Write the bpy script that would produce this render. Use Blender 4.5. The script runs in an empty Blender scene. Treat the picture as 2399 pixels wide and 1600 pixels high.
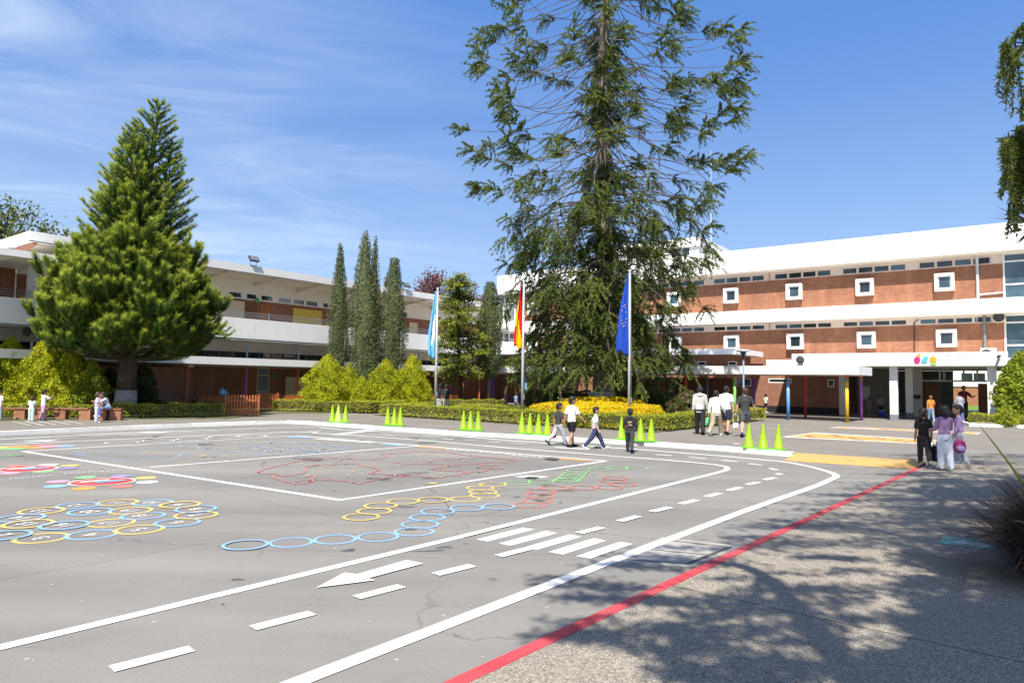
import bpy, bmesh, math, random
import numpy as np
from mathutils import Vector, Matrix

# ------------------------------------------------------------------ camera, sky, sun, exposure
SC = bpy.context.scene
H = 1.90                                   # eye height above the asphalt
FPX, HOR, ROLL = 1620.0, 893.0, 0.0150     # focal length and horizon of the 2399 px wide photograph
PITCH = math.atan((HOR - 800) / FPX)
FW = np.array([0, math.cos(PITCH), math.sin(PITCH)])
_R0 = np.array([1.0, 0, 0]); _U0 = np.cross(_R0, FW)
RT = _R0 * math.cos(ROLL) + _U0 * math.sin(ROLL)
UP = _U0 * math.cos(ROLL) - _R0 * math.sin(ROLL)
cam_d = bpy.data.cameras.new('camera'); cam = bpy.data.objects.new('camera', cam_d)
SC.collection.objects.link(cam); SC.camera = cam
cam_d.sensor_width = 36.0; cam_d.lens = FPX / 2399 * 36.0
cam_d.clip_start = 0.05; cam_d.clip_end = 3000
_m = Matrix.Identity(4)
for i in range(3):
    _m[i][0] = RT[i]; _m[i][1] = UP[i]; _m[i][2] = -FW[i]
_m[2][3] = H
cam.matrix_world = _m

SUN_AZ, SUN_EL = math.radians(15), math.radians(56)   # shadows fall 15 degrees right of straight ahead
SHD = np.array([math.sin(SUN_AZ), math.cos(SUN_AZ)])
sun_d = bpy.data.lights.new('sun', 'SUN'); sun = bpy.data.objects.new('sun', sun_d)
SC.collection.objects.link(sun)
sun_d.energy = 5.0; sun_d.angle = math.radians(0.5); sun_d.color = (1.0, 0.935, 0.83)
sun.rotation_euler = Vector((SHD[0] * math.cos(SUN_EL), SHD[1] * math.cos(SUN_EL), -math.sin(SUN_EL))).to_track_quat('-Z', 'Y').to_euler()
sun.location = (-20, -30, 40)
SC.view_settings.view_transform = 'Standard'; SC.view_settings.look = 'None'
SC.view_settings.exposure = 0.72; SC.view_settings.gamma = 1.0

def build_world():
    w = bpy.data.worlds.new('World'); SC.world = w; w.use_nodes = True
    nt = w.node_tree; N = nt.nodes; L = nt.links
    bg = N['Background']
    sky = N.new('ShaderNodeTexSky'); sky.sky_type = 'NISHITA'; sky.sun_disc = False
    sky.sun_elevation = SUN_EL; sky.sun_rotation = math.pi + SUN_AZ
    sky.air_density = 1.0; sky.dust_density = 0.6; sky.ozone_density = 2.2; sky.altitude = 1500
    hs = N.new('ShaderNodeHueSaturation'); hs.inputs['Saturation'].default_value = 1.05; hs.inputs['Value'].default_value = 1.0
    L.new(sky.outputs[0], hs.inputs['Color'])
    tc = N.new('ShaderNodeTexCoord')
    sep = N.new('ShaderNodeSeparateXYZ'); L.new(tc.outputs['Generated'], sep.inputs[0])
    def math_(op, a, b=None, c=None, clamp=False):
        n = N.new('ShaderNodeMath'); n.operation = op; n.use_clamp = clamp
        for i, q in enumerate((a, b, c)):
            if q is None: continue
            if isinstance(q, (int, float)): n.inputs[i].default_value = q
            else: L.new(q, n.inputs[i])
        return n.outputs[0]
    z = math_('ADD', math_('MAXIMUM', sep.outputs[2], 0.0), 0.12)
    u = math_('DIVIDE', sep.outputs[0], z); v = math_('DIVIDE', sep.outputs[1], z)
    # thin cirrus: long streaks on a high plane
    ca, sa = math.cos(math.radians(14)), math.sin(math.radians(14))
    uu = math_('ADD', math_('MULTIPLY', u, ca), math_('MULTIPLY', v, sa))
    vv = math_('SUBTRACT', math_('MULTIPLY', v, ca), math_('MULTIPLY', u, sa))
    def noise(su, sv, off, scale, det, rough, dist):
        cmb = N.new('ShaderNodeCombineXYZ')
        L.new(math_('MULTIPLY', uu, su), cmb.inputs[0]); L.new(math_('MULTIPLY', vv, sv), cmb.inputs[1]); cmb.inputs[2].default_value = off
        n = N.new('ShaderNodeTexNoise'); L.new(cmb.outputs[0], n.inputs['Vector'])
        n.inputs['Scale'].default_value = scale; n.inputs['Detail'].default_value = det
        n.inputs['Roughness'].default_value = rough; n.inputs['Distortion'].default_value = dist
        return n.outputs['Fac']
    st = noise(0.6, 1.7, 3.1, 1.15, 9, 0.64, 1.1)
    ma = noise(0.5, 0.8, 7.7, 0.85, 3, 0.5, 0.0)
    def ramp(x, a, b):
        n = N.new('ShaderNodeMapRange'); n.interpolation_type = 'SMOOTHSTEP'
        L.new(x, n.inputs[0]); n.inputs[1].default_value = a; n.inputs[2].default_value = b
        return n.outputs[0]
    left = ramp(u, 0.35, -1.3)
    m = math_('MULTIPLY', ramp(st, 0.33, 0.76), math_('MULTIPLY', ramp(ma, 0.22, 0.58), left))
    m = math_('MULTIPLY', m, 0.70, clamp=True)
    def mixc(f, a, b):
        n = N.new('ShaderNodeMix'); n.data_type = 'RGBA'
        for k, q in (('Factor', f), ('A', a), ('B', b)):
            if isinstance(q, (int, float)): n.inputs[k].default_value = q
            elif isinstance(q, tuple): n.inputs[k].default_value = (*q, 1)
            else: L.new(q, n.inputs[k])
        return n.outputs['Result']
    # the clear-day colours of this sky: deep blue overhead, paler to the horizon, whitest round the sun
    grad = mixc(ramp(sep.outputs[2], 0.02, 0.50), (2.45, 3.50, 5.35), (0.66, 1.76, 4.65))
    base = mixc(0.72, hs.outputs[0], grad)
    dot = N.new('ShaderNodeVectorMath'); dot.operation = 'DOT_PRODUCT'; L.new(tc.outputs['Generated'], dot.inputs[0])
    dot.inputs[1].default_value = (-SHD[0]*math.cos(SUN_EL), -SHD[1]*math.cos(SUN_EL), math.sin(SUN_EL))
    base = mixc(math_('MULTIPLY', ramp(dot.outputs['Value'], 0.45, 1.0), 0.45), base, (5.2, 5.3, 5.4))
    mix = N.new('ShaderNodeMix'); mix.data_type = 'RGBA'
    L.new(m, mix.inputs['Factor']); L.new(base, mix.inputs['A']); mix.inputs['B'].default_value = (4.4, 5.1, 6.0, 1)
    L.new(mix.outputs['Result'], bg.inputs['Color'])
    bg.inputs['Strength'].default_value = 0.11
build_world()

# ------------------------------------------------------------------ picture to place helpers
def ray(xn, yn):
    return FW + RT * (xn - 1199.5) / FPX - UP * (yn - 800) / FPX
def gp(xn, yn, z=0.0):
    """point on the horizontal plane z seen at pixel (xn, yn) of the 2399 px photograph"""
    d = ray(xn, yn); t = (z - H) / d[2]
    return np.array([d[0] * t, d[1] * t, z])
def gD(x, y, z=0.0): return gp(x * 1.02042, y * 1.02042, z)
def at(xn, Z, z=0.0):
    """ground position at depth Z on the vertical line through pixel column xn near the horizon"""
    d = ray(xn, HOR + ROLL * (xn - 1200)); return np.array([d[0] / d[1] * Z, Z, z])
def height(p, xn, yn):
    d = ray(xn, yn); s = math.hypot(p[0], p[1]) / math.hypot(d[0], d[1]); return H + d[2] * s
class Frame:
    """a building's own axes: x along the front, y into the building, z up"""
    def __init__(s, o, deg):
        s.o = np.array([o[0], o[1]], float); s.rot = math.radians(deg)
        s.ex = np.array([math.cos(s.rot), math.sin(s.rot)]); s.ey = np.array([-math.sin(s.rot), math.cos(s.rot)])
    def px(s, xn, yn, y=0.0):
        d = ray(xn, yn); n = s.ey
        t = (n @ s.o + y) / (n @ d[:2]); p = d * t
        return float(s.ex @ (p[:2] - s.o)), H + float(p[2])
    def w(s, x, y, z=0.0):
        q = s.o + s.ex * x + s.ey * y; return np.array([q[0], q[1], z])

# ------------------------------------------------------------------ mesh helpers
COL = SC.collection
def link(o, parent=None):
    COL.objects.link(o)
    if parent is not None: o.parent = parent
    return o
def np_mesh(name, chunks, mat, parent=None, smooth=False, mats=None):
    vs, li, lt, mi = [], [], [], []; off = 0
    for ci, (v, f) in enumerate(chunks):
        v = np.asarray(v, np.float32).reshape(-1, 3)
        vs.append(v)
        if isinstance(f, np.ndarray):
            li.append((f + off).ravel()); lt.append(np.full(len(f), f.shape[1], np.int32)); nf = len(f)
        else:
            li.append(np.array([i + off for q in f for i in q], np.int64)); lt.append(np.array([len(q) for q in f], np.int32)); nf = len(f)
        mi.append(np.full(nf, ci, np.int32))
        off += len(v)
    V = np.concatenate(vs); LI = np.concatenate(li).astype(np.int32); LT = np.concatenate(lt).astype(np.int32)
    me = bpy.data.meshes.new(name)
    me.vertices.add(len(V)); me.vertices.foreach_set('co', V.ravel())
    me.loops.add(len(LI)); me.loops.foreach_set('vertex_index', LI)
    me.polygons.add(len(LT)); me.polygons.foreach_set('loop_start', np.concatenate(([0], np.cumsum(LT)[:-1])).astype(np.int32))
    try: me.polygons.foreach_set('loop_total', LT)
    except Exception: pass
    if mats:
        for m in mats: me.materials.append(m)
        me.polygons.foreach_set('material_index', np.concatenate(mi))
    elif mat: me.materials.append(mat)
    me.polygons.foreach_set('use_smooth', np.full(len(LT), bool(smooth)))
    me.update(calc_edges=True); me.validate()
    return link(bpy.data.objects.new(name, me), parent)
class MB:
    def __init__(s): s.v = []; s.f = []
    def add(s, v, f):
        o = len(s.v); s.v += [tuple(map(float, p)) for p in v]; s.f += [tuple(i + o for i in q) for q in f]; return s
    def box(s, x0, x1, y0, y1, z0, z1):
        return s.add([(x0,y0,z0),(x1,y0,z0),(x1,y1,z0),(x0,y1,z0),(x0,y0,z1),(x1,y0,z1),(x1,y1,z1),(x0,y1,z1)],
              [(3,2,1,0),(4,5,6,7),(0,1,5,4),(1,2,6,5),(2,3,7,6),(3,0,4,7)])
    def prism(s, poly, z0, z1):
        n = len(poly)
        a = sum(poly[i][0]*poly[(i+1)%n][1]-poly[(i+1)%n][0]*poly[i][1] for i in range(n))
        if a < 0: poly = poly[::-1]
        return s.add([(p[0],p[1],z0) for p in poly]+[(p[0],p[1],z1) for p in poly],
              [tuple(range(n))[::-1], tuple(range(n,2*n))]+[(i,(i+1)%n,n+(i+1)%n,n+i) for i in range(n)])
    def poly(s, pts):
        return s.add(pts, [tuple(range(len(pts)))])
    def tube(s, pts, rad, n=8, cap=True, flat=1.0):
        P = [np.array(p, float) for p in pts]; k = len(P)
        if not hasattr(rad, '__len__'): rad = [rad]*k
        V = []; a = None
        for i in range(k):
            t = P[min(i+1,k-1)]-P[max(i-1,0)]; t = t/(np.linalg.norm(t)+1e-9)
            if a is None:
                a = np.cross(t, [0,0,1] if abs(t[2]) < .9 else [1,0,0])
            a = a - t*(a@t); a /= np.linalg.norm(a)+1e-9; b = np.cross(t, a)
            for j in range(n):
                th = 2*math.pi*j/n; V.append(P[i]+(a*math.cos(th)+b*math.sin(th)*flat)*rad[i])
        F = [(i*n+j, i*n+(j+1)%n, (i+1)*n+(j+1)%n, (i+1)*n+j) for i in range(k-1) for j in range(n)]
        if cap: F += [tuple(range(n))[::-1], tuple(range((k-1)*n, k*n))]
        return s.add(V, F)
    def lathe(s, prof, n=16, c=(0,0,0)):
        V = [(c[0]+r*math.cos(2*math.pi*j/n), c[1]+r*math.sin(2*math.pi*j/n), c[2]+z) for r,z in prof for j in range(n)]
        k = len(prof)
        F = [(i*n+j, i*n+(j+1)%n, (i+1)*n+(j+1)%n, (i+1)*n+j) for i in range(k-1) for j in range(n)]
        F += [tuple(range(n))[::-1], tuple(range((k-1)*n, k*n))]
        return s.add(V, F)
    def ell(s, c, r, nu=12, nv=8, M=None):
        V = []; F = []
        for i in range(nv+1):
            ph = math.pi*i/nv
            for j in range(nu):
                th = 2*math.pi*j/nu
                q = np.array([r[0]*math.sin(ph)*math.cos(th), r[1]*math.sin(ph)*math.sin(th), -r[2]*math.cos(ph)])
                if M is not None: q = M @ q
                V.append(q+np.array(c))
        for i in range(nv):
            for j in range(nu): F.append((i*nu+j, i*nu+(j+1)%nu, (i+1)*nu+(j+1)%nu, (i+1)*nu+j))
        return s.add(V, F)
    def build(s, name, mat, parent=None, smooth=False, bevel=0.0):
        o = np_mesh(name, [(np.array(s.v), s.f)], mat, parent, smooth)
        if bevel:
            m = o.modifiers.new('bevel', 'BEVEL'); m.width = bevel; m.segments = 2; m.limit_method = 'ANGLE'
        return o
def tag(o, label=None, cat=None, group=None, kind=None):
    if label: o['label'] = label
    if cat: o['category'] = cat
    if group: o['group'] = group
    if kind: o['kind'] = kind
    return o
def thing(name, label, cat, loc=(0,0,0), rz=0.0, group=None):
    o = bpy.data.objects.new(name, None); link(o); o.location = tuple(float(q) for q in loc); o.rotation_euler = (0,0,rz)
    o.empty_display_size = 0.3
    return tag(o, label, cat, group)
def copy_tree(o, parent=None):
    c = o.copy(); link(c, parent)
    for ch in [q for q in bpy.data.objects if q.parent == o]: copy_tree(ch, c)
    return c
def text_mesh(txt, size, spacing=1.0):
    cu = bpy.data.curves.new('t', 'FONT'); cu.body = txt; cu.size = size; cu.align_x = 'CENTER'; cu.align_y = 'CENTER'; cu.space_character = spacing
    o = bpy.data.objects.new('t', cu); COL.objects.link(o)
    dg = bpy.context.evaluated_depsgraph_get(); dg.update()
    me = o.evaluated_get(dg).to_mesh()
    V = [tuple(v.co) for v in me.vertices]; F = [tuple(p.vertices) for p in me.polygons]
    o.evaluated_get(dg).to_mesh_clear(); bpy.data.objects.remove(o)
    return V, F

# ------------------------------------------------------------------ materials
def M_(name):
    m = bpy.data.materials.new(name); m.use_nodes = True
    return m, m.node_tree.nodes, m.node_tree.links, m.node_tree.nodes['Principled BSDF']
def _noise(N, L, vec, scale, det=4, rough=0.55, dist=0.0):
    n = N.new('ShaderNodeTexNoise'); n.inputs['Scale'].default_value = scale; n.inputs['Detail'].default_value = det
    n.inputs['Roughness'].default_value = rough; n.inputs['Distortion'].default_value = dist
    if vec is not None: L.new(vec, n.inputs['Vector'])
    return n.outputs['Fac']
def _map(N, L, x, a, b, c=0.0, d=1.0):
    n = N.new('ShaderNodeMapRange'); L.new(x, n.inputs[0])
    for i, q in enumerate((a, b, c, d)): n.inputs[i+1].default_value = q
    return n.outputs[0]
def _mix(N, L, f, a, b, mode='MIX'):
    n = N.new('ShaderNodeMix'); n.data_type = 'RGBA'; n.blend_type = mode
    for k, q in (('Factor', f), ('A', a), ('B', b)):
        if isinstance(q, (int, float)): n.inputs[k].default_value = q
        elif isinstance(q, tuple): n.inputs[k].default_value = (*q[:3], 1)
        else: L.new(q, n.inputs[k])
    return n.outputs['Result']
def _vec(N, L, scale=(1,1,1), rz=0.0, kind='Object'):
    tc = N.new('ShaderNodeTexCoord'); mp = N.new('ShaderNodeMapping'); mp.inputs['Scale'].default_value = scale; mp.inputs['Rotation'].default_value = (0,0,rz)
    L.new(tc.outputs[kind], mp.inputs['Vector']); return mp.outputs[0]
def _bump(N, L, h, b, strength=0.3, dist=0.01):
    n = N.new('ShaderNodeBump'); n.inputs['Strength'].default_value = strength; n.inputs['Distance'].default_value = dist
    L.new(h, n.inputs['Height']); L.new(n.outputs[0], b.inputs['Normal'])
def plain(name, col, rough=0.6, var=0.12, scale=3.0, metal=0.0, bump=0.0, spec=0.4, streak=0.0):
    m, N, L, b = M_(name)
    v = _vec(N, L); n = _noise(N, L, v, scale, 5, 0.6)
    f = _map(N, L, n, 0.3, 0.7)
    c = _mix(N, L, f, tuple(q*(1-var) for q in col), tuple(min(1, q*(1+var*0.6)) for q in col))
    if streak:
        v2 = _vec(N, L, (3.0, 3.0, 0.25)); n2 = _noise(N, L, v2, 2.0, 5, 0.65)
        c = _mix(N, L, _map(N, L, n2, 0.52, 0.8, 0, streak), c, tuple(q*0.45 for q in col))
    L.new(c, b.inputs['Base Color']); b.inputs['Roughness'].default_value = rough; b.inputs['Metallic'].default_value = metal
    b.inputs['Specular IOR Level'].default_value = spec
    if bump: _bump(N, L, _noise(N, L, v, scale*12, 4), b, bump, 0.01)
    return m
def brick_mat(name, c1, c2, mortar):
    m, N, L, b = M_(name)
    tc = N.new('ShaderNodeTexCoord'); sp = N.new('ShaderNodeSeparateXYZ'); L.new(tc.outputs['Object'], sp.inputs[0])
    ad = N.new('ShaderNodeMath'); ad.operation = 'ADD'; L.new(sp.outputs[0], ad.inputs[0]); L.new(sp.outputs[1], ad.inputs[1])
    cb = N.new('ShaderNodeCombineXYZ'); L.new(ad.outputs[0], cb.inputs[0]); L.new(sp.outputs[2], cb.inputs[1])
    br = N.new('ShaderNodeTexBrick'); L.new(cb.outputs[0], br.inputs['Vector'])
    br.inputs['Scale'].default_value = 1.0; br.inputs['Brick Width'].default_value = 0.25; br.inputs['Row Height'].default_value = 0.08
    br.inputs['Mortar Size'].default_value = 0.007; br.inputs['Mortar Smooth'].default_value = 0.2
    br.inputs['Color1'].default_value = (*c1,1); br.inputs['Color2'].default_value = (*c2,1); br.inputs['Mortar'].default_value = (*mortar,1)
    v = _vec(N, L, (1,1,1)); n = _noise(N, L, v, 1.1, 6, 0.65)
    v2 = _vec(N, L, (1.6,1.6,0.22)); n2 = _noise(N, L, v2, 1.3, 5, 0.65)
    c = _mix(N, L, _map(N, L, n, 0.3, 0.75, 0, 0.55), br.outputs['Color'], tuple(q*0.66 for q in c1))
    c = _mix(N, L, _map(N, L, n2, 0.5, 0.8, 0, 0.4), c, tuple(min(1, q*1.5+0.03) for q in c2))
    L.new(c, b.inputs['Base Color']); b.inputs['Roughness'].default_value = 0.85; b.inputs['Specular IOR Level'].default_value = 0.2
    _bump(N, L, br.outputs['Fac'], b, -0.4, 0.008)
    return m
def glass_mat(name, tint=(0.02,0.03,0.035), rough=0.05):
    m, N, L, b = M_(name)
    v = _vec(N, L); n = _noise(N, L, v, 0.8, 2)
    L.new(_mix(N, L, _map(N, L, n, 0.3, 0.7), tuple(q*0.6 for q in tint), tuple(q*1.5 for q in tint)), b.inputs['Base Color'])
    b.inputs['Roughness'].default_value = rough; b.inputs['Specular IOR Level'].default_value = 0.9
    _bump(N, L, _noise(N, L, v, 1.5, 1), b, 0.03, 0.02)
    return m
def leaf_mat(name, dark, mid, light, transl=0.35, rough=0.55, scale=0.9, extra=None):
    m, N, L, b = M_(name)
    g = N.new('ShaderNodeNewGeometry'); rnd = g.outputs['Random Per Island']
    v = _vec(N, L); n = _noise(N, L, v, scale, 3, 0.6)
    mx = N.new('ShaderNodeMath'); mx.operation = 'MULTIPLY_ADD'; L.new(rnd, mx.inputs[0]); mx.inputs[1].default_value = 0.55
    L.new(_map(N, L, n, 0.25, 0.75, 0.0, 0.45), mx.inputs[2])
    r = N.new('ShaderNodeValToRGB'); L.new(mx.outputs[0], r.inputs[0])
    e = r.color_ramp.elements; e[0].position = 0.1; e[0].color = (*dark,1); e[1].position = 0.92; e[1].color = (*light,1)
    k = e.new(0.5); k.color = (*mid,1)
    c = r.outputs[0]
    if extra:
        c = _mix(N, L, _map(N, L, rnd, extra[1], extra[1]+0.01), c, extra[0])
    L.new(c, b.inputs['Base Color']); b.inputs['Roughness'].default_value = rough; b.inputs['Specular IOR Level'].default_value = 0.25
    t = N.new('ShaderNodeBsdfTranslucent'); L.new(c, t.inputs['Color'])
    ms = N.new('ShaderNodeMixShader'); ms.inputs[0].default_value = transl
    L.new(b.outputs[0], ms.inputs[1]); L.new(t.outputs[0], ms.inputs[2])
    L.new(ms.outputs[0], N['Material Output'].inputs['Surface'])
    return m
MAT = {}
def mats():
    P = plain
    MAT['white'] = P('white_render', (0.84,0.84,0.83), 0.7, 0.05, 0.8, streak=0.16)
    MAT['offwhite'] = P('offwhite_wall', (0.80,0.77,0.70), 0.75, 0.06, 1.0, streak=0.10)
    MAT['soffit'] = P('soffit_cream', (0.72,0.66,0.57), 0.8, 0.08, 0.7)
    MAT['pinkwhite'] = P('pale_pink_wall', (0.72,0.62,0.56), 0.75, 0.06, 1.0)
    MAT['frame'] = P('window_frame_white', (0.78,0.78,0.77), 0.5, 0.04)
    MAT['brick'] = brick_mat('orange_brick', (0.30,0.122,0.068), (0.40,0.185,0.108), (0.37,0.24,0.17))
    MAT['brickdark'] = brick_mat('brown_brick', (0.27,0.115,0.072), (0.35,0.16,0.105), (0.29,0.20,0.15))
    MAT['glass'] = glass_mat('dark_glass'); MAT['glassblue'] = glass_mat('blue_glass', (0.05,0.09,0.12), 0.04)
    MAT['glassgrey'] = glass_mat('grey_glass', (0.16,0.18,0.20), 0.15)
    MAT['bluesteel'] = P('blue_grey_steel', (0.16,0.24,0.36), 0.5, 0.12)
    MAT['greysteel'] = P('grey_steel', (0.20,0.23,0.26), 0.5, 0.15)
    MAT['darksteel'] = P('dark_steel', (0.035,0.04,0.045), 0.5, 0.2)
    MAT['pole'] = P('pale_metal', (0.62,0.64,0.68), 0.35, 0.06, metal=0.2)
    MAT['magenta'] = P('magenta_paint', (0.42,0.10,0.45), 0.45, 0.1); MAT['purple'] = P('purple_paint', (0.22,0.10,0.45), 0.45, 0.1)
    MAT['orangepaint'] = P('orange_paint', (0.62,0.13,0.03), 0.45, 0.1); MAT['redpaint'] = P('red_paint', (0.50,0.05,0.04), 0.45, 0.1)
    MAT['yellowpost'] = P('yellow_paint', (0.80,0.45,0.02), 0.45, 0.08); MAT['bluepost'] = P('sky_blue_paint', (0.14,0.33,0.70), 0.45, 0.08)
    MAT['greenpost'] = P('green_paint', (0.20,0.55,0.10), 0.45, 0.08); MAT['terra'] = P('terracotta_paint', (0.40,0.16,0.10), 0.6, 0.1)
    MAT['wood'] = P('orange_brown_wood', (0.36,0.13,0.045), 0.6, 0.25, 5.0); MAT['bench'] = P('worn_bench_wood', (0.26,0.11,0.055), 0.7, 0.25, 6.0)
    MAT['fence'] = P('fence_wood', (0.42,0.12,0.035), 0.6, 0.22, 6.0)
    MAT['doorwood'] = P('brown_door', (0.20,0.075,0.03), 0.5, 0.2, 3.0)
    MAT['board'] = P('yellow_board', (0.66,0.50,0.08), 0.7, 0.06); MAT['creamboard'] = P('cream_board', (0.64,0.56,0.40), 0.7, 0.06)
    MAT['black'] = P('black_plinth', (0.02,0.02,0.024), 0.6, 0.2); MAT['green_sign'] = P('green_sign', (0.05,0.40,0.14), 0.5, 0.05)
    MAT['concrete'] = P('concrete', (0.36,0.34,0.31), 0.85, 0.18, 2.5, bump=0.2)
    MAT['stone'] = P('grey_stone', (0.34,0.34,0.33), 0.85, 0.2, 4.0, bump=0.3)
    MAT['cone'] = P('lime_plastic', (0.27,0.44,0.010), 0.5, 0.22, 9.0, streak=.12); MAT['conepale'] = P('pale_lime_plastic', (0.45,0.66,0.12), 0.45, 0.06)
    MAT['conebase'] = P('green_plastic_base', (0.12,0.50,0.04), 0.5, 0.08)
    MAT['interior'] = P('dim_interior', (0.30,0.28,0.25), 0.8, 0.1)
    MAT['grille'] = P('dark_grille', (0.05,0.05,0.055), 0.6, 0.2)
    # ground
    m, N, L, b = M_('asphalt_worn')
    v = _vec(N, L); vs = _vec(N, L, (0.10, 0.75, 1), -math.radians(52))
    n1 = _noise(N, L, v, 0.35, 6, 0.62); n2 = _noise(N, L, vs, 0.9, 5, 0.6, 0.3); n3 = _noise(N, L, v, 55, 3, 0.7); n4 = _noise(N, L, v, 2.2, 6, 0.7, 0.4)
    c = _mix(N, L, _map(N, L, n1, 0.32, 0.68), (0.184,0.176,0.164), (0.236,0.226,0.210))
    c = _mix(N, L, _map(N, L, n2, 0.42, 0.72, 0, 0.75), c, (0.305,0.287,0.255))
    c = _mix(N, L, _map(N, L, n4, 0.56, 0.82, 0, 0.35), c, (0.12,0.117,0.112))
    c = _mix(N, L, _map(N, L, n3, 0.35, 0.68, 0.0, 0.30), c, (0.115,0.112,0.108))
    vo = N.new('ShaderNodeTexVoronoi'); vo.inputs['Scale'].default_value = 2.6; L.new(v, vo.inputs['Vector'])
    c = _mix(N, L, _map(N, L, vo.outputs['Distance'], 0.05, 0.035, 0, 0.8), c, (0.42,0.41,0.38))
    # fine branching cracks, only in some areas, and cold-joint seams between old and newer tarmac
    ds = N.new('ShaderNodeVectorMath'); ds.operation = 'MULTIPLY_ADD'; nz = N.new('ShaderNodeTexNoise'); nz.inputs['Scale'].default_value = 1.7; nz.inputs['Detail'].default_value = 5; L.new(v, nz.inputs['Vector'])
    L.new(nz.outputs['Color'], ds.inputs[0]); ds.inputs[1].default_value = (0.9, 0.9, 0); L.new(v, ds.inputs[2])
    ve = N.new('ShaderNodeTexVoronoi'); ve.feature = 'DISTANCE_TO_EDGE'; ve.inputs['Scale'].default_value = 0.30; L.new(ds.outputs[0], ve.inputs['Vector'])
    cr = N.new('ShaderNodeMath'); cr.operation = 'MULTIPLY'; L.new(_map(N, L, ve.outputs['Distance'], 0.0045, 0.0015, 0, 0.75), cr.inputs[0]); L.new(_map(N, L, _noise(N, L, v, 0.16, 3), 0.46, 0.56), cr.inputs[1])
    c = _mix(N, L, cr.outputs[0], c, (0.055,0.053,0.05))
    tb = N.new('ShaderNodeTexBrick'); L.new(_vec(N, L, (0.16,0.16,1), -math.radians(50.6)), tb.inputs['Vector']); tb.inputs['Scale'].default_value = 1; tb.inputs['Brick Width'].default_value = 1.9; tb.inputs['Row Height'].default_value = 0.62; tb.inputs['Mortar Size'].default_value = 0.0016
    tb.inputs['Color1'].default_value = (1,1,1,1); tb.inputs['Color2'].default_value = (0.90,0.90,0.91,1); tb.inputs['Mortar'].default_value = (0.62,0.61,0.6,1)
    c = _mix(N, L, 0.8, c, tb.outputs['Color'], 'MULTIPLY')
    vt = _vec(N, L, (0.05, 2.6, 1), -math.radians(47)); nt_ = _noise(N, L, vt, 1.0, 4, 0.6, 0.6)
    c = _mix(N, L, _map(N, L, nt_, 0.60, 0.78, 0, 0.32), c, (0.11,0.108,0.105))
    L.new(c, b.inputs['Base Color']); b.inputs['Roughness'].default_value = 0.92; b.inputs['Specular IOR Level'].default_value = 0.15
    _bump(N, L, n3, b, 0.25, 0.01); MAT['asphalt'] = m
    m, N, L, b = M_('pavement_tarmac')
    v = _vec(N, L); n1 = _noise(N, L, v, 0.5, 6, 0.6); n3 = _noise(N, L, v, 40, 3, 0.7)
    c = _mix(N, L, _map(N, L, n1, 0.3, 0.7), (0.185,0.170,0.150), (0.235,0.216,0.192))
    c = _mix(N, L, _map(N, L, n3, 0.35, 0.7, 0, 0.3), c, (0.12,0.11,0.10))
    L.new(c, b.inputs['Base Color']); b.inputs['Roughness'].default_value = 0.92; b.inputs['Specular IOR Level'].default_value = 0.15; MAT['pavement'] = m
    m, N, L, b = M_('exposed_aggregate')
    v = _vec(N, L); vo = N.new('ShaderNodeTexVoronoi'); vo.inputs['Scale'].default_value = 120; L.new(v, vo.inputs['Vector'])
    sp = N.new('ShaderNodeSeparateColor'); L.new(vo.outputs['Color'], sp.inputs[0])
    r = N.new('ShaderNodeValToRGB'); L.new(sp.outputs[0], r.inputs[0]); e = r.color_ramp.elements
    e[0].color = (0.10,0.088,0.074,1); e[1].color = (0.52,0.465,0.38,1); k = e.new(0.45); k.color = (0.275,0.243,0.195,1)
    n1 = _noise(N, L, v, 0.8, 5, 0.6); n2 = _noise(N, L, v, 26, 3, 0.7)
    c = _mix(N, L, _map(N, L, n1, 0.3, 0.75, 0, 0.4), r.outputs[0], (0.20,0.18,0.155))
    c = _mix(N, L, _map(N, L, n2, 0.4, 0.7, 0, 0.45), c, (0.13,0.115,0.10))
    # expansion joints every few metres
    tc = N.new('ShaderNodeTexCoord'); br = N.new('ShaderNodeTexBrick'); mp = N.new('ShaderNodeMapping'); mp.inputs['Rotation'].default_value = (0,0,-math.radians(50.5))
    L.new(tc.outputs['Object'], mp.inputs[0]); L.new(mp.outputs[0], br.inputs['Vector']); br.inputs['Scale'].default_value = 1; br.inputs['Brick Width'].default_value = 3.0
    br.inputs['Row Height'].default_value = 3.0; br.inputs['Mortar Size'].default_value = 0.009; br.offset = 0
    c = _mix(N, L, br.outputs['Fac'], c, (0.05,0.045,0.04))
    L.new(c, b.inputs['Base Color']); b.inputs['Roughness'].default_value = 0.9; b.inputs['Specular IOR Level'].default_value = 0.2
    _bump(N, L, vo.outputs['Distance'], b, 0.5, 0.006); MAT['aggregate'] = m
    m, N, L, b = M_('dry_lawn')
    v = _vec(N, L); n1 = _noise(N, L, v, 1.2, 6, 0.7); n2 = _noise(N, L, v, 30, 3, 0.7)
    c = _mix(N, L, _map(N, L, n1, 0.3, 0.7), (0.07,0.10,0.022), (0.17,0.14,0.07))
    c = _mix(N, L, _map(N, L, n2, 0.4, 0.7, 0, .6), c, (0.045,0.07,0.015)); L.new(c, b.inputs['Base Color']); b.inputs['Roughness'].default_value = 0.95
    MAT['lawn'] = m
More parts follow.
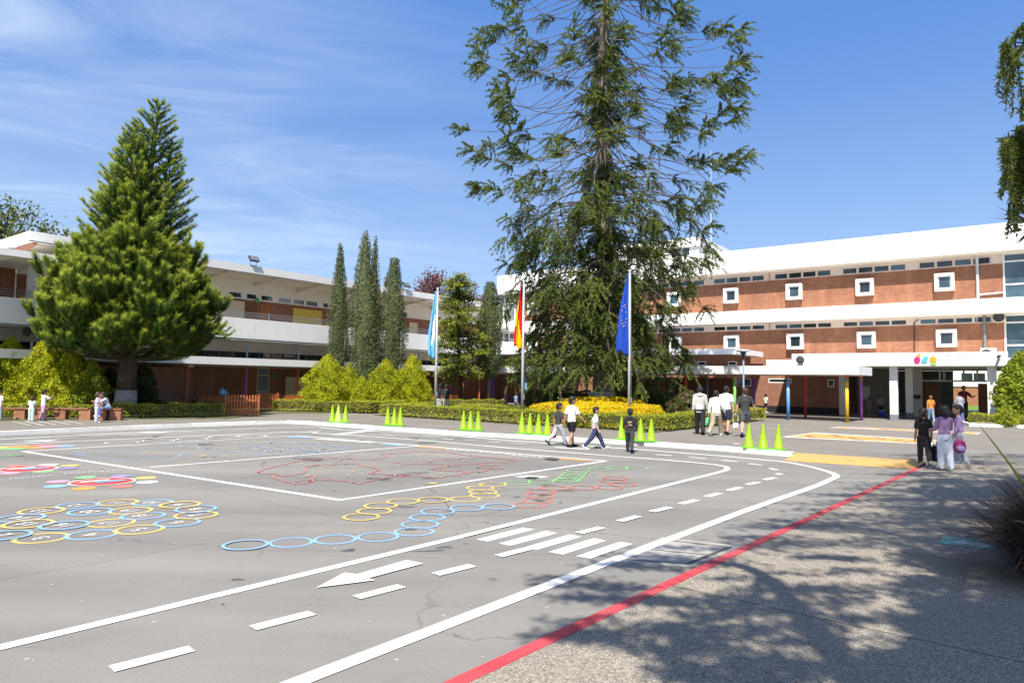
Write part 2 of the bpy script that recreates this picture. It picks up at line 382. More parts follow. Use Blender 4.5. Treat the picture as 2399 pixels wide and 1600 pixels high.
    def paint(name, col, wear=0.5, base=(0.19,0.185,0.175)):
        m, N, L, b = M_(name); v = _vec(N, L)
        n = _noise(N, L, v, 7, 9, 0.78, 0.3); n2 = _noise(N, L, v, 60, 2, 0.6); n3 = _noise(N, L, v, 0.9, 3)
        f = _map(N, L, n, wear-0.04, wear+0.12, 0, 0.8)
        c = _mix(N, L, f, tuple(q*0.96 for q in col), base)
        c = _mix(N, L, _map(N, L, n2, 0.5, 0.75, 0, 0.14), c, base)
        c = _mix(N, L, _map(N, L, n3, 0.38, 0.72, 0, 0.30), c, base)
        L.new(c, b.inputs['Base Color']); b.inputs['Roughness'].default_value = 0.75; b.inputs['Specular IOR Level'].default_value = 0.25
        MAT[name] = m
    paint('paint_white', (0.78,0.77,0.75), 0.61); paint('paint_white_worn', (0.66,0.65,0.63), 0.56)
    paint('paint_blue', (0.24,0.44,0.72), 0.6); paint('paint_yellow', (0.72,0.52,0.14), 0.6); paint('paint_green', (0.24,0.56,0.22), 0.58)
    paint('paint_coral', (0.60,0.17,0.14), 0.54); paint('paint_game', (0.64,0.36,0.10), 0.57); paint('paint_map', (0.55,0.17,0.15), 0.48); paint('paint_mapblue', (0.26,0.42,0.64), 0.5); paint('paint_red', (0.58,0.075,0.07), 0.64); paint('paint_kerbred', (0.52,0.05,0.065), 0.63, (0.30,0.20,0.18))
    paint('paint_orange', (0.74,0.34,0.07), 0.6); paint('paint_pink', (0.66,0.32,0.42), 0.6); paint('paint_purple', (0.34,0.26,0.60), 0.6)
    paint('paint_ramp', (0.56,0.33,0.10), 0.62); paint('paint_kerb', (0.78,0.775,0.76), 0.60, (0.36,0.34,0.31)); paint('paint_teal', (0.15,0.52,0.42), 0.66)
    paint('stain_dark', (0.075,0.073,0.070), 0.55); paint('paint_maroon', (0.20,0.05,0.09), 0.6)
mats()
# ------------------------------------------------------------------ ground, pavements, painted court
AZ = math.radians(37.2)
A2 = np.array([math.sin(AZ), math.cos(AZ)]); B2 = np.array([-math.cos(AZ), math.sin(AZ)])   # along the left wing / along the right wing
PV = 0.12                                                                               # pavement height
def build_ground():
    g = MB().box(-400, 400, -200, 700, -0.6, -0.03).build('ground', MAT['lawn']); tag(g, 'dry grassy ground around and behind the school', kind='structure')
    a = MB(); a.poly([(-60,-30,0),(45,-30,0),(45,34,0),(-60,50,0)])
    asph = a.build('asphalt_courtyard', MAT['asphalt']); tag(asph, 'grey worn asphalt courtyard with painted games and lanes', kind='structure')
    # pavement with a white kerb
    kp = [(0,1020.8),(230,1009.5),(450,1000),(600,994.5),(668,992.0),(705,993.2),(760,997.5),(870,1005.5),(1040,1017.2),(1210,1027.0),(1500,1043.5),(1680,1055.5),(1858,1070.5)]
    K = [gp(x, y, 0)[:2] for x, y in kp]
    d0 = K[0]-K[1]; d0 /= np.linalg.norm(d0); K = [K[0]+d0*30] + K
    rt = [gp(1861,1062.6,PV)[:2], gp(2168.7,1081.8,PV)[:2]]
    dr = rt[1]-rt[0]; dr /= np.linalg.norm(dr); far = rt[1]+dr*30
    outline = [tuple(k) for k in K] + [tuple(rt[0]), tuple(rt[1]), tuple(far), (70, 95), (-80, 95)]
    # tessellated slab: top + skirt
    pv = MB().prism(outline, -0.02, PV).build('pavement', MAT['pavement']); tag(pv, 'raised tarmac pavement round the planted bed', kind='structure')
    # kerb: bevelled white stones along the edge
    kb = MB(); n = len(K)
    for i in range(n-1):
        p, q = K[i], K[i+1]; t = q-p; l = np.linalg.norm(t); t = t/l; nn = np.array([-t[1], t[0]])
        if nn[1] < 0: nn = -nn
        k = max(1, int(l/1.0))
        for j in range(k):
            u0 = p+t*(l*j/k+0.004); u1 = p+t*(l*(j+1)/k-0.004); jz = random.Random(i*50+j).uniform(-.006,.006)
            prof = [(-0.012,0.0),(-0.006,PV-0.02+jz),(0.02,PV+0.006+jz),(0.20,PV+0.008+jz),(0.21,PV-0.02)]
            V = [(*(u0+nn*a), z) for a, z in prof]+[(*(u1+nn*a), z) for a, z in prof]
            F = [(r, r+1, r+6, r+5) for r in range(4)] + [(0,1,2,3,4), (9,8,7,6,5)]
            kb.add(V, F)
    kb.build('kerb', MAT['paint_kerb'], pv)
    # yellow ramp
    r = [gp(1837,1078.6,0.004), gp(2141.6,1099,0.004)]
    up = [np.array([*rt[0], PV+0.006]), np.array([*rt[1], PV+0.006])]
    nb = np.array([-dr[1], dr[0]])
    up2 = [u+np.array([*(nb*0.25),0]) for u in up]
    rm = MB(); rm.add([r[0], r[1], up[1], up[0], up2[1], up2[0]], [(0,1,2,3),(3,2,4,5)])
    rm.add([r[0], np.array([*rt[0],PV+0.006]), np.array([*rt[0],-0.01])], [(0,1,2)])
    rm.build('ramp', MAT['paint_ramp'], pv)
    # red kerb strip and aggregate walkway
    e0, e1 = gp(1200,1534), gp(2156,1093); d = (e1-e0)[:2]; le = np.linalg.norm(d); d /= le; nr = np.array([d[1], -d[0]])
    e0b = e0[:2]-d*14; wz = 0.03; w = 0.125
    kr = MB(); T = le+14
    kr.add([(*e0b,-.01),(*(e0b+d*T),-.01),(*e0b,wz),(*(e0b+d*T),wz),(*(e0b+nr*w),wz+.004),(*(e0b+d*T+nr*w),wz+.004),(*(e0b+nr*w),0),(*(e0b+d*T+nr*w),0)],
           [(0,1,3,2),(2,3,5,4),(4,5,7,6)])
    q0 = e0b+nr*w; q1 = e0b+d*T+nr*w
    wk = MB()
    fr = rt[1]+dr*30
    # sloped last stretch joins the pavement
    s = q1-d*2.2
    back = fr-d*2.6
    wk.add([(*q0,wz),(*(q0+nr*40),wz),(*(s+nr*40),wz),(*s,wz),(*q1,0.05),(*rt[1],PV+.003),(*(fr),PV+.003)], [(0,1,2,3),(3,2,6,5,4)])
    walk = wk.build('walkway', MAT['aggregate']); tag(walk, 'exposed aggregate walkway under the tree shade', kind='structure')
    kr.build('red_kerb', MAT['paint_kerbred'], walk)
    # lawn beside the walkway (right) and the planted beds
    return asph, pv, walk, (e0, d, nr)
ASPH, PAVE, WALK, REDL = build_ground()

# bed corner and its two hedge legs (aligned with the wings)
BC = gp(1540, 1015, PV)[:2]
def bed(u, w): q = BC + B2*u + A2*w; return np.array([q[0], q[1], PV])     # u along the left leg, w into the bed
b1 = MB().prism([tuple(bed(0.2,0.2)[:2]), tuple(bed(15.2,0.2)[:2]), tuple(bed(15.2,11.5)[:2]), tuple(bed(0.2,11.5)[:2])], 0.0, PV+0.04)
tag(b1.build('planting_bed', MAT['lawn']), 'grassy planting bed round the big central tree', kind='structure')
_l = [at(-260,24.5), at(300,28.2), at(530,29.5), at(640,34.2), at(880,36.5), at(1010,41), at(560,40), at(250,33.5), at(-300,27.5)]
tag(MB().prism([tuple(q[:2]) for q in _l], 0.0, PV+0.03).build('lawn', MAT['lawn']), 'patchy lawn under the conifer and cypresses', kind='structure')

_zc = [0]
def zlev(base=0.004):
    _zc[0] = (_zc[0]+1) % 14; return base+0.0007*_zc[0]
def strip(mb, pts, w, z, closed=False):
    P = [np.array(p[:2], float) for p in pts]; n = len(P); L_, R_ = [], []
    for i in range(n):
        a = P[i-1] if (i > 0 or closed) else P[i]; c = P[(i+1) % n] if (i < n-1 or closed) else P[i]
        t = c-a; t = t/(np.linalg.norm(t)+1e-9); nn = np.array([-t[1], t[0]])
        k = 1.0
        if 0 < i < n-1 or closed:
            t1 = P[i]-P[i-1]; t1 = t1/(np.linalg.norm(t1)+1e-9); k = 1/max(0.6, abs(t1@t))
        L_.append(P[i]+nn*w*.5*k); R_.append(P[i]-nn*w*.5*k)
    V = [(*p, z) for p in L_]+[(*p, z) for p in R_]
    m = n if closed else n-1
    mb.add(V, [(n+i, n+(i+1) % n, (i+1) % n, i) for i in range(m)])
def smooth(pts, k=6):
    P = [np.array(p, float) for p in pts]; out = []
    for i in range(len(P)-1):
        p0 = P[max(i-1,0)]; p1 = P[i]; p2 = P[i+1]; p3 = P[min(i+2,len(P)-1)]
        for j in range(k):
            t = j/k; out.append(.5*((2*p1)+(p2-p0)*t+(2*p0-5*p1+4*p2-p3)*t*t+(3*p1-p0-3*p2+p3)*t**3))
    out.append(P[-1]); return out
def line(pts, w, mat='paint_white', name='lane_line', base=0.004, parent=None, wob=0.0):
    mb = MB(); strip(mb, pts, w, zlev(base)); return mb.build(name, MAT[mat], parent or ASPH)
Z1 = lambda x, y: (x/2.939, 950+y/2.939)
Z2 = lambda x, y: (700+x/2.939, 950+y/2.939)
Z3 = lambda x, y: (1200+x/2.939, 850+y/2.939)
Z4 = lambda x, y: (1700+x/3.136, 900+y/3.136)
Z5 = lambda x, y: (x/1.959, 1250+y/1.959)
Z6 = lambda x, y: (1200+x/1.961, 1200+y/1.961)
DD = lambda x, y: (x*1.02042, y*1.02042)
def g2(p): return gp(p[0], p[1], 0)
def court():
    # the big rectangle
    nl, nr_, cl, fr = (54,1057.5), (1420,1080), (796,1171.5), (694,1020.6)
    line([g2(nl), g2(cl), g2(nr_)], 0.125, name='court_line')
    line([g2(nr_), g2(fr), g2(nl)], 0.11, name='court_line')
    line([g2((352,1095)), g2((982,1044.8))], 0.10, name='court_line')
    # the two-lane toy road round it
    inner = [DD(-60,1501), DD(0,1487), DD(1060,1232), DD(1500,1122), DD(1640,1087), DD(1668,1079), DD(1668,1073), Z3(1470,715), Z3(1400,702), Z3(1250,686), Z3(850,654), Z3(0,589), Z2(800,236), Z2(370,206), Z2(100,190), Z1(2180,183), Z1(2000,184), Z1(1000,226), Z1(0,270)]
    line([g2(p) for p in inner[:5]]+smooth([g2(p) for p in inner[4:9]], 5)[1:]+[g2(p) for p in inner[9:]], 0.125)
    outer = [DD(300,1722), DD(680,1568), DD(1400,1290), DD(1700,1177), Z3(1900,915), Z3(2100,845), Z3(2200,800), Z3(2230,785), Z3(2222,770), Z3(2150,742), Z3(2000,705), Z3(1850,681), Z3(1500,647), Z3(900,600), Z3(0,538), Z2(900,195), Z2(300,167), Z1(2200,152), Z1(1900,153), Z1(900,190), Z1(0,234)]
    line([g2(p) for p in outer[:4]]+smooth([g2(p) for p in outer[3:13]], 5)[1:]+[g2(p) for p in outer[13:]], 0.145)
    # centre dashes
    near = [(DD(256,1537),DD(440,1490)), (DD(580,1443),DD(717,1408)), (DD(818,1373),DD(922,1346)), (DD(1000,1320),DD(1085,1299)), (DD(1144,1278),DD(1211,1261)), (DD(1329,1225),DD(1382,1212)),
            (DD(1421,1198),DD(1466,1186)), (Z3(962,1028),Z3(1088,998)), (Z3(1160,970),Z3(1272,943)), (Z3(1336,921),Z3(1432,896)), (Z3(1488,879),Z3(1572,857)), (Z3(1618,838),Z3(1698,822)), (Z3(1737,806),Z3(1808,791)),
            (Z3(1825,770),Z3(1850,764)), (Z3(1775,727),Z3(1826,740)), (Z3(1630,695),Z3(1718,706)), (Z3(1442,673),Z3(1552,683)), (Z3(1217,651),Z3(1335,661)), (Z3(987,633),Z3(1100,641))]
    far = [(Z2(1470,263),Z2(1555,268)),(Z2(1305,250),Z2(1390,256)),(Z2(1145,238),Z2(1222,244)),(Z2(990,228),Z2(1065,233)),(Z2(850,208),Z2(1020,216)),(Z2(580,200),Z2(650,204)),(Z2(75,173),Z2(150,176)),
           (Z1(2135,175),Z1(2215,173)),(Z1(1780,170),Z1(1860,169)),(Z1(1590,177),Z1(1680,175)),(Z1(1425,181),Z1(1510,179)),(Z1(1240,188),Z1(1335,185)),(Z1(850,207),Z1(950,204)),(Z1(630,217),Z1(740,213)),(Z1(395,228),Z1(510,224)),(Z1(150,240),Z1(265,237))]
    for a, b in near: line([g2(a), g2(b)], 0.13, name='lane_dash')
    for a, b in far: line([g2(a), g2(b)], 0.11, 'paint_white_worn', name='lane_dash')
    # zebra crossings
    def quad(ps, mat='paint_white', name='crossing_stripe', base=0.004, parent=None, z=0.0):
        mb = MB(); zz = zlev(base+z); mb.poly([(*gp(p[0], p[1], z)[:2], zz) for p in ps]); 
        o = mb.build(name, MAT[mat], parent or ASPH); return o
    for q in ([(1105,905),(1150,910),(1475,828),(1420,823)], [(1220,922),(1300,936),(1625,853),(1545,840)], [(1378,950),(1458,966),(1782,880),(1700,863)], [(1550,978),(1635,996),(1945,905),(1865,888)],
              [(1718,1010),(1818,1028),(2117,932),(2030,915)], [(1908,1040),(2008,1056),(2300,955),(2212,940)]):
        quad([Z2(*p) for p in q])
    for k in range(4):
        x = 860+k*30; quad([Z2(210+k*62,203-k*8),Z2(300+k*62,205-k*8),Z2(350+k*62,196-k*8),Z2(262+k*62,194-k*8)], 'paint_white_worn')
    quad([Z2(1745,292),Z2(1990,306),Z2(2010,300),Z2(1770,287)], 'paint_white_worn', 'painted_patch')
    for k in range(3): quad([Z1(110+k*70,254-k*8),Z1(330+k*30,250-k*5),Z1(430,236-k*1),Z1(300+k*20,239-k*2)], 'paint_white_worn') if k == 0 else None
    quad([Z1(940,192),Z1(1100,193),Z1(1190,183),Z1(1020,180)], 'paint_white_worn', 'painted_patch')
    # direction arrow
    mb = MB(); zz = zlev(); A = [Z5(1450,253),Z5(1722,218),Z5(1690,209),Z5(1945,141),Z5(1865,125),Z5(1640,190),Z5(1580,183)]
    Q = [(*g2(p)[:2], zz) for p in A]; mb.add(Q, [(0,1,2),(0,2,5),(2,3,4,5),(0,5,6)]); mb.build('direction_arrow', MAT['paint_white'], ASPH)
    # rings
    def ring(px, r, w, mat, name):
        c = g2(px); mb = MB(); strip(mb, [(c[0]+r*math.cos(t), c[1]+r*math.sin(t)) for t in np.linspace(0,2*math.pi,37)[:-1]], w, zlev(), True); return mb.build(name, MAT[mat], ASPH), c
    def disc(px, r, mat, name='painted_disc', sx=1.0):
        c = g2(px); mb = MB(); z = zlev(); mb.poly([(c[0]+r*math.cos(t), c[1]+r*math.sin(t), z) for t in np.linspace(0,2*math.pi,31)[:-1]]); return mb.build(name, MAT[mat], ASPH)
    hb = [Z1(1690,964),Z1(2005,942),Z2(250,922),Z2(545,905),Z2(795,870),Z2(835,820),Z2(885,772),Z2(955,731),Z2(1155,708),Z2(1375,698)]
    hy = [(430,770),(520,730),(565,693),(718,664),(925,652),(1145,643),(1280,618),(1268,594),(1250,568),(1335,545)]
    hg = [Z2(1505,534),Z2(1670,523),Z2(1840,517),Z3(385,806),Z3(405,790),Z3(420,776),Z3(432,762),Z3(452,746),Z3(600,732),Z3(720,725),Z3(860,722)]
    hr = [(1585,686),(1645,655),(1665,623),(1670,593),(1762,570),(1955,567),(2138,565),(2232,545),(2165,522),(2180,502)]
    for p in hb: ring(p, 0.235, 0.042, 'paint_blue', 'hop_ring')
    for p in hy: ring(Z2(*p), 0.235, 0.042, 'paint_yellow', 'hop_ring')
    for p in hg: ring(p, 0.235, 0.038, 'paint_green', 'hop_ring')
    for p in hr: ring(Z2(*p), 0.235, 0.042, 'paint_coral', 'hop_ring')
    nums = [((30,898),2,'b'),((285,912),3,'y'),((632,890),4,'b'),((960,855),5,'y'),((1222,808),6,'b'),((1350,757),7,'y'),((1348,716),8,'b'),((1240,686),9,'y'),((1050,668),10,'b'),((810,668),11,'y'),((535,690),12,'b'),((287,727),13,'y'),((145,777),14,'b'),
            ((195,818),15,'y'),((445,828),16,'b'),((765,808),17,'y'),((985,760),18,'b'),((900,725),19,'y'),((622,733),20,'b')]
    for p, n, c in nums:
        o, ce = ring(Z1(*p), 0.262, 0.05, 'paint_blue' if c == 'b' else 'paint_yellow', 'number_ring')
        V, F = text_mesh(str(n), 0.26); th = math.radians(180-50+25); z = zlev()
        ca, sa = math.cos(th), math.sin(th)
        mb = MB(); mb.add([(ce[0]+v[0]*ca-v[1]*sa, ce[1]+v[0]*sa+v[1]*ca, z) for v in V], F); mb.build('painted_number', MAT['paint_white'], o)
    # colour dials
    def dial(cx, cy, sat, r=0.50):
        disc(Z1(cx,cy), r+0.03, 'paint_white', 'dial_rim'); disc(Z1(cx,cy), r-0.01, 'paint_red', 'dial_face')
        c = g2(Z1(cx,cy))
        for s, mt in ((1,'paint_white'),(-1,'paint_blue')):
            mb = MB(); z = zlev(0.014)
            pts = [c[:2]+np.array([-s*0.14,0])+A2*(0.03*math.sin(3*t))+B2*0+np.array([0.62*(t-.5)*0.5, 0.35*(t-.5)]) for t in np.linspace(0,1,9)]
            strip(mb, pts, 0.13, z); mb.build('dial_swoosh', MAT[mt], ASPH)
        for (x, y, mt) in sat: disc(Z1(x,y), 0.18, mt, 'dial_dot')
    dial(705,527,[(590,498,'paint_green'),(830,490,'paint_purple'),(1005,497,'paint_yellow'),(1015,527,'paint_white'),(840,558,'paint_coral'),(578,572,'paint_orange'),(385,557,'paint_blue'),(400,525,'paint_pink')])
    dial(195,438,[(110,419,'paint_coral'),(335,411,'paint_white'),(480,417,'paint_yellow'),(470,434,'paint_purple'),(295,453,'paint_green'),(60,466,'paint_pink')], 0.48)
    for (x,y,m_) in [(120,282,'paint_orange'),(285,275,'paint_coral'),(440,281,'paint_blue'),(250,290,'paint_orange'),(85,299,'paint_green'),(-20,290,'paint_yellow'),(340,283,'paint_pink')]: disc(Z1(x,y), 0.28, m_)
    line([g2(Z1(-20,360)),g2(Z1(70,345)),g2(Z1(165,347)),g2(Z1(60,341)),g2(Z1(-20,346))], 0.06, 'paint_green', 'painted_squiggle')
    for (x,y) in [(840,257),(1090,244),(1325,232),(1540,218),(1740,208)]: ring(Z1(x,y), 0.42, 0.07, 'paint_white_worn', 'hop_ring')
    # dotted words / starting lines
    for (a,b,n) in (((60,505),(375,481),8),((440,473),(815,445),9)):
        for i in range(n):
            t0 = i/n; t1 = (i+0.62)/n
            line([g2(Z1(a[0]+(b[0]-a[0])*t, a[1]+(b[1]-a[1])*t)) for t in (t0,t1)], 0.05, name='painted_dash')
    R = random.Random(4)
    for i in range(15):
        t0 = i/15; t1 = (i+0.7)/15; a, b = (1010,300), (1690,358)
        line([g2(Z2(a[0]+(b[0]-a[0])*t, a[1]+(b[1]-a[1])*t)) for t in (t0,t1)], 0.16, 'paint_white_worn', name='painted_letter')
    for (q,m_) in (([(820,284),(1000,293),(1010,299),(840,291)],'paint_orange'),([(1780,362),(1990,378),(2010,385),(1800,371)],'paint_orange'),([(1470,492),(1640,507),(1730,492),(1570,481)],'paint_white_worn'),([(540,266),(700,279),(745,272),(590,263)],'paint_blue'),([(90,232),(500,260),(530,255),(150,228)],'paint_white_worn'),([(885,540),(940,542),(960,534),(905,533)],'paint_yellow')):
        quad([Z2(*p) for p in q], m_, 'painted_patch')
    quad([Z2(1545,503),Z2(1625,508),Z2(1670,500),Z2(1590,496)], 'stain_dark', 'drain_cover', base=0.016)
    quad([Z2(1680,372),Z2(1760,380),Z2(1800,374),Z2(1740,362)], 'stain_dark', 'drain_cover', base=0.016)
    quad([Z1(1970,222),Z1(2130,226),Z1(2140,219),Z1(2000,215)], 'paint_blue', 'painted_patch')
    # country outlines
    def outline(pts, mat, jit, w, cv, seed):
        R = np.random.RandomState(seed); P = []
        for i in range(len(pts)-1):
            a = np.array(pts[i], float); b = np.array(pts[i+1], float); l = np.linalg.norm(b-a); n = max(2, int(l/14))
            for j in range(n):
                q = a+(b-a)*j/n + (R.randn(2)*np.array([jit, jit*0.35]) if j else 0); P.append(q)
        P.append(np.array(pts[-1], float))
        line([g2(cv(*q)) for q in P], w, mat, 'map_outline')
    outline([(480,335),(650,352),(840,377),(960,366),(1060,355),(1120,366),(1180,372),(1225,355),(1240,340),(1330,320)], 'paint_mapblue', 3, 0.045, Z1, 1)
    outline([(480,335),(760,318),(1050,300),(1140,275),(1180,264),(1230,270),(1245,282),(1290,284),(1240,278)], 'paint_mapblue', 4, 0.038, Z1, 2)
    outline([(1330,268),(1380,300),(1540,318),(1700,335),(1900,338),(2200,322),(2400,310)], 'paint_mapblue', 5, 0.038, Z1, 3)
    outline([(1600,268),(1680,262),(1780,268),(1900,258),(2050,262),(2150,256),(2200,270),(2351,282),(2400,300)], 'paint_mapblue', 9, 0.038, Z1, 4)
    outline([(1650,290),(1760,280),(1840,300),(1940,282),(2060,296),(2180,280)], 'paint_mapblue', 12, 0.034, Z1, 5)
    outline([(1620,310),(1720,300),(1850,318),(2000,305),(2150,316),(2250,300)], 'paint_mapblue', 12, 0.034, Z1, 15)
    outline([(0,345),(60,330),(200,322),(300,302),(280,290),(160,275),(0,262)], 'paint_mapblue', 3, 0.038, Z2, 6)
    outline([(-290,460),(-200,430),(-80,402),(20,380),(200,362),(420,372),(560,372),(600,352),(565,335),(700,330),(820,320),(1000,322),(1140,342),(1300,355),(1500,378),(1480,390),(1300,395),(1180,405),(1020,412),(880,402),(720,408),(700,395),(640,390)], 'paint_map', 6, 0.042, Z2, 7)
    outline([(-290,462),(-180,468),(-100,490),(20,470),(50,455),(40,430),(110,412),(260,408),(400,400),(440,420),(520,430),(560,442),(480,470),(600,475),(720,490),(850,490),(930,500),(1080,480),(1170,465),(1130,452),(1000,450),(900,440),(1010,425),(1110,420)], 'paint_map', 7, 0.042, Z2, 8)
    outline([(-190,490),(-110,520),(-20,545),(60,535),(100,515),(220,512),(330,525),(430,540),(520,512),(600,500),(720,480),(850,470)], 'paint_map', 7, 0.042, Z2, 9)
    outline([(30,495),(80,485),(110,492),(90,512),(20,520),(-30,530)], 'paint_map', 8, 0.038, Z2, 10)
    outline([(890,392),(940,372),(1080,370),(1250,360),(1340,360),(1460,375),(1510,380)], 'paint_map', 6, 0.038, Z2, 11)
    outline([(1170,465),(1280,455),(1310,440),(1400,435),(1390,420),(1260,412),(1220,425),(1340,432)], 'paint_map', 8, 0.038, Z2, 12)
    for (x,y) in [(190,375),(255,352),(520,405),(370,455),(975,470),(955,345),(1135,382),(60,487),(195,422),(20,405),(340,487),(1010,420)]:
        quad([Z2(x-9,y),Z2(x,y+3),Z2(x+11,y),Z2(x,y-3)], 'paint_yellow', 'map_dot', base=0.012)
    for (x,y) in [(1015,325),(1540,355),(1400,352),(1610,300),(1640,320),(1760,300),(1905,305),(2010,322)]:
        quad([Z1(x-26,y),Z1(x,y+3),Z1(x+30,y-2),Z1(x,y-3)] if x == 1400 else [Z1(x-9,y),Z1(x,y+3),Z1(x+11,y),Z1(x,y-3)], 'paint_yellow', 'map_dot', base=0.012)
    # oil stains and repairs
    def blot(cx, cy, rx, ry, cv, seed):
        R = np.random.RandomState(seed); c = cv(cx,cy); n = 26; ph = R.rand(4)*6; P = []
        for i in range(n):
            t = 2*math.pi*i/n; r = 1+.28*math.sin(2*t+ph[0])+.2*math.sin(3*t+ph[1])+.16*math.sin(5*t+ph[2])+.1*R.randn()
            P.append(cv(cx+rx*r*math.cos(t), cy+ry*r*math.sin(t)))
        mb = MB(); z = 0.0018; V = [(*g2(p)[:2], z) for p in P]; cc = g2(c); V.append((cc[0],cc[1],z))
        mb.add(V, [(i,(i+1)%n,n) for i in range(n)]); mb.build('stain', MAT['stain_dark'], ASPH)
    for i, (x,y,rx,ry) in enumerate([(342,997,48,9),(760,850,45,9),(850,793,30,8),(700,480,70,9),(560,505,90,8),(90,370,110,9),(820,462,60,5),(900,500,45,6),(1250,597,20,4),(1660,655,50,7),(1690,615,45,6),(1840,585,50,5),(1720,550,60,4),(740,697,55,7),(800,226,30,6),(880,258,60,5),(420,240,35,4),(1500,630,25,3),(245,585,14,3),(900,1000,90,5),(1000,975,50,9),(1150,950,16,4)]):
        blot(x,y,rx,ry,Z2,i+20)
    blot(1090,210,24,6,Z5,60); blot(1024,324,8,3,Z5,61); blot(1800,408,10,3,Z1,62); blot(1410,268,60,4,Z1,63); blot(1820,392,12,4,Z1,64)
    for (x,y) in [(375,314),(152,583),(1418,317),(2157,333),(1695,407),(2145,468),(2215,570),(238,238)]:
        quad([Z5(x-5,y),Z5(x,y+1.7),Z5(x+6,y),Z5(x,y-1.6)], 'paint_white_worn', 'paint_spot')
    # drain frame by the red kerb
    fq = [Z6(420,222),Z6(690,115),Z6(1060,155),Z6(820,252)]
    W = [g2(p)[:2] for p in fq]; cen = sum(W)/4
    mb = MB(); mb.poly([(*w, 0.0026) for w in W]); fro = mb.build('drain_frame', MAT['concrete'], ASPH)
    mb = MB(); strip(mb, [cen+(w-cen)*0.80 for w in W], 0.05, 0.0045, True); strip(mb, [cen+(W[0]+(W[1]-W[0])*.5-cen)*.8, cen+(W[3]+(W[2]-W[3])*.5-cen)*.8], 0.03, 0.0047); mb.build('drain_slot', MAT['stain_dark'], fro)
    # marks on the pavement and on the walkway
    def pq(ps, mat, name, z, parent, lev=0.004):
        mb = MB(); zz = z+lev; mb.poly([(*gp(p[0],p[1],z)[:2], zz) for p in ps]); return mb.build(name, MAT[mat], parent)
    def lerp4(q, u, v):
        q = [np.array(p, float) for p in q]; a = q[0]+(q[3]-q[0])*u; b = q[1]+(q[2]-q[1])*u; return tuple(a+(b-a)*v)
    def mat_game(q, cols, nx, ny, border):
        pq(q, border, 'game_border', PV, PAVE, 0.004)
        s = [lerp4(q,.02,.10), lerp4(q,.02,.90), lerp4(q,.98,.90), lerp4(q,.98,.10)]
        pq(s, cols[0], 'game_field', PV, PAVE, 0.006)
        R = random.Random(8)
        for i in range(nx):
            for j in range(ny):
                u0 = (i+0.12+.3*(j%2))/nx; u1 = u0+0.55/nx; v0 = (j+.22)/ny; v1 = (j+.78)/ny
                if u1 > .985: continue
                pq([lerp4(s,u0,v0),lerp4(s,u0,v1),lerp4(s,u1,v1),lerp4(s,u1,v0)], cols[1+(i+j)%(len(cols)-1)], 'game_cell', PV, PAVE, 0.009)
    mat_game([Z4(408,388),Z4(650,356),Z4(1575,412),Z4(1520,442)], ['paint_game','paint_orange','paint_maroon','paint_orange'], 9, 4, 'paint_white')
    mat_game([Z4(757,320),Z4(850,311),Z4(1880,355),Z4(1850,368)], ['paint_game','paint_orange','paint_blue','paint_white_worn','paint_coral'], 9, 2, 'paint_white_worn')
    pq([Z4(50,438),Z4(100,441),Z4(110,437),Z4(60,434)], 'paint_white_worn', 'painted_patch', PV, PAVE)
    q = [Z4(1565,1166),Z4(1612,1120),Z4(2003,1163),Z4(1985,1216)]
    pq(q, 'paint_teal', 'green_arrow_panel', 0.03, WALK)
    a = [lerp4(q,u,v) for u,v in ((.14,.45),(.42,.80),(.40,.62),(.88,.62),(.88,.30),(.44,.30),(.44,.14))]
    pq([a[0],a[6],a[5],a[4],a[3],a[2],a[1]][::-1], 'paint_white', 'white_arrow', 0.03, WALK, 0.007)
    pq([Z4(2070,452),Z4(2085,440),Z4(2192,441),Z4(2192,456)], 'paint_teal', 'green_panel', 0.06, WALK, 0.01)
    # faint white bars left of the kerb
    for k in range(5):
        x = 80+k*90; line([gp(*Z1(x,110-k*1.5),PV), gp(*Z1(x+130,140-k*3),PV)], 0.06, 'paint_white_worn', 'painted_line', PV+0.004, PAVE)
court()
# ------------------------------------------------------------------ left wing
LW = Frame(at(319, 33.5)[:2], 52.8)
RW = Frame(gp(1985, 989.5, PV)[:2], -37.2)
ZB = lambda x, y: (500+x/3.1367, 500+y/3.1367)
def win(parent, fr_mat, gl, x0, x1, z0, z1, y, t=0.05, dep=0.08, mull=0):
    """a window in a wall at plane y: frame standing a little proud, pane set back"""
    f = MB()
    f.box(x0,x1,y-0.02,y+dep,z0,z0+t); f.box(x0,x1,y-0.02,y+dep,z1-t,z1)
    f.box(x0,x0+t,y-0.02,y+dep,z0+t,z1-t); f.box(x1-t,x1,y-0.02,y+dep,z0+t,z1-t)
    for k in range(mull):
        xm = x0+(x1-x0)*(k+1)/(mull+1); f.box(xm-t/2,xm+t/2,y-0.016,y+dep,z0+t,z1-t)
    fo = f.build('window', fr_mat, parent)
    MB().box(x0+t,x1-t,y+0.012,y+0.03,z0+t,z1-t).build('pane', gl, fo)
    return fo
def wall_with(mb, x0, x1, z0, z1, y, th, holes):
    """wall slab in pieces round rectangular holes (x0,x1,z0,z1)"""
    xs = sorted(set([x0,x1]+[q for h in holes for q in h[:2] if x0 < q < x1]))
    for a, b in zip(xs[:-1], xs[1:]):
        hs = sorted([h for h in holes if h[0] < (a+b)/2 < h[1]], key=lambda h: h[2]); z = z0
        for h in hs:
            if h[2] > z: mb.box(a,b,y,y+th,z,h[2])
            z = max(z, h[3])
        if z < z1: mb.box(a,b,y,y+th,z,z1)
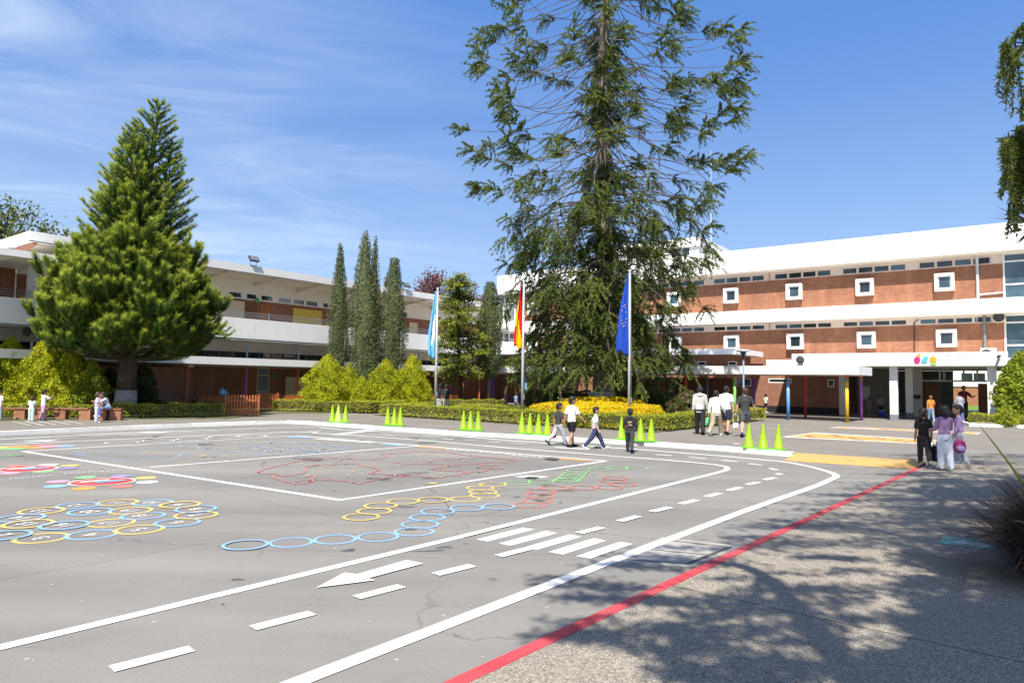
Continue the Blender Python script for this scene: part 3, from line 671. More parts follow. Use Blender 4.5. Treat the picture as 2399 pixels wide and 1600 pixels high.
def left_wing():
    t = thing('left_wing', 'two storey brick wing with white balcony parapets along the left side of the court', 'building', (*LW.o, 0), LW.rot)
    X1 = 29.5; XL = -24
    # roof
    r = MB(); r.box(-4.64,X1,0.3,10.5,7.71,8.16)
    ro = r.build('roof', MAT['white'], t)
    MB().box(-4.3,X1-.1,0.75,10.2,7.62,7.705).build('soffit', MAT['soffit'], t)
    g = MB(); g.box(-4.66,X1,0.285,0.32,7.705,7.74); g.build('drip_edge', MAT['darksteel'], ro)
    x = -4.45
    while x < X1:
        b = MB(); b.add([(x,0.45,7.60),(x+.16,0.45,7.60),(x+.16,2.8,7.34),(x,2.8,7.34),(x,0.45,7.705),(x+.16,0.45,7.705),(x+.16,2.8,7.62),(x,2.8,7.62)],[(3,2,1,0),(4,5,6,7),(0,1,5,4),(1,2,6,5),(2,3,7,6),(3,0,4,7)])
        b.build('roof_beam', MAT['terra'] if x < -4 else MAT['soffit'], t); x += 3.07
    # upper wall
    uw = []
    def u(x0,x1,y0,y1):
        a = LW.px(*ZB(x0,(y0+y1)/2),2.8)[0]; b = LW.px(*ZB(x1,(y0+y1)/2),2.8)[0]; return a, b
    for q in ((0,55),(108,208),(240,318),(348,438),(475,575),(585,672),(680,770),(805,850),(948,985),(1190,1228),(1395,1430)):
        a = LW.px(*ZB(q[0],640),2.8)[0]; b = LW.px(*ZB(q[1],640),2.8)[0]; uw.append((a,b))
    ex = [(-2.6,-1.6),(-1.2,-0.2),(0.4,1.4),(1.9,2.9),(3.3,4.2)]
    uw = ex+uw+[(23.2,24.4),(25.2,26.4)]
    holes = [(a,b,6.56,6.92) for a, b in uw]
    w = MB(); wall_with(w,-4.2,X1,6.52,7.66,2.8,0.2,holes); wall = w.build('upper_wall', MAT['offwhite'], t)
    bw = MB(); bw.box(-4.2,X1,2.78,3.0,4.06,6.52); bw.build('brick_dado', MAT['brickdark'], t)
    for i, (a,b) in enumerate(uw): win(t, MAT['frame'], MAT['glassgrey'] if 9 <= i <= 11 else MAT['glass'], a,b,6.56,6.92,2.82,0.045)
    MB().box(-4.3,X1,6.5,6.6,4.0,7.6).build('back_wall', MAT['offwhite'], t)
    def panel(x0,x1,ztop,zbot,mat,name,y=2.78,fr=None,th=0.05):
        a = LW.px(*ZB(x0,700),y)[0]; b = LW.px(*ZB(x1,700),y)[0]; m = MB().box(a,b,y-th,y-.002,zbot,ztop); o = m.build(name, mat, t)
        if fr:
            f = MB(); f.box(a-.06,b+.06,y-th-.015,y-.003,ztop,ztop+.06); f.box(a-.06,a,y-th-.015,y-.003,zbot,ztop); f.box(b,b+.06,y-th-.015,y-.003,zbot,ztop); f.build('board_frame', fr, o)
        return o
    panel(-60,225,6.38,4.9,MAT['creamboard'],'notice_board',2.78,MAT['wood'])
    d = panel(236,318,6.36,4.07,MAT['doorwood'],'door'); d = panel(340,438,6.38,4.07,MAT['wood'],'door')
    panel(582,797,6.32,4.9,MAT['board'],'notice_board',2.78,MAT['wood'])
    panel(825,850,5.6,4.9,MAT['board'],'notice_board'); panel(1438,1500,6.2,4.9,MAT['creamboard'],'notice_board',2.78,MAT['wood']); panel(1185,1225,6.2,4.07,MAT['doorwood'],'door')
    a = LW.px(*ZB(320,650),2.7)[0]; MB().box(a-.1,a+.12,2.66,2.72,6.42,6.68).build('exit_sign', MAT['green_sign'], t)
    # balcony slab and parapet (sections with joints)
    MB().box(XL,X1,0.265,6.4,3.98,4.10).build('balcony_slab', MAT['soffit'], t)
    x = XL; xs = [XL]
    j = LW.px(*ZB(268,840),.6)[0]
    k = j-9.9*3
    while k < X1: xs.append(k); k += 9.9
    xs = sorted(q for q in xs if q >= XL)+[X1]
    for a, b in zip(xs[:-1], xs[1:]): MB().box(a+.012,b-.012,0.14,0.26,4.04,5.15).build('parapet', MAT['white'], t)
    MB().box(XL,X1,0.155,0.25,3.985,4.035).build('parapet_drip', MAT['bluesteel'], t)
    rl = MB()
    for z in (5.27,5.38,5.49): rl.tube([(XL,0.20,z),(X1,0.20,z)],0.018,6)
    ro_ = rl.build('railing', MAT['greysteel'], t)
    x = XL+.4
    while x < X1: MB().box(x-.03,x+.03,0.17,0.23,5.15,5.55).build('rail_post', MAT['bluesteel'], t); x += 3.43
    # storey above the canopy
    m = MB(); m.box(XL,X1,3.1,3.3,3.42,3.98); m.box(XL,X1,3.1,3.3,2.5,3.02); m.build('middle_wall', MAT['soffit'], t)
    x = XL
    while x < X1:
        win(t, MAT['greysteel'], MAT['glass'], x+.05, min(x+3.38,X1), 3.02, 3.42, 3.12, 0.04, mull=3); x += 3.43
    # canopy over the walk (mitred at the inner corner) and posts standing through it
    XC = 21.11
    MB().prism([(-9,0),(XC,0),(XC+3.0,3.0),(-9,3.0)],2.56,2.95).build('canopy', MAT['white'], t)
    cols = [MAT['purple'],MAT['yellowpost'],MAT['magenta'],MAT['orangepaint'],MAT['purple'],MAT['yellowpost'],MAT['magenta']]
    x = 6.44-3.43*4; i = 0
    pc = {6.44:MAT['magenta'], 9.87:MAT['orangepaint']}
    names = {}
    while x < X1-1:
        up = MB().tube([(x,.95,2.95),(x,.95,3.98)],0.06,10); lo = MB().tube([(x,.95,0.1),(x,.95,2.5)],0.06,10)
        up.build('upper_post', MAT['bluesteel'], t)
        mt = pc.get(round(x,2)) or cols[i % 7]
        lo.build('post', mt, t); i += 1; x += 3.43
    # ground floor
    gw = MB()
    def gx(x0, yp=3.2): return LW.px(*ZB(x0,1240),yp)[0]
    dA, dB, dC = gx(216), gx(320), gx(412)
    bA, bB = gx(525), gx(700)
    wall_with(gw,XL,X1+1,0.0,2.56,3.2,0.25,[(dA,dC,0,2.5)]); gw.build('ground_wall', MAT['brickdark'], t)
    MB().box(dA,dB,3.22,3.3,0.1,2.5).build('wood_panel', MAT['wood'], t)
    fr = MB(); fr.box(dB,dB+.07,3.2,3.3,.1,2.5); fr.box(dC-.07,dC,3.2,3.3,.1,2.5); fr.box(dB+.07,dC-.07,3.2,3.3,2.0,2.07); fr.box(dB+.07,dC-.07,3.2,3.3,1.0,1.07); fr.box(dB+.07,dC-.07,3.2,3.3,2.43,2.5)
    do = fr.build('door', MAT['creamboard'], t); MB().box(dB+.07,dC-.07,3.24,3.26,.1,2.43).build('pane', MAT['glassgrey'], do)
    b_ = MB().box(bA,bB,3.14,3.198,0.75,1.95).build('notice_board', MAT['creamboard'], t)
    f = MB(); f.box(bA-.06,bB+.06,3.12,3.197,1.95,2.01); f.box(bA-.06,bA,3.12,3.197,.75,1.95); f.box(bB,bB+.06,3.12,3.197,.75,1.95); f.box(bA-.06,bB+.06,3.12,3.197,.69,.75); f.build('board_frame', MAT['wood'], b_)
    a = gx(432); MB().box(a,a+.2,3.16,3.198,1.85,2.1).build('exit_sign', MAT['green_sign'], t)
    # projecting brick store room with a white pier
    blk = MB(); blk.box(-6.0,3.58,1.5,3.19,0,2.38); blk.build('store_room', MAT['brickdark'], t)
    MB().box(3.36,3.62,1.46,1.7,2.39,2.555).build('pier', MAT['white'], t)
    # left end: lower slab, pillar, end wall
    MB().box(XL,-3.91,-1.2,4.5,6.74,7.02).build('lower_roof', MAT['white'], t)
    MB().add([(XL,-0.9,6.735),(-5.4,-0.9,6.735),(-5.4,4.2,6.735),(XL,4.2,6.735),(XL,0,6.45),(-6.5,0,6.45),(-6.5,4.0,6.45),(XL,4.0,6.45)],[(0,1,5,4),(1,2,6,5),(2,3,7,6),(3,0,4,7),(4,5,6,7)]).build('sloped_soffit', MAT['offwhite'], t)
    MB().box(-4.42,-4.08,0.74,1.05,4.1,6.735).build('pillar', MAT['white'], t)
    e = MB(); e.box(XL,-5.6,2.4,2.6,4.1,6.44); e.box(-5.6,-4.3,2.9,3.1,4.1,6.735); e.build('end_wall', MAT['brick'], t)
    MB().box(-4.6,-4.21,3.0,9.8,6.9,7.6).build('gable_wall', MAT['brick'], t)
    MB().box(XL,X1,9.9,10.1,0,7.6).build('rear_wall', MAT['offwhite'], t)
    a = LW.px(*ZB(0,0),.6)
    return t
left_wing()
def floodlight(fr, x, y, z, label, s=1.0):
    t = thing('floodlight', label, 'floodlight', fr.w(x,y,z), fr.rot, 'floodlights on the flat roof edge')
    b = MB(); b.tube([(-.18*s,0,0),(-.18*s,-.05,.32*s)],.015,6); b.tube([(.18*s,0,0),(.18*s,-.05,.32*s)],.015,6); b.box(-.22*s,.22*s,-.06,.06,0,.03); b.build('bracket', MAT['greysteel'], t)
    h = MB(); h.add([(-.3*s,-.20*s,.28*s),(.3*s,-.20*s,.28*s),(.3*s,.02,.56*s),(-.3*s,.02,.56*s),(-.26*s,-.10*s,.22*s),(.26*s,-.10*s,.22*s),(.26*s,.12,.48*s),(-.26*s,.12,.48*s)],[(0,1,2,3),(7,6,5,4),(0,4,5,1),(1,5,6,2),(2,6,7,3),(3,7,4,0)])
    h.build('lamp_housing', MAT['darksteel'], t)
    MB().add([(-.24*s,-.185*s,.312*s),(.24*s,-.185*s,.312*s),(.24*s,-.02,.53*s),(-.24*s,-.02,.53*s)],[(0,1,2,3)]).build('lens', MAT['glassgrey'], t)
xx, _ = LW.px(*ZB(300,430),.2)
floodlight(LW, xx, 0.34, 8.16, 'square floodlight on the left wing roof edge, beside the conifer', 1.0)
xx, _ = LW.px(*ZB(1425,580),.2)
floodlight(LW, xx, 0.34, 8.12, 'small floodlight on the left wing roof edge, beside the yellow green tree', 1.0)

# ------------------------------------------------------------------ right wing
ZD = lambda x, y: (1500+x/3.136, 500+y/3.136)
ZE = lambda x, y: (1900+x/3.136, 500+y/3.136)
ZC = lambda x, y: (1000+x/3.1367, 500+y/3.1367)
DF = 9.0; DB_ = 9.9
def right_wing():
    t = thing('right_wing', 'three storey brick wing with white bands and square bay windows on the right', 'building', (*RW.o, 0), RW.rot)
    XA = RW.px(1215,720,DF)[0]; XR = 26.0; XG = RW.px(*ZE(1410,450),DB_)[0]
    zt = RW.px(1900,568.6,DF)[1]; fb = RW.px(1900,624.4,DF)[1]; mbt = RW.px(1900,719.8,DF)[1]; mbb = RW.px(1900,750,DF)[1]
    jx = RW.px(*ZD(895,340),DF)[0]
    def band(z0, z1, name):
        for a, b in ((XA,jx-.012),(jx+.012,XR)): MB().box(a,b,DF,DB_+.3,z0,z1).build(name, MAT['white'], t)
    band(fb,zt,'roof_fascia'); band(mbb,mbt,'middle_band')
    MB().box(XA,XR,DF+.02,DB_+.02,fb-.03,fb-.002).build('soffit', MAT['soffit'], t)
    MB().box(XA,XR,DF+.02,DB_+.02,mbb-.03,mbb-.002).build('soffit', MAT['soffit'], t)
    MB().box(XA-3,XR,DB_+.31,DB_+12,zt-.5,zt-.1).build('flat_roof', MAT['concrete'], t)
    MB().box(XA-3,XR,DB_+12,DB_+12.3,3.6,zt).build('rear_wall', MAT['brick'], t)
    # two brick storeys
    z2 = RW.px(*ZE(706,418),DB_)[1]; wt2 = RW.px(*ZE(706,368),DB_)[1]
    z1 = RW.px(*ZE(706,822),DB_)[1]; wt1 = RW.px(*ZE(706,780),DB_)[1]
    groups = []
    gx0 = [RW.px(*ZE(233,420),DB_)[0], RW.px(*ZE(788,390),DB_)[0]]; gx1 = [RW.px(*ZE(706,400),DB_)[0], RW.px(*ZE(1325,350),DB_)[0]]
    bay = gx0[1]-gx0[0]
    wl = gx1[0]-gx0[0]
    groups = [(gx0[1],gx0[1]+wl)]+[(gx0[1]-bay*k*1.01, gx0[1]-bay*k*1.01+wl) for k in range(1,8)]
    for (zz, wt, top, bot, h) in ((z2,wt2,fb-.03,mbt,2),(z1,wt1,mbb-.03,3.3,1)):
        holes = []; 
        for gi, (a,b) in enumerate(groups):
            n = 4; w_ = (b-a)/n
            for k in range(n): holes.append((a+k*w_+.03, a+(k+1)*w_-.03, zz+.03, wt))
        holes.append((gx1[1]-0.75,gx1[1],zz+.03,wt))
        m = MB(); wall_with(m,XA,XG,zz-.02,top,DB_,0.2,holes); m.build('clerestory_wall', MAT['pinkwhite'], t)
        MB().box(XA,XG,DB_-.015,DB_+.2,bot,zz-.02).build('brick_wall', MAT['brick'], t)
        R = random.Random(h)
        for (a,b,c,d) in holes: win(t, MAT['pinkwhite'], MAT['glassblue'] if R.random() < .45 else MAT['glass'], a,b,c,d,DB_+.03,0.035)
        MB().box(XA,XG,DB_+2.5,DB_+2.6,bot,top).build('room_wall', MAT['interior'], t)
        # square bay windows
        for gi, (a,b) in enumerate(groups):
            s = 1.0
            if h == 2: xa = RW.px(*ZE(905,500),DB_-.35)[0]; xb = RW.px(*ZE(1052,500),DB_-.35)[0]; za = RW.px(*ZE(980,567),DB_-.35)[1]; zb = RW.px(*ZE(980,438),DB_-.35)[1]
            else: xa = RW.px(*ZE(918,900),DB_-.35)[0]; xb = RW.px(*ZE(1070,900),DB_-.35)[0]; za = RW.px(*ZE(990,980),DB_-.35)[1]; zb = RW.px(*ZE(990,850),DB_-.35)[1]
            o = -bay*1.01*gi; xa += o; xb += o
            if xb < XA+.5: continue
            f = MB(); th = 0.15; y0 = DB_-.35; y1 = DB_-.015
            f.box(xa,xb,y0,y1,za,za+th*.8); f.box(xa,xb,y0,y1,zb-th,zb); f.box(xa,xa+th,y0,y1,za+th*.8,zb-th); f.box(xb-th,xb,y0,y1,za+th*.8,zb-th)
            fo = f.build('bay_window', MAT['white'], t)
            g = MB(); c = .07; xa2, xb2, za2, zb2 = xa+th, xb-th, za+th*.8, zb-th; yy = y0+.13
            g.box(xa2,xb2,yy,yy+.05,za2,za2+c); g.box(xa2,xb2,yy,yy+.05,zb2-c,zb2); g.box(xa2,xa2+c,yy,yy+.05,za2+c,zb2-c); g.box(xb2-c,xb2,yy,yy+.05,za2+c,zb2-c)
            g.build('sash', MAT['frame'], fo)
            MB().box(xa2+c,xb2-c,yy+.02,yy+.03,za2+c,zb2-c).build('pane', MAT['glass'] if (gi+h) % 2 else MAT['glassblue'], fo)
            MB().box(xa2,xb2,yy+.06,yy+.075,za2,zb2).build('blind', MAT['darksteel'], fo)
    # corner stair glazing on the right
    for (a0, a1) in ((mbt, fb-.03), (3.5, mbb-.03)):
        f = MB(); x = XG
        for k in range(6):
            f.box(x,x+.09,DB_-.05,DB_+.08,a0,a1); x += 1.75
        for z in (a0, a0+(a1-a0)*.30, a0+(a1-a0)*.80, a1-.09): f.box(XG,XR,DB_-.03,DB_+.06,z,z+.09)
        fo = f.build('curtain_wall', MAT['frame'], t); MB().box(XG+.05,XR,DB_+.0,DB_+.02,a0,a1).build('pane', MAT['glassblue'], fo)
        MB().box(XG,XR,DB_+2.5,DB_+2.6,a0,a1).build('room_wall', MAT['interior'], t)
    # down pipes and pipe run
    px_ = RW.px(*ZE(1222,450),DB_-.15)[0]
    MB().tube([(px_,DB_-.12,fb-.03),(px_,DB_-.12,mbt+.02)],.075,8).build('down_pipe', MAT['pole'], t)
    px2 = RW.px(*ZE(1275,860),DB_-.15)[0]
    MB().tube([(px2,DB_-.12,mbb-.03),(px2,DB_-.12,3.6)],.075,8).build('down_pipe', MAT['greysteel'], t)
    MB().tube([(px_-1.1,DB_-.1,mbt+.05),(px_,DB_-.1,mbt+.08),(px_+.1,DB_-.1,mbt+.32),(XG,DB_-.1,mbt+.38)],.05,8).build('pipe_run', MAT['pole'], t)
    px3 = RW.px(*ZE(755,900),DB_-.15)[0]
    MB().tube([(px3+.25,DB_-.06,mbb-.15),(px3+.02,DB_-.06,mbb-.3),(px3,DB_-.06,3.6)],.03,6).build('conduit', MAT['darksteel'], t)
    MB().tube([(jx+.2,DB_-.05,fb-.03),(jx+.2,DB_-.05,mbt)],.02,6).build('conduit', MAT['terra'], t)
    MB().tube([(jx+.2,DB_-.05,mbb-.03),(jx+.2,DB_-.05,3.4)],.02,6).build('conduit', MAT['terra'], t)
    # rounded white stair corner at the left end
    xe = RW.px(1150,720,DF)[0]
    def arc(r, y0, y1): 
        P = [(XA,y1)]+[(XA,y0)]; c = (xe+r, y0+r)
        P += [(c[0]-r*math.sin(a), c[1]-r*math.cos(a)) for a in np.linspace(0,math.pi/2,9)]; P += [(xe,y1)]; return P
    def bnd(y0_, y1_): return RW.px(1190,y0_,DF)[1], RW.px(1190,y1_,DF)[1]
    for (p0,p1) in ((644,688),(752,777),(801,822)):
        zt_, zb_ = bnd(p0,p1); MB().prism(arc(1.2,DF,DF+9),zb_,zt_).build('rounded_band', MAT['white'], t)
    zt_, zb_ = bnd(622,650); MB().box(xe-.5,xe+.9,DF+6,DF+9.2,zb_-1,zt_+.5).build('stair_tower', MAT['white'], t)
    for (p0,p1) in ((688,752),(777,801)):
        zt_, zb_ = bnd(p0,p1); f = MB(); 
        for k in range(4):
            x = xe+1.2+(XA-xe-1.2)*k/3; f.box(x-.05,x+.05,DF+.28,DF+.4,zb_,zt_)
        f.box(xe+1.1,XA,DF+.28,DF+.4,(zb_+zt_)/2+.3,(zb_+zt_)/2+.38); f.box(xe+.25,xe+1.1,DF+.9,DF+1.0,zb_,zt_)
        fo = f.build('corner_window', MAT['frame'], t); MB().box(xe+.4,XA-.01,DF+.34,DF+.36,zb_,zt_).build('pane', MAT['glassgrey'], fo); MB().box(xe+.4,XA,DF+1.2,DF+1.3,zb_,zt_).build('room_wall', MAT['offwhite'], fo)
    zt_, zb_ = bnd(825,834); MB().box(xe-1.5,XA+6,DF-3.5,DF+2,zb_,zt_).build('ledge', MAT['white'], t)
    MB().box(xe-2,XA+12,DF+1,DF+1.2,0,zb_).build('ground_wall', MAT['brickdark'], t)
    # ground floor: brick room, passage through the building, white piers
    def xs(px, y): return RW.px(px, 900, y)[0]
    r0, r1, r2 = xs(1884,9.2), xs(1964,9.2), xs(1981,9.2)
    g = MB(); hw = [(RW.px(*ZE(122,1220),9.2)[0],RW.px(*ZE(172,1280),9.2)[0],RW.px(1945,907,9.2)[1],RW.px(1945,889,9.2)[1])]
    hl = [(RW.px(*ZD(942,1230),9.2)[0],RW.px(*ZD(1112,1230),9.2)[0],RW.px(1825,897,9.2)[1],RW.px(1825,886.5,9.2)[1]),(RW.px(*ZD(705,1240),9.2)[0],RW.px(*ZD(815,1240),9.2)[0],RW.px(1745,905,9.2)[1],RW.px(1745,887,9.2)[1])]
    wall_with(g,XA+12,r1,0,3.3,9.2,0.25,hw+hl); g.box(r1-.25,r1,9.46,14,0,3.3); g.build('ground_wall', MAT['brickdark'], t)
    for h in hw+hl: win(t, MAT['frame'], MAT['glass'], *h, 9.22, 0.06)
    MB().box(XA+12,r1+.01,9.18,9.199,0,0.55).build('plinth', MAT['black'], t)
    MB().box(r1+.02,r2,9.22,9.3,0.1,2.6).build('white_door', MAT['offwhite'], t)
    # passage: side walls, ceiling, doors, rear opening
    pl = xs(2212,12); pr = xs(2292,12)
    MB().box(r1-.2,XR,4.6,DB_+12,3.12,3.22).build('ceiling', MAT['offwhite'], t)
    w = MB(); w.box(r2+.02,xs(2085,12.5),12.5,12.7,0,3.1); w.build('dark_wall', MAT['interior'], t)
    zz = RW.px(2035,905,12.4)[1]; MB().box(xs(2018,12.4),xs(2037,12.4),12.4,12.45,RW.px(2030,935,12.4)[1],zz).build('whiteboard', MAT['frame'], t)
    MB().box(xs(2138,11.5),xs(2160,11.5),11.5,11.7,0,3.1).build('pier', MAT['offwhite'], t)
    MB().box(xs(2140,11.4),xs(2156,11.4),11.4,11.45,RW.px(2147,934,11.4)[1],RW.px(2147,925,11.4)[1]).build('plaque', MAT['darksteel'], t)
    for (a,b) in ((2161,2202),(2291,2313)): MB().box(xs(a,12),xs(b,12),12,12.08,0.1,RW.px(2180,897,12)[1]).build('brown_door', MAT['doorwood'], t)
    f = MB(); zt1 = RW.px(2200,894,12)[1]; f.box(xs(2158,12),xs(2316,12),11.98,12.1,zt1,zt1+.1); f.box(xs(2158,12),xs(2316,12),11.98,12.1,3.0,3.1)
    for q in (2158,2202,2212,2258,2290): f.box(xs(q,12)-.05,xs(q,12)+.05,11.98,12.1,zt1+.1,3.0)
    f.build('transom_frame', MAT['offwhite'], t)
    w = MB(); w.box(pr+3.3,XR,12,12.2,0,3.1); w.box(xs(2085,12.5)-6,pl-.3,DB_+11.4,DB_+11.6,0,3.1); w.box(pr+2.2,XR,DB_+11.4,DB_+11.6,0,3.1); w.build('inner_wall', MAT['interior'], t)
    MB().box(r1-.2,XR,9.3,DB_+12,0.0,PV+.012).build('passage_floor', MAT['concrete'], t)
    return t, fb, zt, mbt
RWT, RFB, RZT, RMBT = right_wing()
def portico():
    t = thing('entrance_portico', 'white flat roofed entrance portico on white piers carrying the coloured letters', 'portico', (*RW.o, 0), RW.rot)
    Y = 4.4
    x0 = RW.px(1855,830,Y)[0]; x1 = RW.px(2361,823,Y)[0]; zt = RW.px(2100,826.3,Y)[1]; zb = RW.px(2200,857,Y)[1]
    MB().box(x0,x1,Y,Y+.2,zb,zt).build('fascia', MAT['white'], t); MB().box(x0,x1,Y+.21,9.0,zb,zt-.55).build('roof', MAT['white'], t)
    MB().box(x0+.1,x1-.1,Y+.1,DB_-.02,zb-.02,zb-.002).build('ceiling', MAT['offwhite'], t)
    xl = RW.px(*ZD(920,1100),Y)[0]; zl = RW.px(*ZD(1000,1075),Y)[1]
    MB().box(xl,x0-.02,Y+.15,9.0,zb,zl).build('side_roof', MAT['white'], t)
    def col(a, b, y):
        p, q = RW.px(a,900,y)[0], RW.px(b,900,y)[0]
        o = MB().box(p,q,y,y+.3,0.42,zb-.02).build('column', MAT['white'], t)
        MB().box(p-.008,q+.008,y-.008,y+.308,0,0.42).build('column_base', MAT['greysteel'], o)
    col(2084,2102.5,4.9); col(2313,2335,4.9); col(2121,2138,8.6)
    # coloured letters standing off the fascia
    def P(x, y): a, z = RW.px(*ZE(x,y),Y); return a, z
    def blob(cx, cy, rx, ry, mat, name, dy=0.0, arcs=(0,360)):
        c = P(cx,cy); ex_ = P(cx+rx,cy)[0]-c[0]; ez = P(cx,cy-ry)[1]-c[1]
        pts = [(c[0]+ex_*math.cos(math.radians(a)), c[1]+ez*math.sin(math.radians(a))) for a in np.linspace(*arcs,25)]
        n = len(pts); m = MB(); y1 = Y-.002; y0 = Y-.03-dy
        m.add([(p[0],y0,p[1]) for p in pts]+[(p[0],y1,p[1]) for p in pts], [tuple(range(n)), tuple(range(n,2*n))[::-1]]+[(i,i+n,(i+1)%n+n,(i+1)%n) for i in range(n)]); return m.build(name, mat, t)
    mk = lambda n, c: plain(n, c, 0.4, 0.04)
    pk, org, tl, bl, gr = mk('letter_pink',(0.78,0.03,0.20)), mk('letter_orange',(0.85,0.36,0.02)), mk('letter_teal',(0.05,0.55,0.48)), mk('letter_blue',(0.12,0.45,0.70)), mk('letter_green',(0.28,0.60,0.08))
    a = P(776,1032); b = P(803,1060); m = MB().box(a[0],b[0],Y-.03,Y-.002,b[1],a[1]); m.build('letter_stroke', org, t)
    blob(779,1078,24,25,pk,'letter_bowl',.01)
    blob(843,1064,20,14,tl,'letter_bowl',0,(0,360)); blob(833,1083,23,16,bl,'letter_bowl',.012,(0,360))
    blob(896,1073,25,23,org,'letter_bowl',.01); blob(899,1099,21,16,gr,'letter_tail',0,(180,390))
    grey = plain('letter_grey',(0.33,0.33,0.35),0.5,0.03)
    for txt, cx, cy, s in (('ALEMAN',1078,1045,.23),('DEUTSCHE',1015,1076,.23)):
        V, F = text_mesh(txt, s, 1.25); c = P(cx,cy); MB().add([(c[0]+v[0],Y-.008,c[1]+v[1]) for v in V],F).build('lettering', grey, t)
    a = P(960,1090); b = P(1135,1086); MB().box(a[0],b[0],Y-.006,Y-.002,a[1]-.012,a[1]+.004).build('letter_rule', grey, t)
    return Y, zt, zb
PY, PZT, PZB = portico()
def walkway_canopy():
    t = thing('covered_walkway', 'white slab canopy on thin coloured posts in front of the right wing', 'canopy', (*RW.o, 0), RW.rot)
    XC = -27.2; x1 = 0.32
    MB().prism([(XC,-.5),(x1,-.5),(x1+.25,-.25),(x1+.25,3.3),(XC-3.8,3.3)],2.47,2.90).build('roof', MAT['white'], t)
    MB().prism([(XC+.3,-.2),(x1-.1,-.2),(x1-.1,3.1),(XC-3.3,3.1)],2.44,2.468).build('soffit', MAT['soffit'], t)
    fr = ['yellowpost','bluepost','greenpost','orangepaint','purple','greenpost','redpaint','bluepost','purple','orangepaint']
    bk = ['magenta','redpaint','purple','bluesteel','redpaint','orangepaint','greenpost','magenta','bluesteel','purple']
    for row, y in ((fr,0.0),(bk,3.0)):
        for k, m in enumerate(row):
            x = -2.8*k+(0.0 if y == 0 else .08); r = .085 if y == 0 else .075
            o = MB().tube([(x,y,PV-.02),(x,y,2.13)],r,12).build('post', MAT[m], t, True)
            MB().tube([(x,y,2.13),(x,y,2.30)],r+.003,12).build('post_collar', MAT['greysteel'] if m in ('yellowpost','magenta','bluepost') else MAT[m], o, True)
            MB().tube([(x,y,2.30),(x,y,2.45)],r,12).build('post_head', MAT['orangepaint'], o, True)
    return t
walkway_canopy()
def small_buildings():
    # pavilion behind the canopy
    t = thing('brick_pavilion', 'low brick pavilion with white flat roof between the canopy and the right wing', 'building', (*RW.o, 0), RW.rot)
    c = 3.6; x0, zt = RW.px(1723,816,c); zb = zt-.34
    MB().box(-19,x0,c,8.9,zb,zt).build('roof', MAT['white'], t)
    MB().box(-18.5,x0-.8,c+.8,8.8,2.3,zb).build('wall', MAT['brick'], t)
    for px in (1712,1640):
        a = RW.px(px-6,850,c+.78)[0]; b = RW.px(px+14,850,c+.78)[0]; win(t, MAT['frame'], MAT['glass'], a, b, RW.px(px,856,c+.78)[1], RW.px(px,846.5,c+.78)[1], c+.76, .05)
    # white roof house
    y = 17; x0, zt = RW.px(1640,554,y)
    t = thing('rooftop_house', 'white box with small windows on the right wing roof', 'rooftop house', RW.w(x0,y,RZT-.12), RW.rot)
    h = zt-RZT+.12; L_ = 9.0
    MB().box(-9,-.2,.2,L_,0,h-.75).build('wall', MAT['white'], t); MB().box(-9.2,0,0,L_+.2,h-.75,h).build('roof_band', MAT['white'], t)
    for (a,b) in ((-2.6,-1.9),(-1.6,-1.0)): MB().box(a,b,.18,.199,h-2.3,h-.8).build('window', MAT['glass'], t)
    MB().box(-.199,-.18,1.2,2.0,h-2.3,h-.8).build('window', MAT['glass'], t); MB().box(-.199,-.18,4.5,7.0,h-1.2,h-.8).build('window', MAT['glass'], t)
    p = RW.px(1671,560,19)
    t2 = MB().tube([(0,0,0),(0,0,3.2),(0,0,9.0)],[.05,.04,.02],6); t2.box(-.25,.25,-.01,.01,8.6,8.64)
    o = t2.build('roof_antenna', MAT['pole']); o.location = tuple(RW.w(p[0],18.5,zt-1.5)); tag(o, 'thin pale antenna mast above the white rooftop house', 'antenna')
    # building beyond the passage
    t = thing('rear_building', 'pale brick building with white bands seen through the entrance passage', 'building', RW.w(6,48), RW.rot)
    w = MB(); w.box(-30,40,0,6,0,2.05); w.box(-30,40,0,6,3.95,5.4); w.build('brick_wall', MAT['brick'], t); w = MB(); w.box(-30,40,-.1,6,2.05,3.95); w.box(-30,40,-.6,6,5.4,6.1); w.build('white_band', MAT['white'], t)
    x = -18
    while x < 30:
        win(t, MAT['frame'], MAT['glass'], x, x+2.2, 2.6, 3.5, -.13, .08, mull=1); x += 4.4
    g = MB().poly([(*RW.w(-40,22)[:2],PV+.02),(*RW.w(60,22)[:2],PV+.02),(*RW.w(60,48)[:2],PV+.02),(*RW.w(-40,48)[:2],PV+.02)]).build('rear_lawn', leaf_mat('lawn_green',(0.08,0.15,0.02),(0.12,0.20,0.03),(0.16,0.24,0.04),0.0)); tag(g, 'green lawn beyond the entrance passage', kind='structure')
small_buildings()
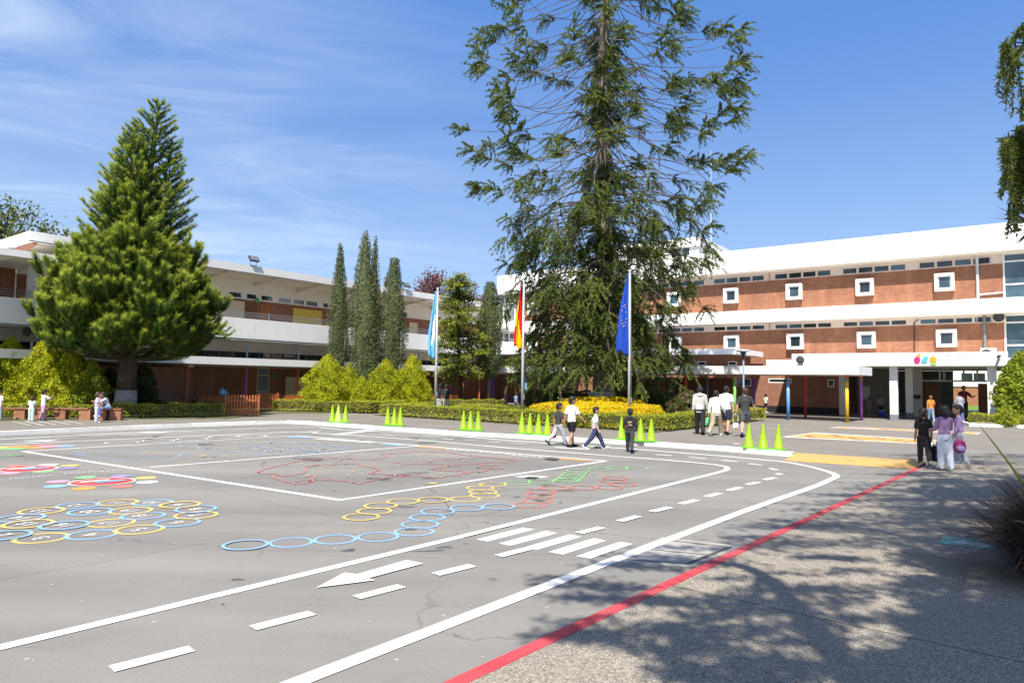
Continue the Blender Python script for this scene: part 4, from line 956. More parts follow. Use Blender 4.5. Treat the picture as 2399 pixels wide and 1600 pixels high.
def fixtures():
    # round outdoor loudspeakers / fans, air conditioner, lamp
    def horn(loc, rz, label, r=.28):
        t = thing('loudspeaker', label, 'loudspeaker', loc, rz, 'round loudspeakers on the walls')
        m = MB(); m.tube([(0,0,0),(0,-.06,0),(0,-.2,0),(0,-.28,0)],[.08,.12,r*.8,r],18); m.build('horn', MAT['creamboard'] if 'cream' in label else MAT['greysteel'], t, True)
        MB().tube([(0,-.285,0),(0,-.30,0)],[r*.82,r*.6],18).build('grille', MAT['grille'], t)
        m = MB(); m.box(-.03,.03,-.02,.25,-.05,.0); m.tube([(0,.1,0),(-.1,.1,-.5)],.02,6); m.build('bracket', MAT['greysteel'], t)
    x, z = RW.px(*ZD(1183,1075),PY-.1); horn(RW.w(x,PY-.05,z), RW.rot, 'dark round loudspeaker above the white canopy, at the left end of the portico fascia', .24)
    x, z = RW.px(*ZE(1380,765),DB_-.3); horn(RW.w(x,DB_-.3,z), RW.rot, 'cream round loudspeaker on the brick beside the glazed right corner', .33)
    x, z = LW.px(*(lambda a,b:(a/3.1367,500+b/3.1367))(182,870),.9); horn(LW.w(x,1.0,z), LW.rot, 'grey round loudspeaker under the left balcony, behind the golden shrubs', .22)
    x, z = RW.px(*ZE(1385,1045),PY-.1)
    t = thing('security_camera', 'small dark camera at the right end of the portico fascia', 'camera', RW.w(x,PY,z), RW.rot)
    MB().tube([(0,0,0),(0,-.1,0)],.03,8).build('arm', MAT['greysteel'], t); MB().tube([(0,-.08,-.02),(-.05,-.34,-.06)],.07,10).build('body', MAT['grille'], t)
    x0, z0 = RW.px(*ZE(1242,1013),6.5); x1, z1 = RW.px(*ZE(1362,985),6.5)
    t = thing('air_conditioner', 'white air conditioner unit on the portico roof', 'air conditioner', RW.w(x0,6.5,z1-.80), RW.rot)
    w_ = x1-x0; MB().box(0,w_,0,.35,.05,.78).build('case', MAT['frame'], t, bevel=.02); m = MB(); m.box(.08,w_-.08,.05,.1,0,.05); m.box(.08,w_-.08,.25,.3,0,.05); m.build('feet', MAT['greysteel'], t)
    MB().tube([(w_*.38,-.012,.42),(w_*.38,.0,.42)],.29,20).build('fan_grille', MAT['grille'], t)
    b = at(1742, 35.0, PV)
    t = thing('street_lamp', 'grey lamp post with a flat lantern behind the walking boys', 'street lamp', b)
    h = height(b,1742,838)-PV
    MB().tube([(0,0,0),(0,0,.4),(0,0,h)],[.07,.05,.045],10).build('post', MAT['bluesteel'], t, True)
    MB().lathe([(.04,h-.05),(.08,h+.10),(.15,h+.28)],14).build('lantern', MAT['darksteel'], t, True); MB().lathe([(.16,h+.285),(.36,h+.33),(.35,h+.38),(.12,h+.42)],18).build('lamp_cap', MAT['pole'], t, True)
fixtures()
# ------------------------------------------------------------------ vegetation
RNG = np.random.RandomState(11)
def nrm(a): return a/(np.linalg.norm(a, axis=-1, keepdims=True)+1e-9)
def leaf_quads(P, D, L, W, rng=RNG, curl=0.0, N=None):
    """one four-cornered leaf per point: base P, pointing along D, length L, half width W (arrays or numbers)"""
    n = len(P); D = nrm(D); r = nrm(np.cross(D, rng.randn(n,3) if N is None else N+rng.randn(n,3)*.38))
    L = np.broadcast_to(np.asarray(L, float).reshape(-1,1) if np.ndim(L) else L, (n,1)); W = np.broadcast_to(np.asarray(W, float).reshape(-1,1) if np.ndim(W) else W, (n,1))
    mid = P+D*L*0.45; tip = P+D*L
    if curl: mid = mid+np.array([0,0,1.0])*L*curl
    V = np.stack([P, mid+r*W, tip, mid-r*W], 1).reshape(-1,3)
    return V, np.arange(n*4).reshape(-1,4)
def needle_tris(P, D, L, W, rng=RNG, N=None):
    n = len(P); D = nrm(D); r = nrm(np.cross(D, rng.randn(n,3) if N is None else N+rng.randn(n,3)*.35))
    L = np.asarray(L, float).reshape(-1,1) if np.ndim(L) else L
    V = np.stack([P-r*W, P+r*W, P+D*L], 1).reshape(-1,3)
    return V, np.arange(n*3).reshape(-1,3)
def curve_pts(ctrl, n):
    return np.array(smooth(ctrl, max(2, n//max(1, len(ctrl)-1))))
LEAF = {}
LEAF['bunya'] = leaf_mat('bunya_leaf', (0.045,0.080,0.028), (0.12,0.168,0.042), (0.34,0.37,0.07), 0.42, 0.45, 0.35)
LEAF['conifer'] = leaf_mat('conifer_needle', (0.035,0.085,0.022), (0.10,0.185,0.035), (0.30,0.36,0.06), 0.40, 0.5, 0.35)
LEAF['tips'] = leaf_mat('conifer_lit_new_tips', (0.16,0.22,0.03), (0.34,0.42,0.05), (0.58,0.60,0.09), 0.42, 0.5, 0.35)  # sunlit tip highlights painted into the colour, on top of pale new growth
LEAF['cypress'] = leaf_mat('cypress_spray', (0.075,0.10,0.045), (0.135,0.17,0.075), (0.20,0.22,0.10), 0.25, 0.6, 0.8, ((0.20,0.13,0.06), 0.96))
LEAF['golden'] = leaf_mat('golden_thuja', (0.15,0.20,0.010), (0.42,0.45,0.016), (0.74,0.70,0.03), 0.36, 0.55, 0.7)
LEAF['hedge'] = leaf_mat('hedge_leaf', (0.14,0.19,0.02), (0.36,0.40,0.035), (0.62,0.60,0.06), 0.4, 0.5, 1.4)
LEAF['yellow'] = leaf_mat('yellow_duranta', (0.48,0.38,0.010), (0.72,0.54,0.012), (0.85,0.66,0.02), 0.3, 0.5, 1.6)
LEAF['dark'] = leaf_mat('dark_shaded_leaf', (0.020,0.032,0.012), (0.045,0.065,0.022), (0.09,0.11,0.035), 0.25, 0.5, 1.5)  # dark green; the tall hedge's tree shade is put into this colour
LEAF['bloom'] = leaf_mat('flowering_leaf', (0.035,0.06,0.015), (0.08,0.11,0.025), (0.16,0.17,0.04), 0.25, 0.5, 1.5, ((0.48,0.10,0.22), 0.90))
LEAF['loose'] = leaf_mat('yellow_green_spray', (0.055,0.085,0.016), (0.16,0.20,0.03), (0.44,0.42,0.04), 0.3, 0.55, 0.6)
LEAF['purple'] = leaf_mat('purple_leaf', (0.07,0.028,0.028), (0.15,0.060,0.055), (0.26,0.12,0.10), 0.3, 0.55, 0.4)
LEAF['tree'] = leaf_mat('broad_leaf', (0.045,0.075,0.015), (0.11,0.15,0.025), (0.24,0.25,0.05), 0.3, 0.5, 0.6)
LEAF['weep'] = leaf_mat('bottlebrush_leaf', (0.07,0.11,0.03), (0.20,0.25,0.05), (0.42,0.42,0.09), 0.4, 0.5, 1.5, ((0.45,0.05,0.04), 0.985))
LEAF['shade'] = leaf_mat('shade_tree_leaf', (0.04,0.07,0.02), (0.08,0.11,0.03), (0.14,0.16,0.04), 0.15, 0.5, 0.6)
LEAF['grass'] = leaf_mat('purple_grass', (0.035,0.027,0.022), (0.10,0.072,0.056), (0.25,0.18,0.13), 0.25, 0.6, 1.5, ((0.34,0.13,0.12), 0.955))
LEAF['spike'] = leaf_mat('spiky_leaf', (0.03,0.05,0.03), (0.07,0.09,0.04), (0.17,0.17,0.06), 0.15, 0.4, 1.0)
LEAF['gplant'] = leaf_mat('green_shrub', (0.10,0.15,0.012), (0.24,0.30,0.022), (0.38,0.42,0.04), 0.3, 0.5, 0.9)
def bark(name, c, sc=6):
    m, N, L, b = M_(name); v = _vec(N, L, (1,1,0.25)); n = _noise(N, L, v, sc, 6, 0.7, 0.5)
    L.new(_mix(N, L, _map(N, L, n, 0.3, 0.7), tuple(q*0.5 for q in c), tuple(q*1.3 for q in c)), b.inputs['Base Color']); b.inputs['Roughness'].default_value = 0.95; b.inputs['Specular IOR Level'].default_value = 0.1
    _bump(N, L, n, b, 0.8, 0.03); return m
BARK = {'grey': bark('grey_bark', (0.19,0.16,0.135)), 'dark': bark('dark_bark', (0.075,0.058,0.045)), 'limb': bark('limb_bark', (0.17,0.145,0.12)), 'pale': bark('pale_twig', (0.34,0.29,0.235)), 'white': plain('whitewashed_bark', (0.30,0.29,0.28), 0.9, 0.35, 5, bump=.4)}

def bunya():
    rng = np.random.RandomState(5)
    b = at(1411, 34.0, PV)
    t = thing('bunya_pine', 'huge tall bunya pine with bare curving limbs and tufted tips in the planted bed', 'tree', b)
    tr = MB(); zs = np.linspace(0,31,32)
    tr.tube([(0.10*math.sin(z*.3),0.08*math.cos(z*.4),z) for z in zs], [0.52*(1-z/36)**0.9+(.18 if z < .6 else 0) for z in zs], 14); tr.build('trunk', BARK['grey'], t, True)
    limbs = MB(); LV = []; WP, WD, WL, WW = [], [], [], []
    def rope(p, d, L, n=84, leaf=0.10):
        s = rng.rand(n); q = p+d*L*s[:,None]+np.array([0,0,-1.0])*(0.34*L*(s**2))[:,None]
        r = rng.randn(n,3); r = nrm(r-d*(r@d)[:,None]); dd = d*0.75+r*0.8+np.array([0,0,.12])
        WP.append(q); WD.append(dd); WL.append(leaf*(0.7+.6*rng.rand(n))); WW.append(np.full(n, 0.019))
    def tuft(p, tdir, n, L, back=0.0):
        side = nrm(np.cross(tdir,[0,0,1])); up = np.cross(side, tdir)
        for j in range(n):
            a = rng.uniform(-1.9,1.9)+(-math.pi/2 if rng.rand() < .75 else math.pi/2); q = p-tdir*back*rng.rand()
            d = nrm(tdir*(0.35+.6*rng.rand())+side*math.cos(a)*0.85+up*math.sin(a)*0.75); rope(q, d, L*(.65+.6*rng.rand()))
        rope(p, tdir, L)
    def limb(z0, az, R, shape, r0, tufts, n, L, back=.5):
        c, s_ = math.cos(az), math.sin(az); k = 14; pts = []; w1 = rng.randn()*.22; w2 = rng.randn()*.12
        for i in range(k+1):
            s = i/k; r = R*s
            if shape[0] == 'flat':    # falls away from the trunk then levels and lifts
                z = z0-shape[1]*(1-(1-s)**2.0)+shape[2]*max(0,s-.72)**2*12
            else:                     # arches out and droops
                z = z0+shape[2]*s-shape[1]*s**2.2; r = R*(s-0.18*s**3)
            wob = (w1*math.sin(3.1*s)+w2*math.sin(7*s))*s*R*.35
            pts.append(np.array([r*c-wob*s_, r*s_+wob*c, z+w2*.4*math.sin(5*s)]))
        limbs.tube(pts, [r0*(1-.7*i/k) for i in range(k+1)], 5, False)
        P = np.array(pts)
        for f0 in tufts:
            f = min(f0,.999)*k; i = int(f); p = P[i]+(P[i+1]-P[i])*(f-i); td = nrm(P[i+1]-P[i]); tuft(p, td, n if f0 > .9 else int(n*.7), L, back)
    # upper storey: long bare limbs, tuft only at the end
    z = 11.2
    while z < 29.5:
        m_ = rng.randint(7,10) if z > 13 else 6
        for j in range(m_):
            az = 2*math.pi*(j+rng.rand()*.8)/m_+z*1.7
            if z > 12.6:
                Rm = 7.3-0.019*max(0,z-14)**2
                R = Rm*(0.62+.40*rng.rand()**.55); limb(z+rng.rand()*.5, az, R, ('flat', 1.7+1.7*rng.rand()-(0.05*(z-14)), .2+.8*rng.rand()), 0.030, [1.0]+([.62] if rng.rand() < .09 else []), 16, 0.68, .75)
            else:
                R = 4.6+2.4*rng.rand(); limb(z+rng.rand()*.4, az, R, ('arch', 3.0+2.8*rng.rand(), 0.9), 0.036, [1.0], 9, 0.66, .7)
        z += 0.60
    for j in range(16):      # bare drooping arcs
        az = rng.rand()*6.28; limb(9.5+4.0*rng.rand(), az, 3.0+3.6*rng.rand(), ('arch', 4.5+3*rng.rand(), 1.3), 0.028, [1.0], 7, 0.6)
    for j in range(185):     # tufts close to the stem
        z0 = 5+14.5*rng.rand()**1.15; az = rng.rand()*6.28; limb(z0, az, 0.45+1.1*rng.rand()*(1.3 if z0 < 12 else .7), ('arch', .3+.3*rng.rand(), .25), 0.02, [1.0], 6, 0.55, .4)
    for j in range(270):     # lower storey: ragged hanging boughs in separate clumps
        z0 = 2.2+10.0*rng.rand(); az = rng.rand()*6.28
        Rm = (6.3 if z0 > 6 else 5.4); R = Rm*(0.34+.74*rng.rand()**.8)*(.78 if math.sin(az) < -.25 else 1); dr = (0.4+2.0*rng.rand())*min(1, z0/4.5)
        limb(z0, az, R, ('arch', dr, .35), 0.034, [1.0,.78] if rng.rand() < .5 else [1.0], 8, 0.66, .6)
    for j in range(34):      # hanging curtains low down
        az = rng.rand()*6.28; limb(4.0+3.8*rng.rand(), az, (3.4+2.6*rng.rand())*(.78 if math.sin(az) < -.25 else 1), ('arch', 2.2+1.6*rng.rand(), .2), 0.03, [1.0,.84,.66], 8, 0.75, .5)
    limbs.build('limb', BARK['limb'], t)
    P = np.concatenate(WP); D = np.concatenate(WD); Ls = np.concatenate(WL); W = np.concatenate(WW)
    ok = P[:,2] > 0.9; P, D, Ls, W = P[ok], D[ok], Ls[ok], W[ok]
    np_mesh('crown', [leaf_quads(P, D, Ls, W, rng, N=np.array([-.2,-.45,.75]))], LEAF['bunya'], t)
    # stone plinth in front of it
    q = at(1407, 32.9, PV); hz = height(q,1407,918)-PV
    s = MB(); s.box(-.56,.56,-.2,.2,0,hz-.10); s.box(-.62,.62,-.26,.26,hz-.1,hz); s.box(-.7,.7,-.32,.32,0,.2)
    o = s.build('stone_plinth', MAT['stone'], bevel=.02); o.location = tuple(q); o.rotation_euler = (0,0,math.radians(-8)); tag(o, 'grey stone plinth at the foot of the bunya pine', 'plinth')
bunya()

TIPF = []
def foxtail(P, D, L, W, pts, rad, dens, rng, lift=0.55):
    pts = np.asarray(pts); seg = np.linalg.norm(np.diff(pts, axis=0), axis=1); tot = seg.sum(); n = max(8, int(dens*tot))
    f = rng.rand(n)*(len(pts)-1); i = np.minimum(f.astype(int), len(pts)-2); q = pts[i]+(pts[i+1]-pts[i])*(f-i)[:,None]; t = nrm(pts[i+1]-pts[i])
    r = rng.randn(n,3); r = nrm(r-t*(r*t).sum(1,keepdims=True)); d = r*0.8+t*0.75+np.array([0,0,lift*0.5])
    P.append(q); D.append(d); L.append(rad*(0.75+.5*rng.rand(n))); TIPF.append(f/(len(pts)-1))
def big_conifer():
    rng = np.random.RandomState(21)
    b = at(296, 29.6, PV); t = thing('foxtail_conifer', 'dark green conical conifer with foxtail boughs and whitewashed trunk on the left', 'tree', b)
    Ht = height(b, 356, 246)-PV
    tr = MB(); k = 22; zs = np.linspace(1.15, Ht-.1, k); tr.tube([(0.9*(z/Ht)**1.6,0,z) for z in zs], [0.40*(1-z/Ht)**.75+.012 for z in zs], 12); trunk = tr.build('trunk', BARK['dark'], t, True)
    m = MB(); m.tube([(0.02,0,0),(0.02,0,.2),(0.02,0,.6),(0.02,0,1.16)], [.60,.50,.445,.415], 14); m.build('whitewashed_base', BARK['white'], trunk, True)
    P, D, L = [], [], []; tw = MB()
    def bough(p0, az, R, rise, up, rad, dens=170, r=.02):
        pts = []
        for i in range(7):
            s = i/6; pts.append(p0+np.array([R*s*math.cos(az), R*s*math.sin(az), R*(rise*s+up*s*s)]))
        tw.tube(pts, [r*(1-.7*i/6) for i in range(7)], 4, False); foxtail(P, D, L, None, pts[1:], rad, dens, rng); return pts
    def spire(x0, y0, z0, z1, Rb, n0=7, step=.36):
        z = z0
        while z < z1-.1:
            f = (z1-z)/(z1-z0); R = Rb*(f**0.62); n = max(4,int(n0*(.55+.45*f)))
            for j in range(n):
                az = 2*math.pi*(j+.6*rng.rand())/n+z*2.1; xx = x0(z); bough(np.array([xx,y0,z]), az, R*(.85+.3*rng.rand())+.12, .30+.25*rng.rand(), .26, .135+.075*f, 250)
            z += step*(.55+.6*f)
        foxtail(P, D, L, None, [np.array([x0(z1-1.6),y0,z1-1.6]), np.array([x0(z1),y0,z1])], .10, 110, rng)
        tw.tube([(x0(z0),y0,z0),(x0(z1),y0,z1)],[.07,.012],5,False)
    ax = lambda z: 0.9*(z/Ht)**1.6
    spire(ax, 0, 5.5, Ht, 2.25, 9)
    hz = height(b, 279, 290)-PV; spire(lambda z: -0.55+0.05*(z-7), .2, 6.6, hz, 1.25, 7)
    spire(lambda z: 0.15+0.02*(z-7), -.6, 6.6, height(b,312,300)-PV, 1.3, 7)
    spire(lambda z: 1.15+0.055*(z-7), .2, 6.4, height(b,394,338)-PV, 1.1, 7)
    spire(lambda z: -0.2, -.9, 6.0, 10.4, 1.2, 7); spire(lambda z: .8, -.8, 6.0, 10.6, 1.1, 7)
    # broad lower boughs carrying rounded foxtail clumps
    def clump(p, az):
        for i in range(5): bough(p, az+rng.uniform(-1.5,1.5), .30+.28*rng.rand(), .5+.8*rng.rand(), .6, .235, 330, .014)
    for j in range(114):
        z0 = 2.45+.68*(j % 6)+.16*rng.rand(); az = 6.28*(j//6+.5*rng.rand()+.37*(j % 6))/19; f = (6.0-z0)/3.5
        R = (1.75+1.45*min(1, f*1.5))*(.66+.36*rng.rand()); main = bough(np.array([ax(z0),0,z0]), az, R, 0.10+.22*rng.rand()-0.16*f, .10, .17, 90, .055)
        clump(main[6], az)
        for i in range(4):
            k_ = rng.randint(3,6); p = main[k_]+(main[k_+1]-main[k_])*rng.rand(); a2 = az+rng.uniform(-1.2,1.2); q = bough(p, a2, .45+.4*rng.rand(), .25+.3*rng.rand(), .2, .18, 160, .02); clump(q[6], a2)
    # drooping fringe on the right edge, low
    for j in range(8):
        az = rng.uniform(-.5,.3); main = bough(np.array([1.6,0,3.6+rng.rand()*.9]), az, 2.2+.5*rng.rand(), -.22, .12, .15, 130, .04)
        for i in range(4): bough(main[3+i % 3], az+rng.uniform(-1,1), .6, .2, .4, .15, 190)
    tw.build('limb', BARK['dark'], t)
    P = np.concatenate(P); D = np.concatenate(D); L = np.concatenate(L)
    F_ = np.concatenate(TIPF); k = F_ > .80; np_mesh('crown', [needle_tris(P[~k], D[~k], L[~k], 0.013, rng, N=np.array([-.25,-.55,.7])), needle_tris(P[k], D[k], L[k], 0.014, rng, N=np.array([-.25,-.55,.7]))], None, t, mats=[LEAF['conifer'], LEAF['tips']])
big_conifer()

def spindle(name, label, xn, Z, ztop, rmax, prof, mat, seed, n, sp=(.12,.024), lumpy=1.0, lean=0.0, base=0.0, group=None, twin=None, trunk=0.06, cat='cypress', up=1.0, flat=1.0):
    """columnar or conical shrub: leaf sprays through a lumpy shell, over an inner core of the same foliage"""
    rng = np.random.RandomState(seed); b = at(xn, Z, PV); t = thing(name, label, cat, b, 0, group); Ht = ztop-PV
    MB().tube([(0,0,0),(lean*.3,0,Ht*.4),(lean*.9,0,Ht*.9)],[trunk,trunk*.8,trunk*.25],8).build('trunk', BARK['grey'], t, True)
    cores = [(0,0,Ht,rmax,lean)]+(twin or [])
    ch = []; tot = sum(c[2]*c[3] for c in cores)
    for (ox,oy,h,r,ln) in cores:
        m = int(n*h*r/tot); s = rng.rand(m)
        # area weighting along the height
        pr = np.array([prof(q) for q in np.linspace(0,1,60)]); cdf = np.cumsum(pr+.05); cdf /= cdf[-1]; s = np.interp(s, cdf, np.linspace(0,1,60))
        th = rng.rand(m)*2*math.pi; ph = rng.rand(6)*6
        lump = 1+.10*np.sin(3*th+9*s+ph[0])+.09*np.sin(5*th-14*s+ph[1])+.07*np.sin(8*th+23*s+ph[2])+.06*np.sin(2*th+31*s+ph[3])
        lump = 1+(lump-1)*lumpy+.05*lumpy*np.sin(13*th+19*s+ph[4])*np.sin(41*s+ph[5]); rr = r*np.interp(s, np.linspace(0,1,60), pr)*lump*(0.74+.30*rng.rand(m)**.6)
        z = base+(h-base)*s
        Pp = np.stack([ox+ln*s+rr*np.cos(th), oy+rr*np.sin(th)*flat, z],1)
        out = np.stack([np.cos(th),np.sin(th),np.zeros(m)],1)
        D = out*0.25+np.array([0,0,up*.8])+rng.randn(m,3)*.5
        ch.append(leaf_quads(Pp, D, sp[0]*(.6+.8*rng.rand(m)), sp[1]*(.7+.6*rng.rand(m)), rng, N=out+np.array([0,0,.45])))
        c = MB(); ss = np.linspace(0.02,0.97,14)
        c.tube([(ox+ln*q, oy, base+(h-base)*q) for q in ss], [max(.02, r*prof(q)*(.62-.14*(lumpy > 1))) for q in ss], 9)
        ch.append((np.array(c.v), c.f))
    np_mesh('foliage', ch, mat, t); return t
cyl_p = lambda s: (min(1, s*4+.62))*(1-(max(0,s-.32)/.68)**2.1)**.8*(1-.08*math.sin(9*s))+.02
cone_p = lambda s: max(.02, (0.80+.67*s if s < .30 else (1-((s-.30)/.70)**1.7)**.86))
egg_p = lambda s: max(.02, min(1, .72+1.4*s)*(1-(max(0,s-.25)/.75)**1.9)**.85)
def topz(xn, Z, yn): return height(at(xn,Z), xn, yn)
GC = 'columnar cypresses on the lawn before the left wing'
spindle('cypress','thin leaning brownish cypress, first of the row beside the conifer gap',792,40.5,topz(792,40.5,566),.50,cyl_p,LEAF['cypress'],31,11000,lean=-.10,group=GC)
spindle('cypress','tallest broad cypress with a forked tip, between the thin one and the rounded one',852,40.6,topz(846,40.6,541),.86,cyl_p,LEAF['cypress'],32,20000,group=GC,lean=-.12,twin=[(.42,.1,topz(860,40.6,552)-PV,.40,.05)])
spindle('cypress','shorter rounded-top cypress behind the two right golden shrubs',917,41.2,topz(917,41.2,605),.70,lambda s: cyl_p(s*.93),LEAF['cypress'],33,15000,group=GC)
spindle('cypress','lone cypress on a bare trunk between the yellow green tree and the striped flag',1145,45.5,topz(1145,45.5,662),.76,lambda s: (min(1,s*3+.55))*(1-max(0,s-.6)/.4*.62)*(1 if s < .96 else .7),LEAF['cypress'],34,14000,base=2.0,group=GC,trunk=.11)
GG = 'clipped golden shrubs at the cypress feet'
for i,(lab,xn,Z,yt,hw) in enumerate([('broad golden cone shrub at the left of the cypress group',766,38.0,831,56),('smallest golden shrub, low between the two broad cones',848,36.9,881,25),('golden cone shrub below the rounded cypress, left of the last one',903,38.2,841,43),('golden cone shrub at the right end of the cypress group',966,38.6,831,42),('narrow golden shrub half hidden behind the tallest cypress',818,39.3,852,26)]):
    spindle('golden_shrub',lab,xn,Z,topz(xn,Z,yt),hw*.93/1620*Z,cone_p if i != 1 else egg_p,LEAF['golden'],41+i,int(13000*(hw/45)**1.2),(.09,.020),lumpy=1.55,group=GG,trunk=.05,cat='shrub')
GL = 'golden shrubs in a bank at the left edge'
for i,(lab,xn,yt,hw,Z) in enumerate([('golden shrub cut off by the left edge of the bank',-45,800,55,29.6),('golden rounded shrub second in the left bank',22,790,46,29.9),('tallest pointed golden shrub in the left bank',112,784,50,29.6),('lower golden shrub right of the tallest one in the left bank',168,812,42,29.3),('greenish lowest shrub at the right end of the left bank',213,842,36,29.4)]):
    spindle('bank_shrub',lab,xn,Z,topz(xn,Z,yt),hw/1620*Z,egg_p,LEAF['golden'] if i < 4 else LEAF['gplant'],51+i,int(13000*(hw/45)**1.2),(.10,.026),lumpy=1.8,group=GL,trunk=.05,cat='shrub',up=.6)
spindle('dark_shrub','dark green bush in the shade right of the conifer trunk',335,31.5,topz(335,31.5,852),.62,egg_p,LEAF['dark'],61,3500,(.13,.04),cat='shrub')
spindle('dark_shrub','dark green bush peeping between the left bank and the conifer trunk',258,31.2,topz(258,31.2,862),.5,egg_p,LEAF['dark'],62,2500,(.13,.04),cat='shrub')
spindle('cone_shrub','bright green conical shrub beside the right portico pier',2392,33.0,topz(2392,33,825),1.02,cone_p,LEAF['gplant'],63,8000,(.15,.05),cat='shrub',up=.6)
spindle('round_shrub','small round yellow green bush at the foot of the right conical shrub',2357,32.0,topz(2357,32,948),.42,egg_p,LEAF['hedge'],64,1800,(.10,.035),cat='shrub')
spindle('flowering_bush','dark bush with pink flowers behind the walking boys',1612,32.5,topz(1612,32.5,916),.88,lambda s: max(.05,(1-s**4)*1.0),LEAF['bloom'],65,6000,(.12,.04),cat='shrub',up=.4)

TWIG = bark('hedge_twigs', (0.085,0.082,0.030), 14)
def hedge(label, pts, w, h, mat, seed, dens=620, name='hedge', z0=PV, sp=(.062,.017), gap=0.25, round_=.10, group=None, stems=True):
    rng = np.random.RandomState(seed); P = [np.array(p[:2], float) for p in pts]
    c0 = P[0]; t = thing(name, label, 'hedge', (*c0, z0), 0, group)
    core = MB(); PP, DD_, NN = [], [], []
    off = [];
    for i in range(len(P)):
        a = P[max(i-1,0)]; b = P[min(i+1,len(P)-1)]; tt = nrm(b-a); nn = np.array([-tt[1],tt[0]]); k = 1
        if 0 < i < len(P)-1: t1 = nrm(P[i]-P[i-1]); k = 1/max(.6,abs(t1@tt))
        off.append(nn*k)
    def add(n, f):
        nonlocal PP, DD_
    for i in range(len(P)-1):
        p, q = P[i]-c0, P[i+1]-c0; l = np.linalg.norm(q-p); tt = (q-p)/l; nn = np.array([-tt[1],tt[0]])
        c = .82; hw = w/2*c
        a, b, c_, d = p+off[i]*hw, q+off[i+1]*hw, q-off[i+1]*hw, p-off[i]*hw
        core.add([(*a,gap),(*b,gap),(*c_,gap),(*d,gap),(*a,h*.9),(*b,h*.9),(*c_,h*.9),(*d,h*.9)],[(3,2,1,0),(4,5,6,7),(0,1,5,4),(1,2,6,5),(2,3,7,6),(3,0,4,7)])
        # surface leaves: top and two sides
        per = w+2*h; n = int(dens*l*per); s = rng.rand(n); u = rng.rand(n)*per
        keep = (np.abs(u-h-w/2) < w/2+.14) | (rng.rand(n) < .62); s = s[keep]; u = u[keep]; n = len(u)
        lw = 1+.10*np.sin(s*l*2.1+seed)+.07*np.sin(s*l*5.3+2*seed); lh = 1+.06*np.sin(s*l*1.7+seed*3)+.05*np.sin(s*l*6.1)
        x = np.where(u < h, -w/2, np.where(u < h+w, u-h-w/2, w/2)); z = np.where(u < h, u, np.where(u < h+w, h, per-u))
        k = np.minimum(1, z/h); x = x*lw*np.where(z > h*.8, 1-.12*(z/h-.8)*5*.6, 1); z = np.maximum(z,gap*.35+.25*gap*rng.rand(n))*lh
        mx = (1-s)[:,None]*off[i]+s[:,None]*off[i+1]
        base = p+(q-p)*s[:,None]+mx*x[:,None]
        out = np.where((u < h)[:,None], np.array([*(-nn),.25]), np.where((u < h+w)[:,None], np.array([0,0,1.]), np.array([*nn,.25])))
        PP.append(np.column_stack([base, z])-out*.05*rng.rand(n)[:,None]); DD_.append(out*.12+rng.randn(n,3)*.6+np.array([0,0,.25])); NN.append(out+np.array([0,0,.5]))
    for e, (p, d) in enumerate(((P[0]-c0, nrm(P[0]-P[1])), (P[-1]-c0, nrm(P[-1]-P[-2])))):
        n = int(dens*w*h); nn = np.array([-d[1],d[0]]); x = (rng.rand(n)-.5)*w; z = gap*.5+(h-gap*.5)*rng.rand(n)
        PP.append(np.column_stack([p+nn*x[:,None]+d*.03, z])); DD_.append(np.array([*d,.2])*.12+rng.randn(n,3)*.6); NN.append(np.tile([*d,.6],(n,1)))
    Pp = np.concatenate(PP); Dd = np.concatenate(DD_); n = len(Pp)
    np_mesh('foliage', [leaf_quads(Pp, Dd, sp[0]*(.6+.9*rng.rand(n)), sp[1]*(.7+.6*rng.rand(n)), rng, N=np.concatenate(NN)), (np.array(core.v), core.f)], None, t, mats=[mat, TWIG])
    if stems:
        st = MB(); tot = 0
        for i in range(len(P)-1):
            l = np.linalg.norm(P[i+1]-P[i]); k = int(l/.16)
            for j in range(k):
                q = P[i]+(P[i+1]-P[i])*((j+rng.rand())/k)+off[i]*(rng.rand()-.5)*w*.75-c0; st.tube([(q[0],q[1],0),(q[0]+rng.randn()*.05,q[1]+rng.randn()*.05,gap+.12)],.012,4,False)
        st.build('stems', BARK['pale'], t)['kind'] = 'stuff'
    return t
ow = 0.42
hedge('long low clipped hedge along the front of the planted bed, behind the lime cones',[bed(0.45,ow),bed(14.6,ow)],.80,.60,LEAF['hedge'],71)
hedge('low clipped hedge running back from the bed corner behind the walking boys',[bed(0.42,1.0),bed(0.42,12.4)],.80,.60,LEAF['hedge'],72)
hedge('low hedge between the picket gate and the front bed, under the golden shrubs',[at(650,36.9),at(868,36.1),at(1000,39.5)],.75,.62,LEAF['hedge'],73)
hedge('low hedge behind the light blue flag pole',[at(880,40.6),at(1010,37.2),at(1225,34.3)],.7,.56,LEAF['hedge'],74,480)
hedge('farther low hedge behind the two adults in dark shirts',[at(760,42.0),at(960,43.8),at(1180,42.0)],.7,.62,LEAF['hedge'],75,360)
hedge('clipped hedge under the conifer, ending at the picket fence',[at(272,28.9),at(400,29.6),at(522,30.9)],.85,.60,LEAF['hedge'],76)
hedge('low hedge behind the benches on the left',[at(-120,27.9),at(0,28.3),at(225,28.8)],.7,.55,LEAF['hedge'],77)
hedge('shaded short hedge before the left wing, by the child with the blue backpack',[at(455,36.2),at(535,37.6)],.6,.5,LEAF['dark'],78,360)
hedge('tall dark shaded hedge behind the stone plinth and bunya pine',[at(1234,38.4),at(1420,37.4),at(1580,36.6)],1.0,1.32,LEAF['dark'],79,420,sp=(.08,.024))  # shade of the big tree is painted into the dark leaves
hedge('low hedge with yellow tips in the white edged planter at the right',[at(2272,33.0),at(2480,31.5)],.8,.55,LEAF['hedge'],80)
